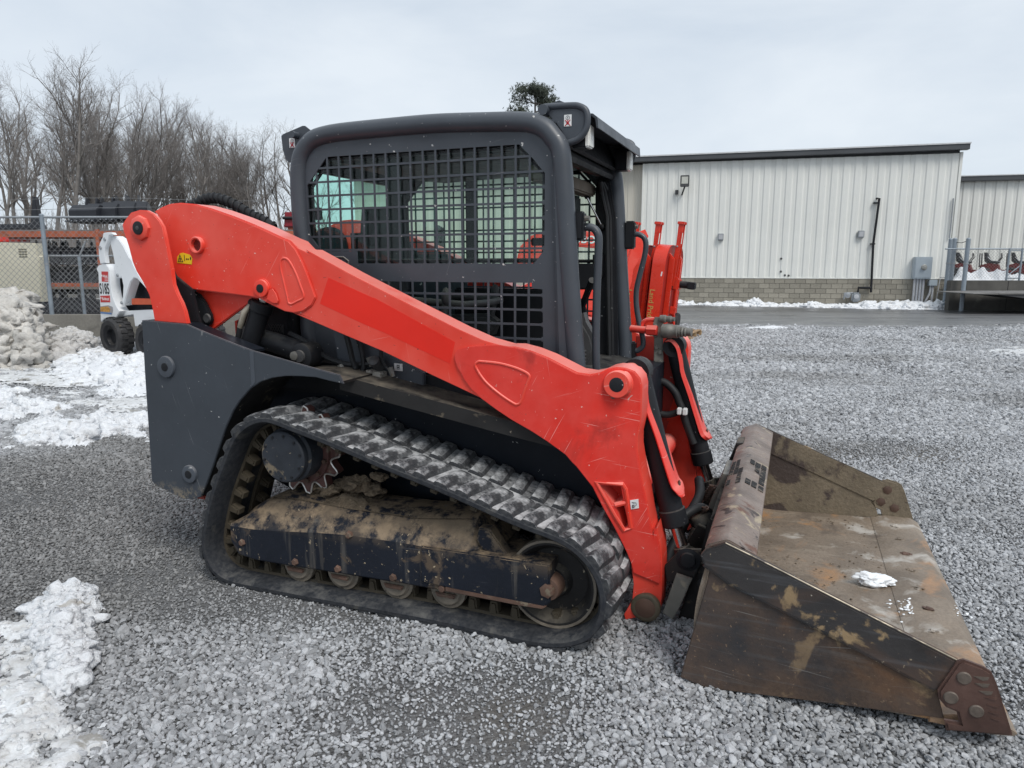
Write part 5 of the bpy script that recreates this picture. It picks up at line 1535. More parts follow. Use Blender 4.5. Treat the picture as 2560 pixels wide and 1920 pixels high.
for k in range(9):
    ico = N.new("GeometryNodeMeshIcoSphere")
    ico.inputs["Radius"].default_value = 1.0
    ico.inputs["Subdivisions"].default_value = 2
    pos = N.new("GeometryNodeInputPosition")
    nz = N.new("ShaderNodeTexNoise")
    nz.noise_dimensions = "4D"
    nz.inputs["W"].default_value = k * 3.7
    nz.inputs["Scale"].default_value = 0.75
    nz.inputs["Detail"].default_value = 1.0
    K_.new(pos.outputs[0], nz.inputs["Vector"])
    sub = N.new("ShaderNodeVectorMath")
    sub.operation = "SUBTRACT"
    sub.inputs[1].default_value = (0.5, 0.5, 0.5)
    K_.new(nz.outputs["Color"], sub.inputs[0])
    scl = N.new("ShaderNodeVectorMath")
    scl.operation = "SCALE"
    scl.inputs["Scale"].default_value = 1.9
    K_.new(sub.outputs[0], scl.inputs[0])
    sp1 = N.new("GeometryNodeSetPosition")
    K_.new(ico.outputs[0], sp1.inputs["Geometry"])
    K_.new(scl.outputs[0], sp1.inputs["Offset"])
    tfm = N.new("GeometryNodeTransform")
    tfm.inputs["Scale"].default_value = (1.15 + 0.12 * (k % 3), 0.95, 0.62 + 0.08 * (k % 4))
    K_.new(sp1.outputs[0], tfm.inputs["Geometry"])
    smt = N.new("GeometryNodeSetShadeSmooth")
    smt.inputs["Shade Smooth"].default_value = k % 3 == 0
    K_.new(tfm.outputs[0], smt.inputs["Geometry"])
    mt = N.new("GeometryNodeSetMaterial")
    mt.inputs["Material"].default_value = stone
    K_.new(smt.outputs[0], mt.inputs["Geometry"])
    K_.new(mt.outputs[0], join.inputs[0])


def named(nm, t):
    a = N.new("GeometryNodeInputNamedAttribute")
    a.data_type = t
    a.inputs["Name"].default_value = nm
    return [s for s in a.outputs if s.enabled and s.name == "Attribute"][0]


K_.new(gi.outputs[0], iop.inputs["Points"])
K_.new(join.outputs[0], iop.inputs["Instance"])
iop.inputs["Pick Instance"].default_value = True
K_.new(named("stone_kind", "INT"), iop.inputs["Instance Index"])
K_.new(named("stone_turn", "FLOAT_VECTOR"), iop.inputs["Rotation"])
K_.new(named("stone_size", "FLOAT"), iop.inputs["Scale"])
K_.new(iop.outputs[0], go.inputs[0])
md = stones.modifiers.new("scatter", "NODES")
md.node_group = ng

# ================================================================== SNOW
snowm = pm("white_snow", (0.80, 0.82, 0.85), 0.6, mott=(0.08, 3), fine=(0.45, 26, (0.55, 0.565, 0.58)), bump=(0.9, 45, 0.02), spots=((5, 0.60, 0.08, (0.47, 0.455, 0.43), 7, 0.5), (60, 0.68, 0.04, (0.30, 0.29, 0.27), 3)))
snowdirt = pm("dirty_grey_snow", (0.60, 0.58, 0.545), 0.8, mott=(0.22, 1.6), fine=(0.5, 22, (0.38, 0.36, 0.33)), bump=(0.9, 16, 0.04), spots=((2.2, 0.56, 0.12, (0.60, 0.59, 0.57), 6, 0.5), (5, 0.60, 0.06, (0.20, 0.18, 0.155), 7, 0.5)))
snowgrey = pm("greyish_old_snow", (0.64, 0.63, 0.62), 0.7, mott=(0.18, 2.5), fine=(0.5, 22, (0.42, 0.40, 0.375)), bump=(1.0, 30, 0.03), spots=((4, 0.60, 0.08, (0.36, 0.335, 0.30), 7, 0.6),))
snowthin = pm("thin_slushy_snow", (0.66, 0.68, 0.70), 0.55, mott=(0.18, 3), fine=(0.6, 20, (0.40, 0.385, 0.36)), bump=(0.6, 26, 0.02),
              spots=((4.5, 0.58, 0.05, (0.30, 0.29, 0.27), 7, 0.6), (12, 0.60, 0.05, (0.22, 0.22, 0.22), 5)))


def poly_dist(X, Y, poly):
    """Signed distance to a polygon, positive inside."""
    d = np.full(X.shape, 1e9)
    ins = np.zeros(X.shape, bool)
    for i in range(len(poly)):
        (ax_, ay_), (bx, by) = poly[i - 1], poly[i]
        ex, ey = bx - ax_, by - ay_
        t = np.clip(((X - ax_) * ex + (Y - ay_) * ey) / (ex * ex + ey * ey + 1e-12), 0, 1)
        d = np.minimum(d, np.hypot(X - ax_ - ex * t, Y - ay_ - ey * t))
        c = ((ay_ > Y) != (by > Y)) & (X < (bx - ax_) * (Y - ay_) / (by - ay_ + 1e-12) + ax_)
        ins ^= c
    return np.where(ins, d, -d)


def snow(name, label, poly, hmax, width, res, mat, rough=0.35, fr=4.0, edge=0.12, seed=1, cat="snow", aniso=(1, 1), prof=None, lumps=0.0, z0=0.0, clods=None):
    xs_, ys_ = [p[0] for p in poly], [p[1] for p in poly]
    m = edge * 2 + 0.05
    nx, ny = int((max(xs_) - min(xs_) + 2 * m) / res) + 2, int((max(ys_) - min(ys_) + 2 * m) / res) + 2
    X, Y = np.meshgrid(np.linspace(min(xs_) - m, max(xs_) + m, nx), np.linspace(min(ys_) - m, max(ys_) + m, ny))
    n1 = fbm(X * fr * aniso[0], Y * fr * aniso[1], 5, seed)
    n2 = fbm(X * fr * 3.1 * aniso[0], Y * fr * 3.1 * aniso[1], 2, seed + 5)
    d = poly_dist(X, Y, poly) + edge * (1.3 * n1 + 0.7 * n2)
    H_ = hmax * (1 - np.exp(-(np.clip(d, 0, None) / width) ** 1.4))
    if prof is not None:
        H_ = H_ * prof(X, Y)
    H_ = H_ * (1 + rough * n1 * 1.2 + rough * 0.6 * n2)
    if lumps:                 # rounded clods
        n3 = fbm(X * fr * 1.7, Y * fr * 1.7, 2, seed + 11)
        n5 = fbm(X * fr * 4.3 + 3, Y * fr * 4.3, 2, seed + 13)
        s3 = np.clip(n3 + 0.30, 0, 1)
        s5 = np.clip(n5 * 1.2 + 0.35, 0, 1)
        k_ = np.clip(d / (width * 1.5), 0, 1)
        H_ = H_ + lumps * (s3 * s3 * (3 - 2 * s3) + 0.32 * s5 * s5 * (3 - 2 * s5)) * k_ * k_ * (3 - 2 * k_)
    gf = min(40.0, 0.16 / res)
    H_ = H_ + np.clip(d / (res * 4), 0, 1) * min(0.28 / gf * 0.35, hmax * 0.3) * fbm(X * gf, Y * gf, 2, seed + 21)
    Z = ground_z(X, Y) + np.where(d > 0, H_ + 0.004, np.maximum(d * 0.5, -0.03)) + z0
    ok = d > -res * 2.2
    idx = -np.ones(X.shape, int)
    idx[ok] = np.arange(ok.sum())
    V = np.stack([X[ok], Y[ok], Z[ok]], -1)
    q = ok[:-1, :-1] & ok[:-1, 1:] & ok[1:, 1:] & ok[1:, :-1]
    F = np.stack([idx[:-1, :-1][q], idx[:-1, 1:][q], idx[1:, 1:][q], idx[1:, :-1][q]], -1)
    me_ = bpy.data.meshes.new(name)
    me_.from_pydata(V.tolist(), [], F.tolist())
    me_.shade_smooth()
    me_.materials.append(mat)
    if clods:                 # frozen clods bedded in the surface, part of the same heap
        mb_ = MB()
        mb_.bm.from_mesh(me_)
        rc = random.Random(seed * 7 + 1)
        ii = np.argwhere(d > clods[3] if len(clods) > 3 else d > 0.0)
        for k in range(clods[0]):
            i, j = ii[rc.randrange(len(ii))]
            r = clods[1] + (clods[2] - clods[1]) * rc.random() ** 2.2
            mb_.ball((X[i, j] + rc.gauss(0, res), Y[i, j] + rc.gauss(0, res), Z[i, j] - r * rc.uniform(0.25, 0.6)), r, 3 if r > 0.02 else 2,
                     (rc.uniform(0.9, 1.5), rc.uniform(0.9, 1.3), rc.uniform(0.7, 1.0)), 0.75, k + seed * 31)
        mb_.bm.to_mesh(me_)
        mb_.bm.free()
        me_.shade_smooth()
    return tag(put(name, me_), label, cat)


snow("snow_heap", "ridge of clumpy white snow on the gravel at lower left, left of the track",
     [(-2.093,3.072),(-2.025,3.085),(-1.907,3.041),(-1.848,2.968),(-1.812,2.887),(-1.765,2.778),(-1.745,2.657),(-1.664,2.563),(-1.631,2.467),(-1.609,2.377),(-1.579,2.277),(-1.644,2.345),(-1.754,2.458),(-1.858,2.581),(-1.938,2.696),(-2.015,2.821),(-2.097,2.832),(-2.125,2.921),(-2.062,2.945)], 0.055, 0.07, 0.010, snowm, 0.35, 5.0, 0.05, 3, lumps=0.02, clods=(420, 0.006, 0.050, 0.02))
snow("snow_sheet", "flat packed snow with tread marks at the lower left corner of the photo",
     [(-2.157,2.737),(-2.092,2.778),(-1.957,2.716),(-1.853,2.581),(-1.718,2.425),(-1.606,2.285),(-1.565,2.234),(-1.531,2.159),(-1.482,2.075),(-1.522,2.057),(-1.456,1.974),(-1.309,1.93),(-1.305,1.897),(-1.552,1.897)], 0.016, 0.06, 0.010, snowthin, 0.8, 7.0, 0.06, 8, aniso=(0.7, 1.5), clods=(260, 0.004, 0.022))
snow("snow_sheet", "thin icy sprinkle of snow on gravel at the bottom edge, beside the flat snow",
     [(-1.466,2.051),(-1.429,2.075),(-1.383,2.094),(-1.32,2.113),(-1.281,2.057),(-1.301,2.009),(-1.333,1.957),(-1.389,1.924)], 0.006, 0.05, 0.010, snowthin, 1.2, 12.0, 0.05, 18)
snow("snow_drift", "smooth white snow drift under the wheels of the white skid steer loader",
     [(-7.405,11.488),(-7.376,11.962),(-7.083,12.128),(-5.95,11.488),(-5.011,10.643),(-3.685,7.76),(-4.237,8.053),(-4.343,7.76),(-4.654,8.053),(-5.232,8.708),(-5.521,8.889),(-6.071,9.476),(-6.496,9.912)], 0.10, 0.4, 0.03, snowm, 0.35, 1.6, 0.25, 4, lumps=0.045, clods=(260, 0.02, 0.10, 0.1))
snow("snow_ridge", "low broken snow ridge left of the slate grey side plate, nearest the loader",
     [(-4.368,6.083),(-4.535,6.61),(-4.582,6.823),(-4.373,6.662),(-4.199,6.662),(-4.131,6.823),(-4.149,6.935),(-3.806,6.879),(-3.551,6.823),(-3.114,5.953),(-3.445,6.083),(-3.554,5.996),(-3.564,5.748),(-3.754,5.829),(-3.95,5.911),(-3.992,5.788),(-4.114,5.788)], 0.035, 0.10, 0.018, snowm, 0.6, 3.5, 0.17, 6, lumps=0.035, clods=(300, 0.015, 0.085, 0.03))
snow("snow_ridge", "white snow ridge at the left edge between the gravel ruts",
     [(-6.507,8.708),(-6.131,8.451),(-5.646,7.978),(-5.276,7.69),(-5.161,7.76),(-4.956,7.69),(-4.583,7.17),(-4.705,7.051),(-4.928,7.11),(-4.916,6.879),(-5.099,6.769)], 0.05, 0.2, 0.022, snowm, 0.5, 2.6, 0.2, 9, lumps=0.03, clods=(140, 0.015, 0.07))
snow("slush_patch", "thin dirty slush between the snow drift and the low ridge",
     [(-7.498,10.144),(-7.045,10.144),(-6.411,9.912),(-6.104,9.476),(-4.933,8.053),(-4.49,7.76),(-4.168,8.053),(-3.607,6.935),(-3.866,6.993),(-4.334,7.17),(-4.946,7.76),(-5.239,8.053),(-6.103,8.982),(-6.798,9.173)], 0.016, 0.16, 0.016, snowthin, 0.9, 2.8, 0.30, 14, aniso=(0.6, 2.4))
snow("snow_bank", "big dirty grey snow bank piled against the chain link fence at the left edge",
     [(-8.211,10.775),(-7.393,10.144),(-7.267,10.265),(-6.993,10.144),(-6.875,10.204),(-7.661,11.488),(-8.632,12.842),(-8.873,12.842),(-9.969,12.842)], 0.82, 0.16, 0.03, snowdirt, 0.10, 1.4, 0.14, 2, lumps=0.12, clods=(900, 0.03, 0.20))
snow("snow_pile", "smaller dirty snow pile against the concrete wall, right of the big bank",
     [(-7.247,10.911),(-6.956,10.775),(-7.169,11.488),(-7.483,12.565),(-7.724,13.131),(-8.446,13.97),(-8.945,14.082),(-8.997,13.643)], 0.26, 0.25, 0.03, snowgrey, 0.3, 1.8, 0.14, 12, lumps=0.10, clods=(320, 0.02, 0.16))
snow("snow_patch", "small snow patch on the asphalt edge, right of the red mowers",
     [(5.47,16.776),(6.484,17.649),(6.647,16.776),(5.987,16.394)], 0.03, 0.2, 0.05, snowm, 0.4, 1.0, 0.1, 15)
snow("snow_patch", "thin snow patch on the gravel at the right edge of the photo",
     [(8.138,11.985),(8.863,12.609),(9.287,13.015),(9.725,13.156),(8.545,11.528),(8.273,11.752)], 0.02, 0.2, 0.04, snowthin, 0.6, 1.5, 0.25, 16)
BG = (16.928, 27.885)
BAZ = R(14.2)


def bw(s, n):
    """Point s metres left along the warehouse wall, n metres out in front of it."""
    return (BG[0] - s * math.cos(BAZ) - n * math.sin(BAZ), BG[1] + s * math.sin(BAZ) - n * math.cos(BAZ))


snow("snow_strip", "long lumpy white strip of shovelled snow along the foot of the warehouse wall",
     [bw(12, 0.0)] + [(7.087,29.662),(8.008,29.662),(8.734,29.01),(10.474,28.633),(12.066,28.024),(13.835,27.215),(15.345,26.772),(16.731,26.772),(17.979,26.772),(19.893,30.483)] + [bw(0.2, 0.1), bw(4, -0.1)], 0.15, 0.35, 0.06, snowm, 0.3, 1.0, 0.2, 20, lumps=0.10, z0=-0.2, clods=(420, 0.05, 0.20))
for k, (px, py, rr, lab) in enumerate(((9.9 + 0.3, 1.0, 0.5, "small lump of snow at the left end of the warehouse foot"),)):
    pass

# ================================================================== WAREHOUSE
W = thing("warehouse", "long white metal warehouse with a block base and dark roof edge", "warehouse", (BG[0], BG[1], 0), -BAZ)
siding = pm("white_metal_siding", (0.72, 0.725, 0.69), 0.45, mott=(0.05, 0.5), spots=((18, 0.76, 0.02, (0.2, 0.2, 0.2), 2),), streak=((0.46, 0.48, 0.47), (5, 5, 0.25), 0.60, 0.25))
siding_b = pm("beige_metal_siding", (0.56, 0.53, 0.46), 0.5, mott=(0.05, 0.5))
fascia = pm("dark_roof_fascia", (0.060, 0.064, 0.070), 0.45, mott=(0.15, 1.0))
roofwhite = pm("pale_roof_edge", (0.55, 0.56, 0.57), 0.5)
blockm = pm("concrete_block", (0.29, 0.27, 0.225), 0.9, mott=(0.18, 1.2), rnd=0.16, fine=(0.4, 40, (0.2, 0.185, 0.155)), bump=(0.5, 60, 0.006), spots=((0.9, 0.57, 0.12, (0.13, 0.125, 0.11), 5, 0.6),))
mortar = pm("mortar", (0.36, 0.345, 0.30), 0.95)
WL = 25.0
ZB = 0.93


def roof_z(s):
    return 5.90 - 0.004 * s


MB().prism([(-WL, -0.4), (-11.8, -0.4), (-11.8, 5.7), (-WL, 5.68)], 0.46, 13.0).build("wall_core", fascia, W)
MB().prism([(-11.8, -0.4), (0, -0.4), (0, 5.78), (-11.8, 5.70)], 0.06, 14.0).build("wall_core", fascia, W)
# ribbed panels: nine ribs a panel
RIB = 0.42


def panel_mesh(w, z0, z1, nm, mat):
    prof = []
    n = int(round(w / RIB))
    for i in range(n):
        x = i * RIB
        prof += [(x, 0.0), (x + 0.045, 0.0), (x + 0.055, 0.008), (x + 0.065, 0.0), (x + 0.13, 0.0), (x + 0.175, -0.032), (x + 0.26, -0.032), (x + 0.27, -0.026), (x + 0.28, -0.032), (x + 0.375, -0.032)]
    prof.append((n * RIB, 0.0))
    b_ = MB().sheet([[(p[0], p[1], z0) for p in prof], [(p[0], p[1], z1) for p in prof]])
    return b_.mesh(nm, mat, 20)


pmesh = panel_mesh(RIB * 4, ZB + 0.01, 5.62, "siding_panel", siding)
pmesh_b = panel_mesh(RIB * 4, ZB + 0.01, 5.62, "siding_panel", siding_b)
npan = 7
for i in range(15):
    x1 = -i * RIB * 4
    o = put("siding_panel", pmesh if i < npan else pmesh_b, W, loc=(x1 - RIB * 4, 0.004 * (i % 2) + (0.35 if i >= npan else 0), 0))
MB().box(-npan * RIB * 4 - 0.06, -npan * RIB * 4 + 0.01, -0.05, 0.36, -0.3, 5.62, 0.004).build("corner_trim", siding, W)
MB().box(-0.01, 0.09, -0.055, 0.10, -0.1, 5.66, 0.006).build("corner_trim", siding, W)
b = MB().prism([(-WL, 5.62), (0.22, 5.72), (0.22, 5.92), (-WL, 5.80)], -0.30, 0.02, bev=0.01)
b.build("roof_fascia", fascia, W)
MB().prism([(-WL, 5.80), (0.24, 5.92), (0.24, 5.97), (-WL, 5.85)], -0.33, 14.0).build("roof_edge", roofwhite, W)
MB().box(-WL, 0.0, -0.035, 0.03, ZB - 0.02, ZB + 0.015, 0.003).build("base_flashing", siding, W)
# block base
MB().box(-WL, 0.0, 0.012, 0.058, -0.4, ZB - 0.02).build("block_base", mortar, W)
bm_full = MB().box(0, 0.386, -0.02, 0.03, 0, 0.186, 0.005).mesh("block", blockm)
bm_half = MB().box(0, 0.188, -0.02, 0.03, 0, 0.186, 0.005).mesh("block", blockm)
rng = random.Random(2)
for r_ in range(5):
    z = ZB - 0.02 - (r_ + 1) * 0.197
    x = 0.0
    if r_ % 2:
        put("block", bm_half, W, loc=(-0.19, 0, z))
        x = -0.198
    while x > -12.4:
        put("block", bm_full, W, loc=(x - 0.39, rng.uniform(-0.002, 0.002), z))
        x -= 0.397
# things on the wall
dark = pm("dark_bronze_lamp", (0.06, 0.06, 0.062), 0.5, mott=(0.1, 5))
galv = pm("galvanised_grey", (0.30, 0.32, 0.34), 0.45, 0.4, mott=(0.15, 6))
pvc = pm("grey_conduit", (0.42, 0.43, 0.45), 0.5, mott=(0.06, 5))
meterbox = pm("pale_blue_grey_box", (0.34, 0.39, 0.43), 0.4, mott=(0.05, 3))
q = [(10.07,4.824),(10.179,4.384),(10.389,4.426)]
fl_ = thing("wall_floodlight", "dark square floodlight on an arm high on the white wall", "floodlight", W.matrix_world @ Vector((0, 0, 0)), -BAZ)
fl_.location = (BG[0], BG[1], 0)
MB().box(-q[0][0] - 0.19, -q[0][0] + 0.17, -0.46, -0.38, q[0][1] - 0.22, q[0][1] + 0.24, 0.02, Matrix.Rotation(0, 4, "X")).build("lamp_head", dark, fl_)
MB().box(-q[0][0] - 0.14, -q[0][0] + 0.12, -0.468, -0.46, q[0][1] - 0.10, q[0][1] + 0.18, 0.004).build("lamp_glass", pm("lamp_glass", (0.5, 0.5, 0.45), 0.25), fl_)
MB().tube([(-q[1][0], -0.04, q[1][1] - 0.05), (-q[1][0] + 0.02, -0.25, q[1][1] - 0.02), (-q[0][0], -0.42, q[0][1] - 0.20)], 0.035, 8).build("lamp_arm", dark, fl_)
MB().box(-q[2][0] - 0.07, -q[2][0] + 0.06, -0.14, -0.04, q[2][1] - 0.09, q[2][1] + 0.09, 0.01).build("sensor", dark, fl_)


def wall_box(name, label, cat, s, z, w, h, d, mat):
    t = thing(name, label, cat, (BG[0], BG[1], 0), -BAZ)
    MB().box(-s - w / 2, -s + w / 2, -d, -0.03, z - h / 2, z + h / 2, 0.012).build("box", mat, t)
    MB().box(-s - w * 0.36, -s + w * 0.36, -d - 0.012, -d + 0.004, z - h * 0.36, z + h * 0.36, 0.006).build("cover", pvc, t)
    return t


wall_box("junction_box", "small square grey box on the white wall, left one below the floodlight", "junction box", *[(8.558,2.593)][0], 0.23, 0.27, 0.16, galv)
wall_box("junction_box", "small square grey box on the white wall, beside the black gas pipe", "junction box", *[(3.245,2.653)][0], 0.23, 0.27, 0.16, galv)
pq = [(2.792,3.845),(2.785,4.012),(2.7,4.01),(2.781,2.273),(2.721,0.382),(2.723,0.571),(3.193,0.567),(3.192,0.363)]
pipe = thing("gas_pipe", "black gas pipe running down the white wall to the meter", "pipe", (BG[0], BG[1], 0), -BAZ)
MB().tube([(-pq[1][0], -0.06, pq[1][1]), (-pq[2][0], -0.15, pq[2][1]), (-pq[3][0], -0.15, pq[3][1]), (-pq[4][0], -0.15, pq[4][1])], 0.045, 10).build("riser", black, pipe)
MB().tube([(-pq[5][0], -0.15, pq[5][1]), (-pq[6][0], -0.15, pq[6][1]), (-pq[7][0], -0.15, pq[7][1])], 0.045, 10).build("branch", black, pipe)
for u in (pq[0], pq[3]):
    MB().box(-u[0] - 0.10, -u[0] + 0.07, -0.17, -0.02, u[1] - 0.025, u[1] + 0.025, 0.005).build("bracket", black, pipe)
gm = thing("gas_meter", "grey gas meter with regulator low on the block wall, in snow", "gas meter", (BG[0], BG[1], 0), -BAZ)
u = [(3.282,0.22)][0]
b = MB().box(-u[0] - 0.16, -u[0] + 0.16, -0.36, -0.12, u[1] - 0.22, u[1] + 0.16, 0.06)
b.build("meter_body", galv, gm)
MB().lathe([(0.05, -0.03), (0.09, -0.02), (0.09, 0.02)], (-u[0], -0.37, u[1]), (0, 1, 0), 20).build("dial", pvc, gm)
b = MB().tube([(-u[0] - 0.42, -0.2, 0.1), (-u[0] - 0.42, -0.2, u[1] + 0.12), (-u[0] - 0.10, -0.2, u[1] + 0.14)], 0.035, 8)
b.lathe([(0.02, -0.06), (0.12, -0.03), (0.12, 0.03), (0.02, 0.06)], (-u[0] - 0.30, -0.2, u[1] + 0.05), (0, 1, 0), 16)
b.build("regulator", galv, gm)
em = thing("electric_meter", "pale grey electric meter cabinet with four conduits at the warehouse corner", "meter cabinet", (BG[0], BG[1], 0), -BAZ)
c4 = [(1.31,1.763),(0.757,1.761),(0.683,0.917),(1.27,0.914),(0.967,1.368)]
x0, x1, z0, z1 = bbox([(-p[0], p[1]) for p in c4[:4]])
MB().box(x0, x1, -0.36, -0.04, z0, z1, 0.02).build("cabinet", meterbox, em)
MB().box(x0 + 0.04, x1 - 0.04, -0.372, -0.355, z0 + 0.05, z1 - 0.06, 0.008).build("door", meterbox, em)
MB().lathe([(0.05, -0.09), (0.085, -0.08), (0.09, -0.01), (0.11, 0.0)], (-c4[4][0], -0.375, c4[4][1]), (0, 1, 0), 24).build("meter_dial", pm("meter_glass", (0.30, 0.30, 0.28), 0.2, mott=(0.3, 20)), em)
for k in range(4):
    x = x0 + 0.10 + k * (x1 - x0 - 0.25) / 3.6
    MB().cyl((x, -0.22, 0.0), (x, -0.22, z0), 0.045, 0.045, 12).build("conduit", pvc, em)
j2 = thing("conduit_box", "small pale grey junction box on bent conduits beside the meter cabinet", "junction box", (BG[0], BG[1], 0), -BAZ)
c5 = [(0.704,0.887),(0.428,0.889),(0.408,0.662),(0.684,0.66)]
x0, x1, z0, z1 = bbox([(-p[0], p[1]) for p in c5])
MB().box(x0, x1, -0.24, -0.03, z0, z1, 0.012).build("box", meterbox, j2)
MB().tube([(x0 + 0.10, -0.14, z0), (x0 + 0.08, -0.14, z0 - 0.3), (x0 - 0.10, -0.14, z0 - 0.75), (x0 - 0.12, -0.14, 0)], 0.04, 10).build("conduit", pvc, j2)
MB().cyl((x1 - 0.12, -0.14, 0), (x1 - 0.12, -0.14, z0), 0.04, 0.04, 10).build("conduit", pvc, j2)
MB().tube([(x1 + 0.05, -0.10, 0), (x1 + 0.12, -0.10, z1 + 0.1), (x1 + 0.9, -0.10, z1 + 0.08)], 0.02, 8).build("cable", pvc, j2)
cq = [(0.113,3.957),(0.105,3.738),(0.105,2.845),(0.114,2.465)]
o = MB().tube([(-p[0], -0.10, p[1]) for p in cq], 0.028, 8).build("conduit_riser", galv, None)
o.location, o.rotation_euler = (BG[0], BG[1], 0), (0, 0, -BAZ)
tag(o, "thin grey conduit running up the white wall near the corner", "conduit")

for k, u in enumerate([(6.146,1.709),(6.129,1.19),(5.964,1.041),(5.821,1.027)]):
    MB().lathe([(0.02, -0.006), (0.045, -0.006), (0.045, 0.0)], (-u[0], -0.034, u[1]), (0, 1, 0), 12).build("wall_hole", dark, W)
# second building behind
W2 = thing("storage_building", "lower white metal building behind the red mowers at right", "building", (19.6, 32.0, 0), -BAZ)
b2 = panel_mesh(RIB * 4, 0.3, 5.1, "siding_panel", siding)
for i in range(8):
    put("siding_panel", b2, W2, loc=(-0.9 + i * RIB * 4, 0, 0))
MB().box(-1.2, 12, 0.05, 9, 0, 5.1).build("wall_core", fascia, W2)
MB().box(-0.6, 12, -0.25, 0.02, 5.03, 5.22, 0.01).build("roof_fascia", fascia, W2)
MB().box(-0.6, 12, -0.28, 9, 5.22, 5.27, 0.01).build("roof_edge", roofwhite, W2)
MB().box(-1.0, -0.6, -0.25, 0.2, 4.55, 5.2, 0.02).build("gutter_end", pm("rust_red_trim", (0.12, 0.04, 0.035), 0.5), W2)

# ---- right side: retaining wall, fence, mowers, trailer
concrete = pm("weathered_concrete", (0.20, 0.19, 0.17), 0.9, mott=(0.25, 1.0), fine=(0.4, 25, (0.12, 0.115, 0.10)), bump=(0.5, 30, 0.01), spots=((1.2, 0.58, 0.1, (0.11, 0.105, 0.095), 6, 0.6),), streak=((0.10, 0.097, 0.09), (5, 5, 0.4), 0.6, 0.5))
darkconc = pm("dark_wet_concrete", (0.085, 0.082, 0.075), 0.85, mott=(0.3, 1.0), bump=(0.5, 30, 0.01), streak=((0.045, 0.044, 0.042), (3, 3, 0.5), 0.55, 0.6), spots=((1.5, 0.6, 0.1, (0.15, 0.145, 0.13), 5),))
rw = thing("retaining_wall", "dark stained concrete retaining wall below the right hand fence", "wall", (16.1, 26.3, 0), 0)
MB().box(0, 11, 0, 0.25, -0.3, 0.90, 0.01).build("wall_body", darkconc, rw)
for x in (2.1, 4.6, 7.1):
    MB().box(x, x + 0.02, -0.004, 0.02, -0.3, 0.89).build("joint", black, rw)
me = bpy.data.meshes.new("upper_yard")
me.from_pydata([(16.15, 26.5, 0.87), (32, 26.5, 0.87), (32, 35, 0.87), (17.6, 35, 0.87), (17.05, 28.0, 0.87)], [], [(0, 1, 2, 3, 4)])
me.materials.append(MATS["muddy_yard"])
o = put("upper_yard", me)
tag(o, kind="structure")
wire = pm("galvanised_wire", (0.22, 0.225, 0.23), 0.5, 0.3, mott=(0.1, 5))
postm = pm("blue_grey_fence_post", (0.25, 0.29, 0.33), 0.5, 0.3, mott=(0.15, 4))


def chain_link(name, x0, x1, z0, z1, cell, r, parent, y=0.0):
    """Two crossing families of wires, bent where they cross."""
    b_ = bmesh.new()
    hgt = z1 - z0

    def seg(p, q):
        p, q = Vector(p), Vector(q)
        d = (q - p).normalized()
        u = Vector((0, 1, 0))
        w = d.cross(u)
        A = [b_.verts.new(p + (u * math.cos(a) + w * math.sin(a)) * r) for a in (0, 2.094, 4.189)]
        C = [b_.verts.new(q + (u * math.cos(a) + w * math.sin(a)) * r) for a in (0, 2.094, 4.189)]
        for k in range(3):
            b_.faces.new((A[k], A[(k + 1) % 3], C[(k + 1) % 3], C[k]))
    n = int((x1 - x0 + hgt) / cell)
    for i in range(n + 1):
        c0 = x0 - hgt + i * cell
        for sgn in (1, -1):
            # line x = c0 + (z - z0) (or mirrored)
            za = max(0, x0 - c0)
            zb = min(hgt, x1 - c0)
            if zb <= za:
                continue
            pa_ = [c0 + za, c0 + zb]
            if sgn < 0:
                pa_ = [x0 + x1 - v for v in pa_]
            seg((pa_[0], y + sgn * r * 0.8, z0 + za), (pa_[1], y + sgn * r * 0.8, z0 + zb))
    mb_ = MB()
    mb_._add(b_)
    return mb_.build(name, wire, parent, 0)


fn = thing("chain_link_fence", "grey chain link fence on the dark retaining wall in front of red mowers", "fence", (16.05, 26.42, 0), 0)
chain_link("wire_mesh", 0.0, 8, 0.94, 2.02, 0.12, 0.0032, fn)
MB().cyl((-0.2, 0.02, 2.04), (8, 0.02, 2.04), 0.025, 0.025, 8).build("top_rail", postm, fn)
for x in (2.15, 2.62):
    MB().cyl((x, 0.0, 0.9), (x, 0.0, 2.06), 0.035, 0.035, 10).build("gate_post", postm, fn)
MB().tube([(2.15, 0, 1.05), (2.62, 0, 1.45)], 0.018, 6).build("gate_brace", postm, fn)
MB().tube([(2.15, 0, 0.98), (2.62, 0, 0.98)], 0.02, 6).build("gate_rail", postm, fn)
MB().tube([(2.15, 0, 1.98), (2.62, 0, 1.98)], 0.02, 6).build("gate_rail", postm, fn)
for lab, tp_, bt_, Y in (("tall blue grey fence post nearest the meter cabinet, with a cable on top", "B8 548 160", "B8 490 900", 25.6),
                         ("thick blue grey fence post, middle one of the three at the snow", "B8 597 155", "B8 525 915", 25.2),
                         ("tall blue grey fence post standing in front of the dark seated mowers", "B8 752 155", "B8 680 890", 24.9)):
    pass
PP = [[(16.384,2.455),(16.439,0.072)], [(16.296,2.456),(16.314,0.045)], [(16.411,2.435),(16.428,0.157)]]
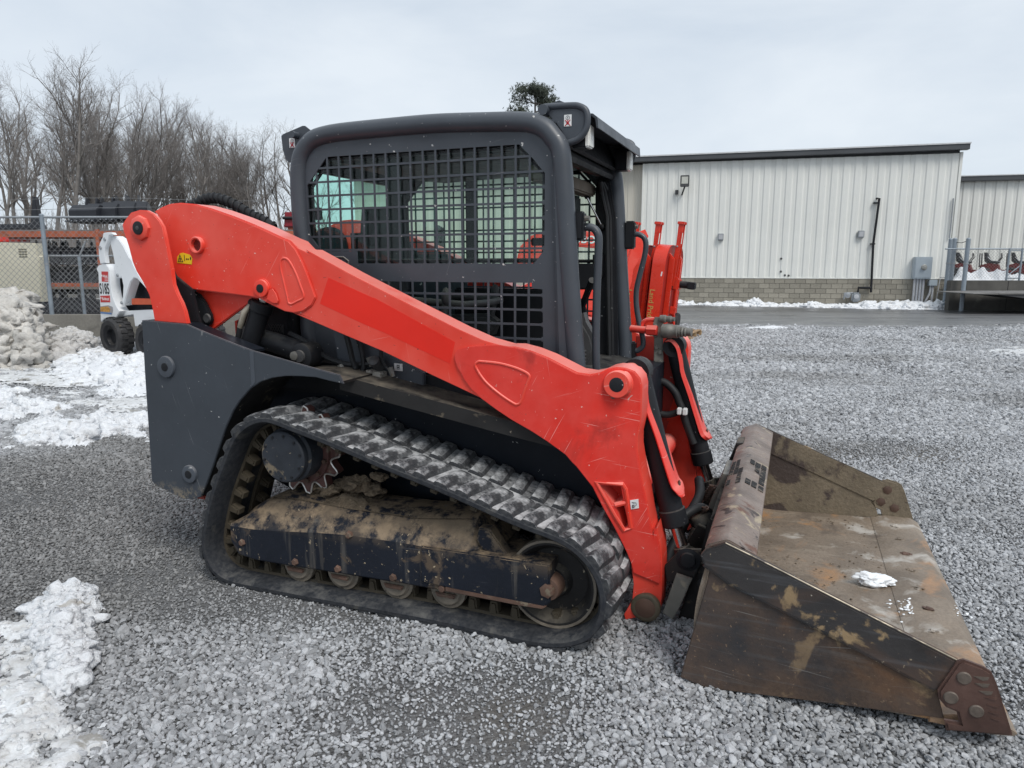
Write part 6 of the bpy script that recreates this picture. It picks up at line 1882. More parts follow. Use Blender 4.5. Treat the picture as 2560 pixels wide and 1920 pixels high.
for k, (lab, Y) in enumerate((("tall blue grey steel post nearest the meter cabinet, at the building corner", 27.0),
                              ("thick blue grey steel post between its two neighbours, standing in snow", 26.6),
                              ("tall blue grey steel post in front of the red mowers, right of two others", 26.0))):
    t = thing("steel_post", lab, "post", (PP[k][0][0] - 0.02, Y, 0), 0, "steel fence posts by the building corner")
    h_ = PP[k][0][1]
    MB().cyl((0, 0, -0.2), (0, 0, h_ - 0.06), 0.075, 0.075, 16).build("pole", postm, t)
    MB().ball((0, 0, h_ - 0.07), 0.08, 2, (1, 1, 0.8)).build("cap", postm, t)
    MB().lathe([(0.078, -0.03), (0.086, -0.03), (0.086, 0.03), (0.078, 0.03)], (0, 0, h_ * 0.62), (0, 0, 1), 16).build("band", galv, t)
o = MB().tube([(PP[1][0][0], 26.6, PP[1][0][1] - 0.18), ((PP[1][0][0] + PP[2][0][0]) / 2, 26.3, PP[1][0][1] - 0.20), (PP[2][0][0], 26.0, PP[1][0][1] - 0.12)], 0.012, 6).build("post_cable", dark, None)
tag(o, "slack cable strung between the blue grey posts", "cable")

mowred = pm("mower_red_paint", (0.13, 0.014, 0.013), 0.45, mott=(0.15, 4))
tyre = pm("black_tyre_rubber", (0.025, 0.025, 0.027), 0.75, mott=(0.2, 6), bump=(0.3, 20))


def make_mower():
    t = thing("zero_turn_mower", "", "mower")
    MB().prism([(-0.55, 0.25), (-0.60, 0.62), (-0.30, 0.72), (0.05, 0.66), (0.12, 0.45), (0.55, 0.40), (0.62, 0.28), (0.3, 0.2)], -0.40, 0.40, bev=0.05).build("body", mowred, t)
    MB().box(-0.10, 0.62, -0.62, 0.62, 0.12, 0.28, 0.05).build("deck", mowred, t)
    MB().prism([(-0.35, 0.70), (0.05, 0.70), (0.10, 0.78), (-0.22, 0.80), (-0.40, 1.16), (-0.50, 1.16), (-0.46, 0.80)], -0.27, 0.27, bev=0.05).build("seat", seatfab, t)
    for s in (-1, 1):
        MB().lathe([(0.10, -0.11), (0.22, -0.12), (0.27, -0.08), (0.27, 0.08), (0.22, 0.12), (0.10, 0.11)], (-0.42, s * 0.52, 0.27), (0, 1, 0), 24).build("rear_wheel", tyre, t)
        MB().lathe([(0.05, -0.06), (0.14, -0.06), (0.16, 0), (0.14, 0.06), (0.05, 0.06)], (0.85, s * 0.42, 0.16), (0, 1, 0), 18).build("caster_wheel", tyre, t)
        MB().tube([(-0.05, s * 0.32, 0.66), (0.12, s * 0.32, 0.95), (0.10, s * 0.15, 1.12)], 0.02, 8).build("steering_lever", dark, t)
        MB().tube([(0.2, s * 0.42, 0.35), (0.85, s * 0.42, 0.38), (0.85, s * 0.42, 0.2)], 0.03, 8).build("caster_arm", mowred, t)
        MB().tube([(-0.60, s * 0.46, 0.55), (-0.62, s * 0.46, 1.05), (-0.62, s * 0.40, 1.12)], 0.025, 8).build("roll_bar", dark, t)
    MB().tube([(-0.35, -0.36, 0.98), (-0.2, -0.36, 0.82), (0.10, -0.36, 0.78)], 0.016, 6).build("arm_rest", galv, t)
    return t


mw0 = make_mower()
lm = [(17.429,1.896),(18.528,1.863),(19.585,1.896)]
for k, lab in enumerate(("red zero turn mower with dark seat, leftmost behind the fence posts", "red zero turn mower with dark seat above a snow mound, middle of three", "red zero turn mower with dark seat behind the gate at the right edge")):
    t = mw0 if k == 0 else copy_tree(mw0)
    t.location = (lm[k][0] + 0.35, 28.0, 0.87)
    t.scale = (0.92, 0.92, 0.92)
    t.rotation_euler = (0, 0, R(-38))
    tag(t, lab, "mower", "red mowers behind the right fence")
snow("snow_mound", "snow mound lying among the red mowers on the upper yard", [(16.4, 26.6), (20.5, 26.6), (20.5, 27.2), (18.6, 27.2), (18.2, 27.7), (17.7, 27.4), (16.6, 27.3)], 0.20, 0.2, 0.05, snowm, 0.4, 1.5, 0.1, 30, lumps=0.25)
for o in list(COL.objects):
    if o.name == "snow_mound":
        o.location.z = 0.87

tr_l = thing("flatbed_trailer", "low flatbed trailer deck with black wheels at the right edge", "trailer", (16.55, 25.1, -0.18), R(2))
deckm = pm("grey_trailer_deck", (0.17, 0.165, 0.16), 0.7, mott=(0.2, 2))
MB().box(-0.2, 5.5, -1.0, 1.0, 0.66, 0.72, 0.01).build("deck", deckm, tr_l)
MB().prism([(-1.05, 0.70), (-0.2, 0.715), (-0.2, 0.66), (-1.05, 0.68)], -1.0, 1.0).build("ramp", deckm, tr_l)
MB().prism([(-0.2, 0.655), (5.5, 0.655), (5.5, 0.50), (1.2, 0.48)], -0.95, 0.95).build("frame", dark, tr_l)
for x in (1.95, 2.75):
    MB().lathe([(0.12, -0.1), (0.30, -0.11), (0.36, -0.07), (0.36, 0.07), (0.30, 0.11), (0.12, 0.1)], (x, -0.82, 0.36), (0, 1, 0), 28).build("wheel", tyre, tr_l)
MB().prism([(1.5, 0.60), (3.2, 0.60), (3.1, 0.80), (1.6, 0.80)], -1.06, -0.80, bev=0.02).build("fender", dark, tr_l)
snow("snow_patch", "small snow lump on the asphalt beside the trailer wheel", [(19.179,27.593),(19.879,28.261),(20.201,28.376),(19.422,27.271)], 0.2, 0.2, 0.05, snowm, 0.4, 1.2, 0.08, 33, z0=-0.2)

# ================================================================== WHITE SKID STEER LOADER (behind, at left)
S = thing("skid_steer_loader", "white wheeled skid steer loader with model number on its rear upright, standing in snow", "skid steer loader", ((-6.5, 11.5, 32.0)[0], (-6.5, 11.5, 32.0)[1], 0.02), -R((-6.5, 11.5, 32.0)[2]))
whitep = pm("white_paint", (0.72, 0.74, 0.76), 0.4, mott=(0.04, 2), spots=((26, 0.71, 0.03, (0.12, 0.11, 0.10), 3), (12, 0.72, 0.03, (0.45, 0.42, 0.38), 4)), dust=((0.80, 0.82, 0.84), 0.8, 0.5, 0.95, 6, 0.3))
orangep = pm("orange_paint", (0.50, 0.085, 0.03), 0.45)
up = [(-0.412,1.336),(-0.465,1.398),(-0.391,1.452),(-0.273,1.48),(-0.16,1.48),(-0.095,1.426),(-0.067,1.372),(-0.071,1.129),(-0.052,0.953),(0.034,0.805),(0.119,0.726),(0.003,0.619),(-0.354,0.584),(-0.48,0.523),(-0.448,0.845),(-0.437,1.123)]
MB().prism(up, 0.10, 0.26, bev=0.008).build("rear_upright", whitep, S)
lobe = [(-0.137,1.968),(-0.012,1.979),(0.109,1.972),(0.156,1.936),(0.033,1.929),(-0.024,1.84),(-0.123,1.735),(-0.157,1.628),(-0.145,1.493),(-0.31,1.48),(-0.329,1.588),(-0.318,1.724),(-0.263,1.817),(-0.16,1.909)]
lb_ = MB().prism(lobe, 0.09, 0.16, bev=0.008).build("pivot_link", whitep, S)
for u in [(-0.099,1.868),(-0.246,1.736)]:
    MB().lathe([(0.012, -0.012), (0.028, -0.012), (0.032, 0.0)], (u[0], 0.088, u[1]), (0, 1, 0), 16).build("link_pin", galv, lb_)
sarm = [(-0.034,1.918),(0.076,1.919),(0.212,1.864),(0.316,1.77),(0.394,1.665),(0.452,1.586),(0.516,1.546),(0.55,1.467),(0.686,1.298),(0.846,1.143),(0.967,1.042),(0.94,1.015),(0.798,1.127),(0.61,1.255),(0.541,1.261),(0.438,1.203),(0.348,1.082),(0.254,0.945),(0.186,0.821),(0.111,0.812),(0.092,0.846),(0.157,0.916),(0.212,1.133),(0.186,1.267),(0.11,1.25),(0.017,1.275),(0.016,1.346),(0.019,1.507),(-0.005,1.654),(-0.049,1.788)]
ob = MB().prism(sarm, 0.14, 0.30, bev=0.012).build("loader_arm", whitep, S)
MB().prism([(p[0] - 0.0, p[1]) for p in sarm], 1.02, 1.16, bev=0.012).build("loader_arm", whitep, S)
MB().prism(up, 1.0, 1.14, bev=0.008).build("rear_upright", whitep, S)
for u in [(0.088,1.299),(0.137,0.861)]:
    MB().lathe([(0.008, -0.015), (0.024, -0.015), (0.028, 0.0)], (u[0], 0.138, u[1]), (0, 1, 0), 14).build("arm_pin", galv, ob)
bd = [(-0.06,0.714),(0.643,0.759),(0.965,0.77),(0.928,0.511),(0.341,0.483),(0.323,0.673),(-0.153,0.607)]
MB().prism(bd, 0.20, 1.05, bev=0.01).build("lower_body", whitep, S)
eb = [(-0.505,1.396),(-0.341,1.535),(-0.103,1.315),(0.786,1.216),(0.717,0.733),(-0.329,0.696),(-0.52,0.931)]
MB().prism(eb, 0.35, 0.95, bev=0.02).build("engine_cover", navy, S)
q = [(0.38,0.934),(0.92,0.942),(0.911,0.85),(0.369,0.833)]
MB().prism(q, 0.16, 0.24, bev=0.006).build("service_bar", orangep, S)
MB().tube([(p[0], 0.22, p[1]) for p in [(-0.113,1.207),(-0.12,1.015),(-0.08,0.809)]], 0.035, 12).build("lift_cylinder", black, S)
MB().box(*[v for v in (0.25, 0.85)], 0.17, 0.5, *[v for v in (0.86, 0.875)]).build("step_plate", galv, S)
tyre2 = pm("chunky_tyre_rubber", (0.026, 0.026, 0.028), 0.7, mott=(0.25, 6), bump=(0.4, 20), spots=((5, 0.62, 0.06, (0.16, 0.13, 0.09), 5),))
for wx, wz, yy in ((-0.07, 0.302, 0.0), (0.93, 0.268, 0.0), (-0.07, 0.302, 1.0), (0.93, 0.268, 1.0)):
    r = 0.315
    w = MB().lathe([(0.19, 0.02), (0.20, 0.0), (0.27, -0.005), (r - 0.02, 0.02), (r, 0.05), (r, 0.21), (r - 0.02, 0.245), (0.20, 0.26), (0.19, 0.24), (0.19, 0.02)], (wx, yy, wz), (0, 1, 0), 36, None, False).build("wheel", tyre2, S)
    MB().lathe([(0.05, 0.09), (0.12, 0.085), (0.135, 0.03), (0.185, 0.02), (0.198, 0.004), (0.198, 0.05), (0.10, 0.2)], (wx, yy, wz), (0, 1, 0), 30).build("rim", black, w)
    b = MB()
    for k in range(20):
        a = 2 * math.pi * k / 20
        for y0, y1, da in ((0.03, 0.135, 0.0), (0.125, 0.235, 0.16)):
            M_ = Matrix.Translation((wx, yy, wz)) @ Matrix.Rotation(-(a + da), 4, "Y")
            b.box(-0.026, 0.026, y0, y1, r - 0.006, r + 0.014, 0.004, M_)
    b.build("tyre_lugs", tyre2, w)
sred = pm("red_label", (0.50, 0.03, 0.03), 0.45)
for src, body, sz in (([(-0.306,1.358),(-0.113,1.356),(-0.134,1.193),(-0.325,1.193)], "Bobcat", 0.05), ([(-0.414,0.961),(-0.125,0.972),(-0.136,0.862),(-0.416,0.854)], "Bobcat", 0.075)):
    x0, x1, z0, z1 = bbox(src)
    MB().prism(src, 0.0962, 0.099).build("label", sred, S)
    put("lettering", text_mesh(body, sz, white_plastic, 0.001), S, loc=((x0 + x1) / 2 + 0.012, 0.0955, (z0 + z1) / 2 + (0.01 if sz < 0.06 else 0)))
    b = MB().box(x0 + 0.012, x0 + 0.03, 0.0948, 0.0962, (z0 + z1) / 2, (z0 + z1) / 2 + 0.03)
    if sz < 0.06:
        for k in range(3):
            zz_ = z0 + 0.02 + k * 0.022
            b.box((x0 + x1) / 2 - 0.01, x1 - 0.012, 0.0948, 0.0962, zz_, zz_ + 0.006)
    b.build("label_print", white_plastic, S)
q = [(-0.411,1.165),(-0.096,1.17),(-0.129,0.978),(-0.433,0.971)]
x0, x1, z0, z1 = bbox(q)
put("lettering", text_mesh("S185", (z1 - z0) * 1.22, ink, 0.001, bold=0.004, squeeze=0.62), S, loc=((x0 + x1) / 2, 0.0960, (z0 + z1) / 2))
q = [(-0.441,0.784),(-0.195,0.812),(-0.074,0.788),(-0.071,0.734),(-0.115,0.663),(-0.453,0.671)]
MB().prism(q, 0.0965, 0.099).build("round_label", pm("grey_label", (0.30, 0.29, 0.30), 0.5), S)
q = [(-0.437,0.777),(-0.211,0.791),(-0.142,0.752),(-0.176,0.702),(-0.448,0.7)]
MB().prism(q, 0.0955, 0.0968).build("label_print", pm("gold_label", (0.48, 0.24, 0.05), 0.5, mott=(0.5, 30)), S)
q = [(-0.449,0.695),(-0.121,0.688),(-0.125,0.663),(-0.453,0.671)]
MB().prism(q, 0.0950, 0.0966).build("label_print", pm("blue_label", (0.10, 0.20, 0.42), 0.5), S)

# ================================================================== CONCRETE WALL, FENCE, RACKS ON THE LEFT
FY = 14.6
cw = thing("concrete_wall", "low weathered concrete wall under the left chain link fence", "wall", (-18, FY, 0), 0)
MB().box(0, 13.4, 0.0, 0.25, -0.3, 0.47, 0.015).build("wall_body", concrete, cw)
lf = thing("chain_link_fence", "tall chain link fence on the low concrete wall behind the snow bank", "fence", (-18, FY + 0.12, 0), 0)
chain_link("wire_mesh", 0, 13.0, 0.50, 2.42, 0.118, 0.0042, lf)
MB().cyl((0, 0, 2.43), (13.0, 0, 2.43), 0.024, 0.024, 10).build("top_rail", galv, lf)
for px in (-9.5 + 18, -9.5 + 18 + 3.05, -9.5 + 18 - 3.05):
    MB().cyl((px, -0.02, 0.45), (px, -0.02, 2.47), 0.042, 0.042, 14).build("post", postm, lf)
    MB().ball((px, -0.02, 2.47), 0.045, 2, (1, 1, 0.7)).build("post_cap", postm, lf)
    MB().lathe([(0.044, -0.02), (0.05, -0.02), (0.05, 0.02), (0.044, 0.02)], (px, -0.02, 1.5), (0, 0, 1), 14).build("band", galv, lf)
for k, z in enumerate((2.60, 2.78)):
    MB().tube([(x, 0, z - 0.03 * math.sin(x * 1.03 + k)) for x in np.linspace(0, 13, 30)], 0.004, 5).build("barbed_wire", wire, lf)
# inner fence with angled post top
IY = 16.2
inf = thing("chain_link_fence", "lower inner fence with an angled post arm, behind the tall left fence", "fence", (-12.0, IY, 0), 0)
iq = [(-9.724,1.676),(-9.664,0.38),(-9.56,1.955),(-10.443,1.663),(-9.277,1.682)]
px = iq[0][0] + 12.0
zt = iq[0][1]
chain_link("wire_mesh", 0, 6.5, 0.45, zt, 0.12, 0.0042, inf, 0.02)
MB().cyl((0, 0.02, zt), (6.5, 0.02, zt), 0.024, 0.024, 8).build("top_rail", galv, inf)
MB().cyl((px, 0, 0.0), (px, 0, zt), 0.036, 0.036, 12).build("post", postm, inf)
MB().tube([(px, 0, zt - 0.02), (px + 0.18, 0, zt + 0.32)], 0.02, 8).build("post_arm", galv, inf)
for k in range(3):
    MB().tube([(0, 0.0, zt + 0.12 + k * 0.1), (px + 0.06 + 0.06 * k, 0.0, zt + 0.12 + k * 0.1), (6.5, 0, zt + 0.10 + k * 0.1)], 0.0035, 4).build("barbed_wire", wire, inf)
# beige cabinet behind the fence
bq = [(-12.156,1.982),(-10.266,1.939),(-10.271,1.669),(-10.229,1.651),(-10.28,0.679),(-12.329,0.679)]
bt = thing("generator_cabinet", "large pale beige metal cabinet behind the left chain link fence", "cabinet", (0, 0, 0), 0)
beige = pm("pale_beige_metal", (0.60, 0.57, 0.46), 0.5, mott=(0.05, 1.5), streak=((0.48, 0.45, 0.36), (4, 4, 0.4), 0.62, 0.4))
MB().prism(bq, 15.6, 15.95, bev=0.015).build("cabinet_body", beige, bt)
vq = [(-10.631,1.847),(-10.494,1.847),(-10.518,1.638),(-10.655,1.638)]
x0, x1, z0, z1 = bbox(vq)
b = MB()
for k in range(3):
    for j in range(4):
        xx_ = x0 + (x1 - x0) * k / 2.6
        b.box(xx_, xx_ + 0.05, 15.592, 15.602, z0 + (z1 - z0) * j / 4, z0 + (z1 - z0) * j / 4 + 0.028)
b.build("vent_slot", pm("olive_slot", (0.16, 0.15, 0.11), 0.7), bt)
MB().box(-12.4, -11.25, 15.9, 16.2, bq[0][1], bq[0][1] + 0.10, 0.01).build("roof_unit", red_worn, bt)
# orange pallet racks with black attachments
rackm = pm("faded_orange_rack", (0.36, 0.095, 0.045), 0.6, mott=(0.3, 4), spots=((7, 0.6, 0.05, (0.12, 0.07, 0.05), 6, 0.5), (20, 0.66, 0.04, (0.45, 0.28, 0.2), 4)))
rk = thing("pallet_rack", "faded orange steel rack with heavy beams behind the left fences", "rack", (-22, 20.0, 0), 0)
rq = [(-14.122,2.321),(-11.504,2.321),(-11.567,0.85),(-12.191,0.914),(-10.754,2.321)]
zb1, zb2 = rq[0][1], rq[3][1]
xp = rq[1][0] + 22
for y in (0.0, 1.1):
    MB().box(4.0, 18, y, y + 0.06, zb1 - 0.10, zb1 + 0.07, 0.008).build("beam", rackm, rk)
    MB().box(4.0, 18, y, y + 0.06, zb2 - 0.05, zb2 + 0.06, 0.008).build("beam", rackm, rk)
    for x in (xp, xp - 3.6, xp + 3.6):
        MB().box(x, x + 0.10, y - 0.01, y + 0.09, 0, zb1 + 0.12, 0.008).build("upright", rackm, rk)
    for x in np.arange(5, 17, 1.2):
        pass
MB().box(4.0, 18, 0.06, 1.1, zb1 + 0.07, zb1 + 0.11).build("shelf_board", pm("grey_shelf", (0.16, 0.155, 0.15), 0.8, mott=(0.3, 3)), rk)
attm = pm("black_attachment_paint", (0.018, 0.020, 0.026), 0.45, mott=(0.25, 3))


def make_bucket():
    t = thing("black_bucket", "", "bucket attachment")
    MB().prism([(-0.35, 0.0), (0.35, 0.0), (0.42, 0.12), (0.10, 0.42), (-0.18, 0.50), (-0.36, 0.34)], -0.45, 0.45, bev=0.02, M=Matrix.Rotation(R(90), 4, "Z")).build("shell", attm, t)
    MB().box(-0.46, 0.46, -0.50, -0.36, 0.02, 0.07, 0.01).build("cutting_edge", attm, t)
    for k in range(6):
        MB().cyl((-0.40 + k * 0.16, -0.51, 0.05), (-0.40 + k * 0.16, -0.48, 0.05), 0.018, 0.018, 6).build("edge_bolt", galv, t)
    for s in (-1, 1):
        MB().prism([(-0.05, 0.42), (0.18, 0.42), (0.12, 0.66), (0.02, 0.70)], s * 0.16 - 0.02, s * 0.16 + 0.02, M=Matrix.Rotation(R(90), 4, "Z")).build("ear", attm, t)
    return t


bk0 = make_bucket()
bspots = []
cq = [(-11.819,2.798),(-11.43,2.798),(-11.052,2.846),(-10.815,2.956)]
for k, p in enumerate(cq):
    bspots.append((p[0], 20.5 + 0.1 * k, zb1 + 0.30 + 0.14 * k * 0.3, 8 * k - 10, ("low black bucket at the left end of the row on top of the rack", "black bucket second from the left on top of the rack", "rounded black bucket third from the left on top of the rack", "highest black bucket next to the red loader arm on top of the rack")[k]))
lowq = [(-13.47,0.969),(-13.08,0.969),(-12.673,0.969),(-12.301,0.969)]
for k, p in enumerate(lowq):
    bspots.append((p[0], 20.9, zb2 + 0.02, (-15, 10, 25, -5)[k], "black bucket, %s from the left in the dark row on the middle rack shelf" % ("first", "second", "third", "fourth")[k]))
for k, p in enumerate([(-13.521,0.969),(-13.114,0.969),(-12.69,0.969),(-12.301,0.969)]):
    bspots.append((p[0] + 0.05, 20.75, zb2 + 0.55, (12, -20, 5, 15)[k], "black bucket, %s from the left in the upper dark row stacked below the top beam" % ("first", "second", "third", "fourth")[k]))
for k, p in enumerate([(-13.617,0.395),(-13.157,0.395),(-12.681,0.395),(-12.272,0.395)]):
    bspots.append((p[0], 20.6, 0.05, (10, -12, 18, -20)[k], "black bucket, %s from the left on the ground under the orange rack" % ("first", "second", "third", "fourth")[k]))
for k, (x, y, z, a, lab) in enumerate(bspots):
    t = bk0 if k == 0 else copy_tree(bk0)
    t.location = (x, y, z)
    t.rotation_euler = (0, 0, R(a))
    tag(t, lab, "bucket attachment", "black buckets stored on the orange rack")
fk = thing("lift_forks", "black fork frame with one tall upright tip on the rack behind the fence post", "forks", (0, 0, 0), 0)
fq = [(-14.374,2.584),(-13.399,2.592),(-13.314,2.624),(-13.188,3.318),(-13.124,3.318),(-13.095,2.846),(-13.039,2.465),(-13.252,2.449),(-13.377,2.497),(-14.394,2.417)]
MB().prism([fq[0], fq[1], fq[2], fq[3], fq[4], fq[5], fq[6], fq[7], fq[8], fq[9]], 20.1, 20.28, bev=0.01).build("fork", attm, fk)
MB().prism([fq[0], fq[1], fq[8], fq[9]], 20.75, 20.9, bev=0.01).build("fork", attm, fk)
rd = thing("red_attachment", "small bright red attachment lying on the left end of the rack", "attachment", (0, 0, 0), 0)
q = [(-14.114,2.361),(-13.719,2.432),(-13.719,2.361),(-14.12,2.314)]
MB().prism(q, 20.15, 20.6, bev=0.01).build("body", red, rd)
MB().prism([(-14.153,2.172),(-13.716,2.18),(-13.716,2.108),(-14.16,2.108)], 20.15, 20.6, bev=0.01).build("foot", red, rd)

# red machine part far behind, left of the cab
rm = thing("red_implement", "dark red farm implement far behind, just left of the cab", "implement", (0, 0, 0), 0)
q = [(-7.535,3.186),(-7.249,3.186),(-7.269,2.795),(-7.499,2.795),(-7.547,2.963)]
x0, x1, z0, z1 = bbox(q)
MB().prism([(x0, z0 - 0.1), (x1 + 0.5, z0 - 0.1), (x1 + 0.5, z1 - 0.05), (x1, z1), (x0 + 0.05, z1)], 24, 24.8, bev=0.04).build("body", pm("dark_red_paint", (0.22, 0.012, 0.022), 0.4, mott=(0.3, 6)), rm)
MB().tube([(x0, 23.95, (z0 + z1) / 2), (x1 + 0.5, 23.95, (z0 + z1) / 2)], 0.05, 8).build("bar", black, rm)
MB().box(x0 + 0.1, x1 + 0.4, 24.1, 24.6, 0.0, z0 - 0.05, 0.02).build("stand", rackm, rm)

# ================================================================== ROTARY CUTTERS BEHIND THE LOADER
cutred = pm("glossy_red_paint", (0.60, 0.035, 0.015), 0.28, mott=(0.06, 2))
cutshade = pm("shaded_red_deck", (0.34, 0.02, 0.014), 0.4, mott=(0.12, 3))  # the cutter red darkened: shade on the deck face put into the colour
gold = pm("gold_lettering", (0.50, 0.36, 0.10), 0.4)
wood = pm("pallet_wood", (0.36, 0.25, 0.14), 0.8, mott=(0.25, 4), streak=((0.24, 0.16, 0.09), (3, 30, 30), 0.55, 0.6))


def rr_outline(d, h, r, n=6):
    """Deck outline in (y, z): flat foot, rounded upper corners."""
    pts_ = [(0.0, 0.0)]
    for k in range(n + 1):
        a = math.pi - k * math.pi / 2 / n
        pts_.append((r + r * math.cos(a), h - r + r * math.sin(a)))
    for k in range(n + 1):
        a = math.pi / 2 - k * math.pi / 2 / n
        pts_.append((d - r + r * math.cos(a), h - r + r * math.sin(a)))
    pts_.append((d, 0.0))
    return pts_


def make_cutter():
    t = thing("rotary_cutter", "", "rotary cutter")
    ol = rr_outline(1.55, 1.78, 0.42)
    T_ = Matrix.Rotation(R(5), 4, "Y")
    b_ = MB()
    n = len(ol)
    inn = [((p[0] - 0.775) * 0.985 + 0.775, (p[1] - 0.8) * 0.985 + 0.8) for p in ol]
    b_.prism(ol, 0.0, 0.27, "x", holes=[inn], bev=0.006, M=T_)
    b_.build("deck_skirt", cutred, t)
    MB().prism(inn, 0.235, 0.250, "x", M=T_).build("deck_plate", cutshade, t)
    MB().prism([(0.10, 1.36), (0.33, 1.42), (0.30, 1.74), (0.16, 1.66)], 0.02, 0.2, "x", M=T_).build("chain_guard", black, t)
    MB().prism([(0.25, 0.10), (0.36, 0.12), (0.36, 1.50), (0.25, 1.62)], 0.30, 0.42, bev=0.02, M=T_).build("deck_rib", cutred, t)
    MB().prism([(0.25, 0.10), (0.33, 0.12), (0.33, 1.50), (0.25, 1.62)], 1.10, 1.22, bev=0.02, M=T_).build("deck_rib", cutred, t)
    for y in (0.45, 0.62):
        MB().prism([(0.27, 0.95), (0.38, 0.95), (0.42, 1.75), (0.43, 2.20), (0.40, 2.26), (0.35, 2.26), (0.33, 2.20), (0.33, 1.80)], y, y + 0.03, bev=0.006, holes=[[(0.375, 1.80), (0.40, 1.82), (0.405, 2.05), (0.375, 2.02)]], M=T_).build("hitch_arm", cutred, t)
        MB().box(0.31, 0.45, y - 0.03, y + 0.06, 2.20, 2.26, 0.01, T_).build("hitch_tip", cutred, t)
        MB().ball((0.36, y - 0.005, 1.76), 0.022, 1, M=T_).build("hitch_bolt", galv, t)
    MB().box(0.30, 0.46, 0.55, 0.85, 0.86, 1.12, 0.03, T_).build("gearbox", cutred, t)
    g_ = MB().cyl((0.40, 0.70, 0.99), (0.66, 0.70, 0.99), 0.075, 0.075, 16, M=T_)
    g_.box(0.62, 0.78, 0.60, 0.80, 0.91, 1.06, 0.02, T_)
    g_.build("driveline_guard", black, t)
    MB().tube([(0.48, 0.5, 0.12), (0.44, 0.5, 0.5), (0.44, 0.5, 0.9)], 0.025, 8, M=T_).build("tail_rod", cutred, t)
    MB().prism([(0.36, 0.38), (0.48, 0.36), (0.50, 0.52), (0.38, 0.54)], 0.40, 0.50, bev=0.02, M=T_).build("tail_bracket", cutred, t)
    MB().lathe([(0.05, -0.05), (0.16, -0.05), (0.18, 0), (0.16, 0.05), (0.05, 0.05)], (0.42, 0.95, 0.2), (1, 0, 0), 18, T_).build("tail_wheel", tyre, t)
    me_ = text_mesh("Land Pride", 0.15, gold, 0.002)
    me_.transform(T_ @ Matrix.Translation((0.07, -0.004, 0.55)) @ Matrix.Rotation(R(90), 4, "Y"))
    put("lettering", me_, t)
    MB().prism([(0.20, 1.15), (0.225, 1.15), (0.235, 1.24), (0.21, 1.24)], -0.003, 0.001, M=T_).build("label", white_plastic, t)
    return t


def make_pallet():
    t = thing("wooden_pallet", "", "pallet")
    bm_ = MB().box(0, 0.09, 0, 1.1, 0.105, 0.125, 0.003).mesh("deck_board", wood)
    for k in range(8):
        put("deck_board", bm_, t, loc=(k * 0.135, 0, 0))
    st_ = MB().box(0, 1.05, 0, 0.045, 0.02, 0.104, 0.003).mesh("stringer", wood)
    for y in (0.0, 0.52, 1.05):
        put("stringer", st_, t, loc=(0, y, 0))
    bt_ = MB().box(0, 0.09, 0, 1.1, 0.0, 0.019, 0.002).mesh("base_board", wood)
    for x in (0, 0.46, 0.95):
        put("base_board", bt_, t, loc=(x, 0, 0))
    return t


ct0, pt0 = make_cutter(), make_pallet()
cp = [(2.862,0.153),(2.576,0.153),(2.418,0.153)]
for k, (lab, px_) in enumerate((("nearest right red rotary cutter stood on edge with gold lettering down its skirt", cp[0][0] - 0.14),
                                ("second red rotary cutter stood on edge, left of the lettered one", cp[0][0] - 0.60),
                                ("third red rotary cutter mostly hidden by the black door post", cp[0][0] - 1.06))):
    t = ct0 if k == 0 else copy_tree(ct0)
    t.location = (px_, 14.6 + 0.05 * k, 0.13)
    t.rotation_euler = (0, 0, R(-26))
    tag(t, lab, "rotary cutter", "red rotary cutters stood on edge behind the loader")
    p_ = pt0 if k == 0 else copy_tree(pt0)
    p_.location = (px_ - 0.10, 14.58 + 0.05 * k, 0.0)
    p_.rotation_euler = (0, 0, R(-26))
    tag(p_, ("wooden pallet under the nearest right rotary cutter", "wooden pallet under the second rotary cutter", "wooden pallet under the third rotary cutter")[k], "pallet", "pallets under the rotary cutters")

# red tractor with loader boom seen through the cab
tr0 = thing("compact_tractor", "red compact tractor with lettered front loader boom, seen through the loader cab", "tractor", (0, 0, 0), 0)
TY = 11.6
bq = [(0.053,1.486),(0.134,1.779),(0.296,1.938),(0.512,2.018),(0.781,2.044),(1.051,2.031),(1.484,1.978),(1.916,1.965),(2.13,2.044),(2.187,1.938),(2.112,1.753),(2.037,1.539),(1.959,1.405),(1.937,1.216),(1.839,0.808),(1.757,0.808),(1.799,1.27),(1.872,1.593),(1.909,1.753),(1.867,1.793),(1.489,1.758),(1.055,1.793),(0.676,1.793),(0.46,1.673),(0.353,1.432)]
MB().prism(bq, TY, TY + 0.12, bev=0.012).build("loader_boom", red, tr0)
MB().prism([(p[0] + 0.1, p[1]) for p in bq], TY + 1.0, TY + 1.12, bev=0.012).build("loader_boom", red, tr0)
q = [(0.81,1.899),(1.676,1.859),(0.808,2.018),(0.811,1.806)]
put("lettering", text_mesh("KUBOTA", 0.17, white_plastic, 0.002, bold=0.004), tr0, loc=((q[0][0] + q[1][0]) / 2 - 0.03, TY - 0.004, (q[0][1] + q[1][1]) / 2), rot=(0, R(3), 0))
MB().prism([(0.15, 0.75), (0.15, 1.12), (0.4, 1.24), (1.2, 1.18), (1.4, 1.08), (1.4, 0.6), (0.2, 0.6)], TY + 0.3, TY + 0.85, bev=0.06).build("hood", red, tr0)
MB().prism([(-0.9, 0.35), (1.2, 0.35), (1.2, 0.62), (-0.9, 0.62)], TY + 0.35, TY + 0.8, bev=0.03).build("chassis", black, tr0)
MB().prism([(0.5, 0.35), (0.75, 0.35), (0.72, 1.55), (0.55, 1.55)], TY + 0.02, TY + 0.10, bev=0.01).build("loader_post", red, tr0)
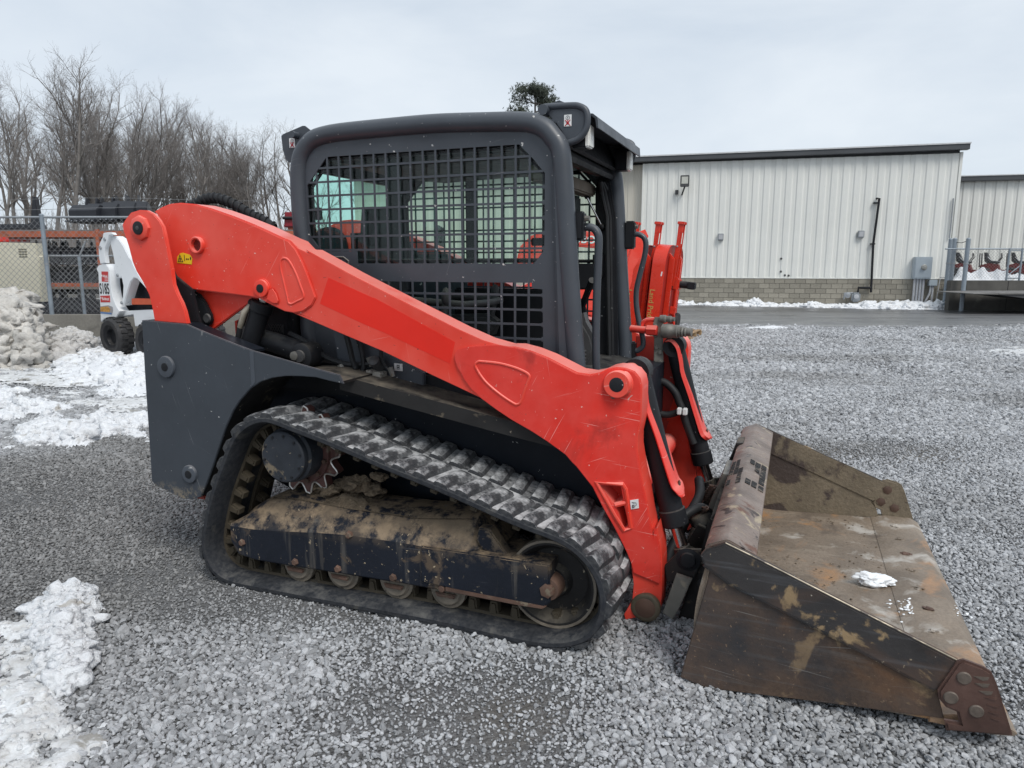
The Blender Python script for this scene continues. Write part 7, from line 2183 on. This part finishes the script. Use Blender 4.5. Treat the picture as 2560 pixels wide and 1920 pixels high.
for x, r in ((-0.75, 0.50), (0.95, 0.33)):
    for y in (TY + 0.12, TY + 0.9):
        w = MB().lathe([(r * 0.5, -0.1), (r * 0.85, -0.13), (r, -0.08), (r, 0.08), (r * 0.85, 0.13), (r * 0.5, 0.1)], (x, y, r), (0, 1, 0), 28).build("wheel", tyre, tr0)
        MB().lathe([(0.04, -0.06), (r * 0.5, -0.07), (r * 0.52, 0.0)], (x, y, r), (0, 1, 0), 20).build("rim", pm("orange_rim", (0.5, 0.2, 0.05), 0.5), w)
MB().prism([(-1.05, 0.9), (-1.0, 1.35), (-0.9, 1.35), (-0.85, 0.98), (-0.55, 0.96), (-0.55, 0.88)], TY + 0.35, TY + 0.8, bev=0.04).build("seat", seatfab, tr0)
MB().tube([(-1.15, TY + 0.2, 0.9), (-1.2, TY + 0.2, 2.1), (-1.2, TY + 0.9, 2.1), (-1.15, TY + 0.9, 0.9)], 0.035, 10).build("roll_bar", dark, tr0)

# ================================================================== TREES
bark = pm("grey_brown_bark", (0.185, 0.172, 0.162), 0.9, mott=(0.25, 3))
twigm = pm("haze_pale_twigs", (0.225, 0.208, 0.197), 0.9, mott=(0.2, 2))  # twig colour lightened to stand in for haze over distance


def tree_meshes(seed, height, spread=1.0, forks=1):
    rg = random.Random(seed)
    tv, tf, wv, wf = [], [], [], []

    def limb(p, q, r0, r1, sides, V, F):
        d = (q - p).normalized()
        u = d.orthogonal().normalized()
        w = d.cross(u)
        i = len(V)
        for c, r in ((p, r0), (q, r1)):
            for k in range(sides):
                a = 2 * math.pi * k / sides
                V.append(tuple(c + (u * math.cos(a) + w * math.sin(a)) * r))
        for k in range(sides):
            F.append((i + k, i + (k + 1) % sides, i + sides + (k + 1) % sides, i + sides + k))

    def grow(p, d, length, r, lvl):
        segs = 5 if lvl == 0 else (4 if lvl < 3 else 3)
        sides = 7 if lvl == 0 else (4 if lvl < 3 else 3)
        pts_ = [p]
        for s_ in range(segs):
            jit = 0.07 if lvl == 0 else 0.17
            d = (d + Vector((rg.gauss(0, jit), rg.gauss(0, jit), rg.gauss(0, jit * 0.6) + (0.03, 0.13, 0.07, 0.04, 0.02)[lvl]))).normalized()
            q = pts_[-1] + d * (length / segs)
            t0, t1 = s_ / segs, (s_ + 1) / segs
            V, F = (tv, tf) if lvl < 2 else (wv, wf)
            ra, rb_ = r * (1 - 0.62 * t0), r * (1 - 0.62 * t1)
            limb(pts_[-1], q, ra, rb_, sides, V, F)
            pts_.append(q)
            if lvl < 4 and (s_ >= (2 if lvl == 0 else 0)):
                n = {0: rg.choice((2, 3, 3)), 1: rg.choice((2, 2, 3)), 2: rg.choice((1, 2, 2)), 3: rg.choice((1, 1, 2))}[lvl]
                for _ in range(n):
                    ang = rg.uniform(0.35, 0.95) * spread
                    ax_ = d.orthogonal().normalized()
                    ax_.rotate(Matrix.Rotation(rg.uniform(0, 6.28), 3, d))
                    nd = d.copy()
                    nd.rotate(Matrix.Rotation(ang, 3, ax_))
                    if nd.z < 0.05:
                        nd.z = abs(nd.z) + 0.15
                        nd.normalize()
                    k = (0.55, 0.56, 0.55, 0.6)[lvl] * rg.uniform(0.65, 1.15) * (1.1 - 0.45 * t1)
                    grow(q, nd, length * k, max(0.0045, rb_ * rg.uniform(0.42, 0.66)), lvl + 1)
        if lvl == 0:
            grow(pts_[-1], d, length * 0.45, r * 0.36, 1)
    for f in range(forks):
        a = rg.uniform(0, 6.28)
        lean = 0.0 if forks == 1 else 0.22
        grow(Vector((0.15 * math.cos(a) * (forks > 1), 0.15 * math.sin(a) * (forks > 1), -0.3)), Vector((lean * math.cos(a), lean * math.sin(a), 1)).normalized(), height * 0.66, height * rg.uniform(0.0125, 0.0165) / (forks ** 0.3), 0)
    zmax = max(v[2] for v in wv)
    k = height / zmax
    out = []
    for nm, V, F, m in (("trunk", tv, tf, bark), ("crown", wv, wf, twigm)):
        me_ = bpy.data.meshes.new(nm)
        me_.from_pydata([(v[0] * k, v[1] * k, v[2] * k) for v in V], [], F)
        me_.materials.append(m)
        me_.shade_smooth()
        out.append(me_)
    return out


kinds = [tree_meshes(100 + i, 14.0, 0.85 + 0.08 * (i % 4), 1 + (i % 2)) for i in range(8)]
rng = random.Random(21)
tops = [(-30.695,12.309),(-28.891,13.537),(-26.963,13.485),(-26.13,12.178),(-25.014,12.23),(-23.831,11.519),(-22.733,11.334),(-21.263,10.591),(-19.841,10.91),(-18.637,10.191),(-17.024,9.2),(-15.756,9.254),(-14.477,9.522),(-13.088,9.254),(-10.322,8.174),(-6.387,7.631)]
row = []
for k, (x45, z45) in enumerate(tops):
    # a row of woodland that runs away to the right
    t = k / (len(tops) - 1)
    d = 40 + 22 * t + rng.uniform(-2, 2)
    row.append((x45 * d / 45, d, 1.5 + (z45 - 1.5) * d / 45 + rng.uniform(-0.3, 0.3)))
for k in range(5, len(tops) - 4):
    a, c = tops[k], tops[k + 1]
    t = (k + 0.5) / (len(tops) - 1)
    d = 41 + 22 * t + rng.uniform(-1, 3)
    row.append(((a[0] + c[0]) / 2 * d / 45, d, (1.5 + ((a[1] + c[1]) / 2 - 1.5) * d / 45) * rng.uniform(0.86, 0.98)))
extra = []
for k in range(30):
    t = rng.random() ** 1.2 * 0.76
    i = min(int(t * (len(tops) - 1)), len(tops) - 2)
    a, c = tops[i], tops[i + 1]
    f = t * (len(tops) - 1) - i
    xx_, zz_ = a[0] + (c[0] - a[0]) * f, a[1] + (c[1] - a[1]) * f
    d = 44 + 24 * t + rng.uniform(0, 9)
    extra.append((xx_ * d / 45 + rng.uniform(-0.8, 0.8), d, (1.5 + (zz_ - 1.5) * d / 45) * rng.uniform(0.72, 0.95)))
row = sorted([(-27.5, 38, 11.5), (-30.5, 42, 14.0)] + row, key=lambda q: q[0] / q[1])
ORD = 'first second third fourth fifth sixth seventh eighth ninth tenth eleventh twelfth thirteenth fourteenth fifteenth sixteenth seventeenth eighteenth nineteenth twentieth twenty-first twenty-second twenty-third twenty-fourth twenty-fifth twenty-sixth twenty-seventh twenty-eighth twenty-ninth thirtieth'.split()
for k, (x, y, h_) in enumerate(row + extra):
    kd = kinds[(k * 5 + k // 8) % 8]
    front = k < len(row)
    lab = ("bare winter tree in the front row of the wood, %s from the left" % ORD[k]) if front else "thinner bare winter tree deeper in the wood behind the front row"
    t = thing("bare_tree", lab, "tree", (x, y, 0.6), rng.uniform(0, 6.28), "bare trees in the wood at left" if front else "bare trees deeper in the wood")
    s_ = h_ * (0.97 if x / y < -0.6 else 1.05) / 14.0
    t.scale = (s_ * rng.uniform(0.8, 1.05), s_ * rng.uniform(0.8, 1.05), s_)
    put("trunk", kd[0], t)
    put("crown", kd[1], t)
# brown undergrowth and bank at the foot of the wood
o = grid_sheet("wooded_bank", -75, 6, 36, 95, 60, 40, lambda X, Y: 0.25 + np.clip((Y - 36) / 6, 0, 1) * (1.5 + 0.5 * fbm(X * 0.3, Y * 0.3, 4, 5)), pm("leaf_litter_bank", (0.10, 0.078, 0.058), 0.95, mott=(0.3, 0.6), fine=(0.5, 6, (0.06, 0.048, 0.038))))
tag(o, kind="structure")
rg = random.Random(33)
V, F = [], []
for k in range(5200):
    x, y = rg.uniform(-42, -11), rg.uniform(37, 52)
    h_ = abs(rg.gauss(1.2, 0.7)) + 0.6
    p = Vector((x, y, 0.4 + min(1, (y - 36) / 6) * 1.5))
    q = p + Vector((rg.gauss(0, 0.35) * h_, rg.gauss(0, 0.3) * h_, h_))
    r = rg.uniform(0.008, 0.022)
    i = len(V)
    for c, rr in ((p, r), (q, r * 0.4)):
        for a in (0, 2.094, 4.189):
            V.append((c.x + rr * math.cos(a), c.y + rr * math.sin(a), c.z))
    for j in range(3):
        F.append((i + j, i + (j + 1) % 3, i + 3 + (j + 1) % 3, i + 3 + j))
me = bpy.data.meshes.new("undergrowth")
me.from_pydata(V, [], F)
me.materials.append(twigm)
tag(put("undergrowth", me), "tangled brown undergrowth at the foot of the bare wood", "undergrowth", None, "stuff")

# evergreen behind the cab roof
needle = pm("dark_pine_needles", (0.050, 0.062, 0.046), 0.8, mott=(0.35, 1.5), rnd=0.2)
pine = thing("pine_tree", "dark evergreen pine crown rising behind the cab roof", "tree", (0, 0, 0), 0)
pt = [(1.202,13.744),(-0.123,12.327),(3.308,12.853),(1.603,10.896)]
px, pz = (pt[1][0] + pt[2][0]) / 2, pt[0][1]
pw = (pt[2][0] - pt[1][0]) / 2 * 1.12
rg = random.Random(8)
tv, tf, nv, nf = [], [], [], []
b = MB().tube([(px, 52, -0.3), (px + 0.1, 52, pz * 0.5), (px, 52, pz - 0.4)], 0.2, 8, rads=[0.28, 0.18, 0.04])
for k in range(64):
    z = pz - 0.45 - rg.random() ** 1.35 * 7.0
    a = rg.uniform(0, 6.28)
    rel = (pz - z) / 3.6
    L_ = pw * min(1.05, 0.55 + rel * 0.7) * rg.uniform(0.75, 1.1)
    p0 = Vector((px, 52, z))
    d = Vector((math.cos(a), math.sin(a), rg.uniform(0.1, 0.5)))
    p1 = p0 + d * L_
    b.tube([p0, p0 + d * L_ * 0.5 + Vector((0, 0, 0.05)), p1], 0.03, 4, rads=[0.05, 0.03, 0.012])
    for j in range(85):
        t = rg.uniform(0.35, 1.05)
        c = p0 + d * L_ * t + Vector((rg.gauss(0, 0.20), rg.gauss(0, 0.20), rg.gauss(0, 0.16)))
        for m_ in range(7):
            v = Vector((rg.gauss(0, 1), rg.gauss(0, 1), rg.gauss(0.5, 1))).normalized() * rg.uniform(0.12, 0.22)
            w = v.orthogonal().normalized() * 0.022
            i = len(nv)
            nv += [tuple(c - w), tuple(c + w), tuple(c + v)]
            nf.append((i, i + 1, i + 2))
b.build("trunk", bark, pine)
me = bpy.data.meshes.new("crown")
me.from_pydata(nv, [], nf)
me.materials.append(needle)
put("crown", me, pine)
# bare tree tops far off behind the right hand building
t = thing("bare_tree", "small bare tree top far off above the low white building at right", "tree", (53, 85, 0), 0.6)
t.scale = (0.8, 0.8, 0.82)
put("trunk", kinds[1][0], t)
put("crown", kinds[1][1], t)
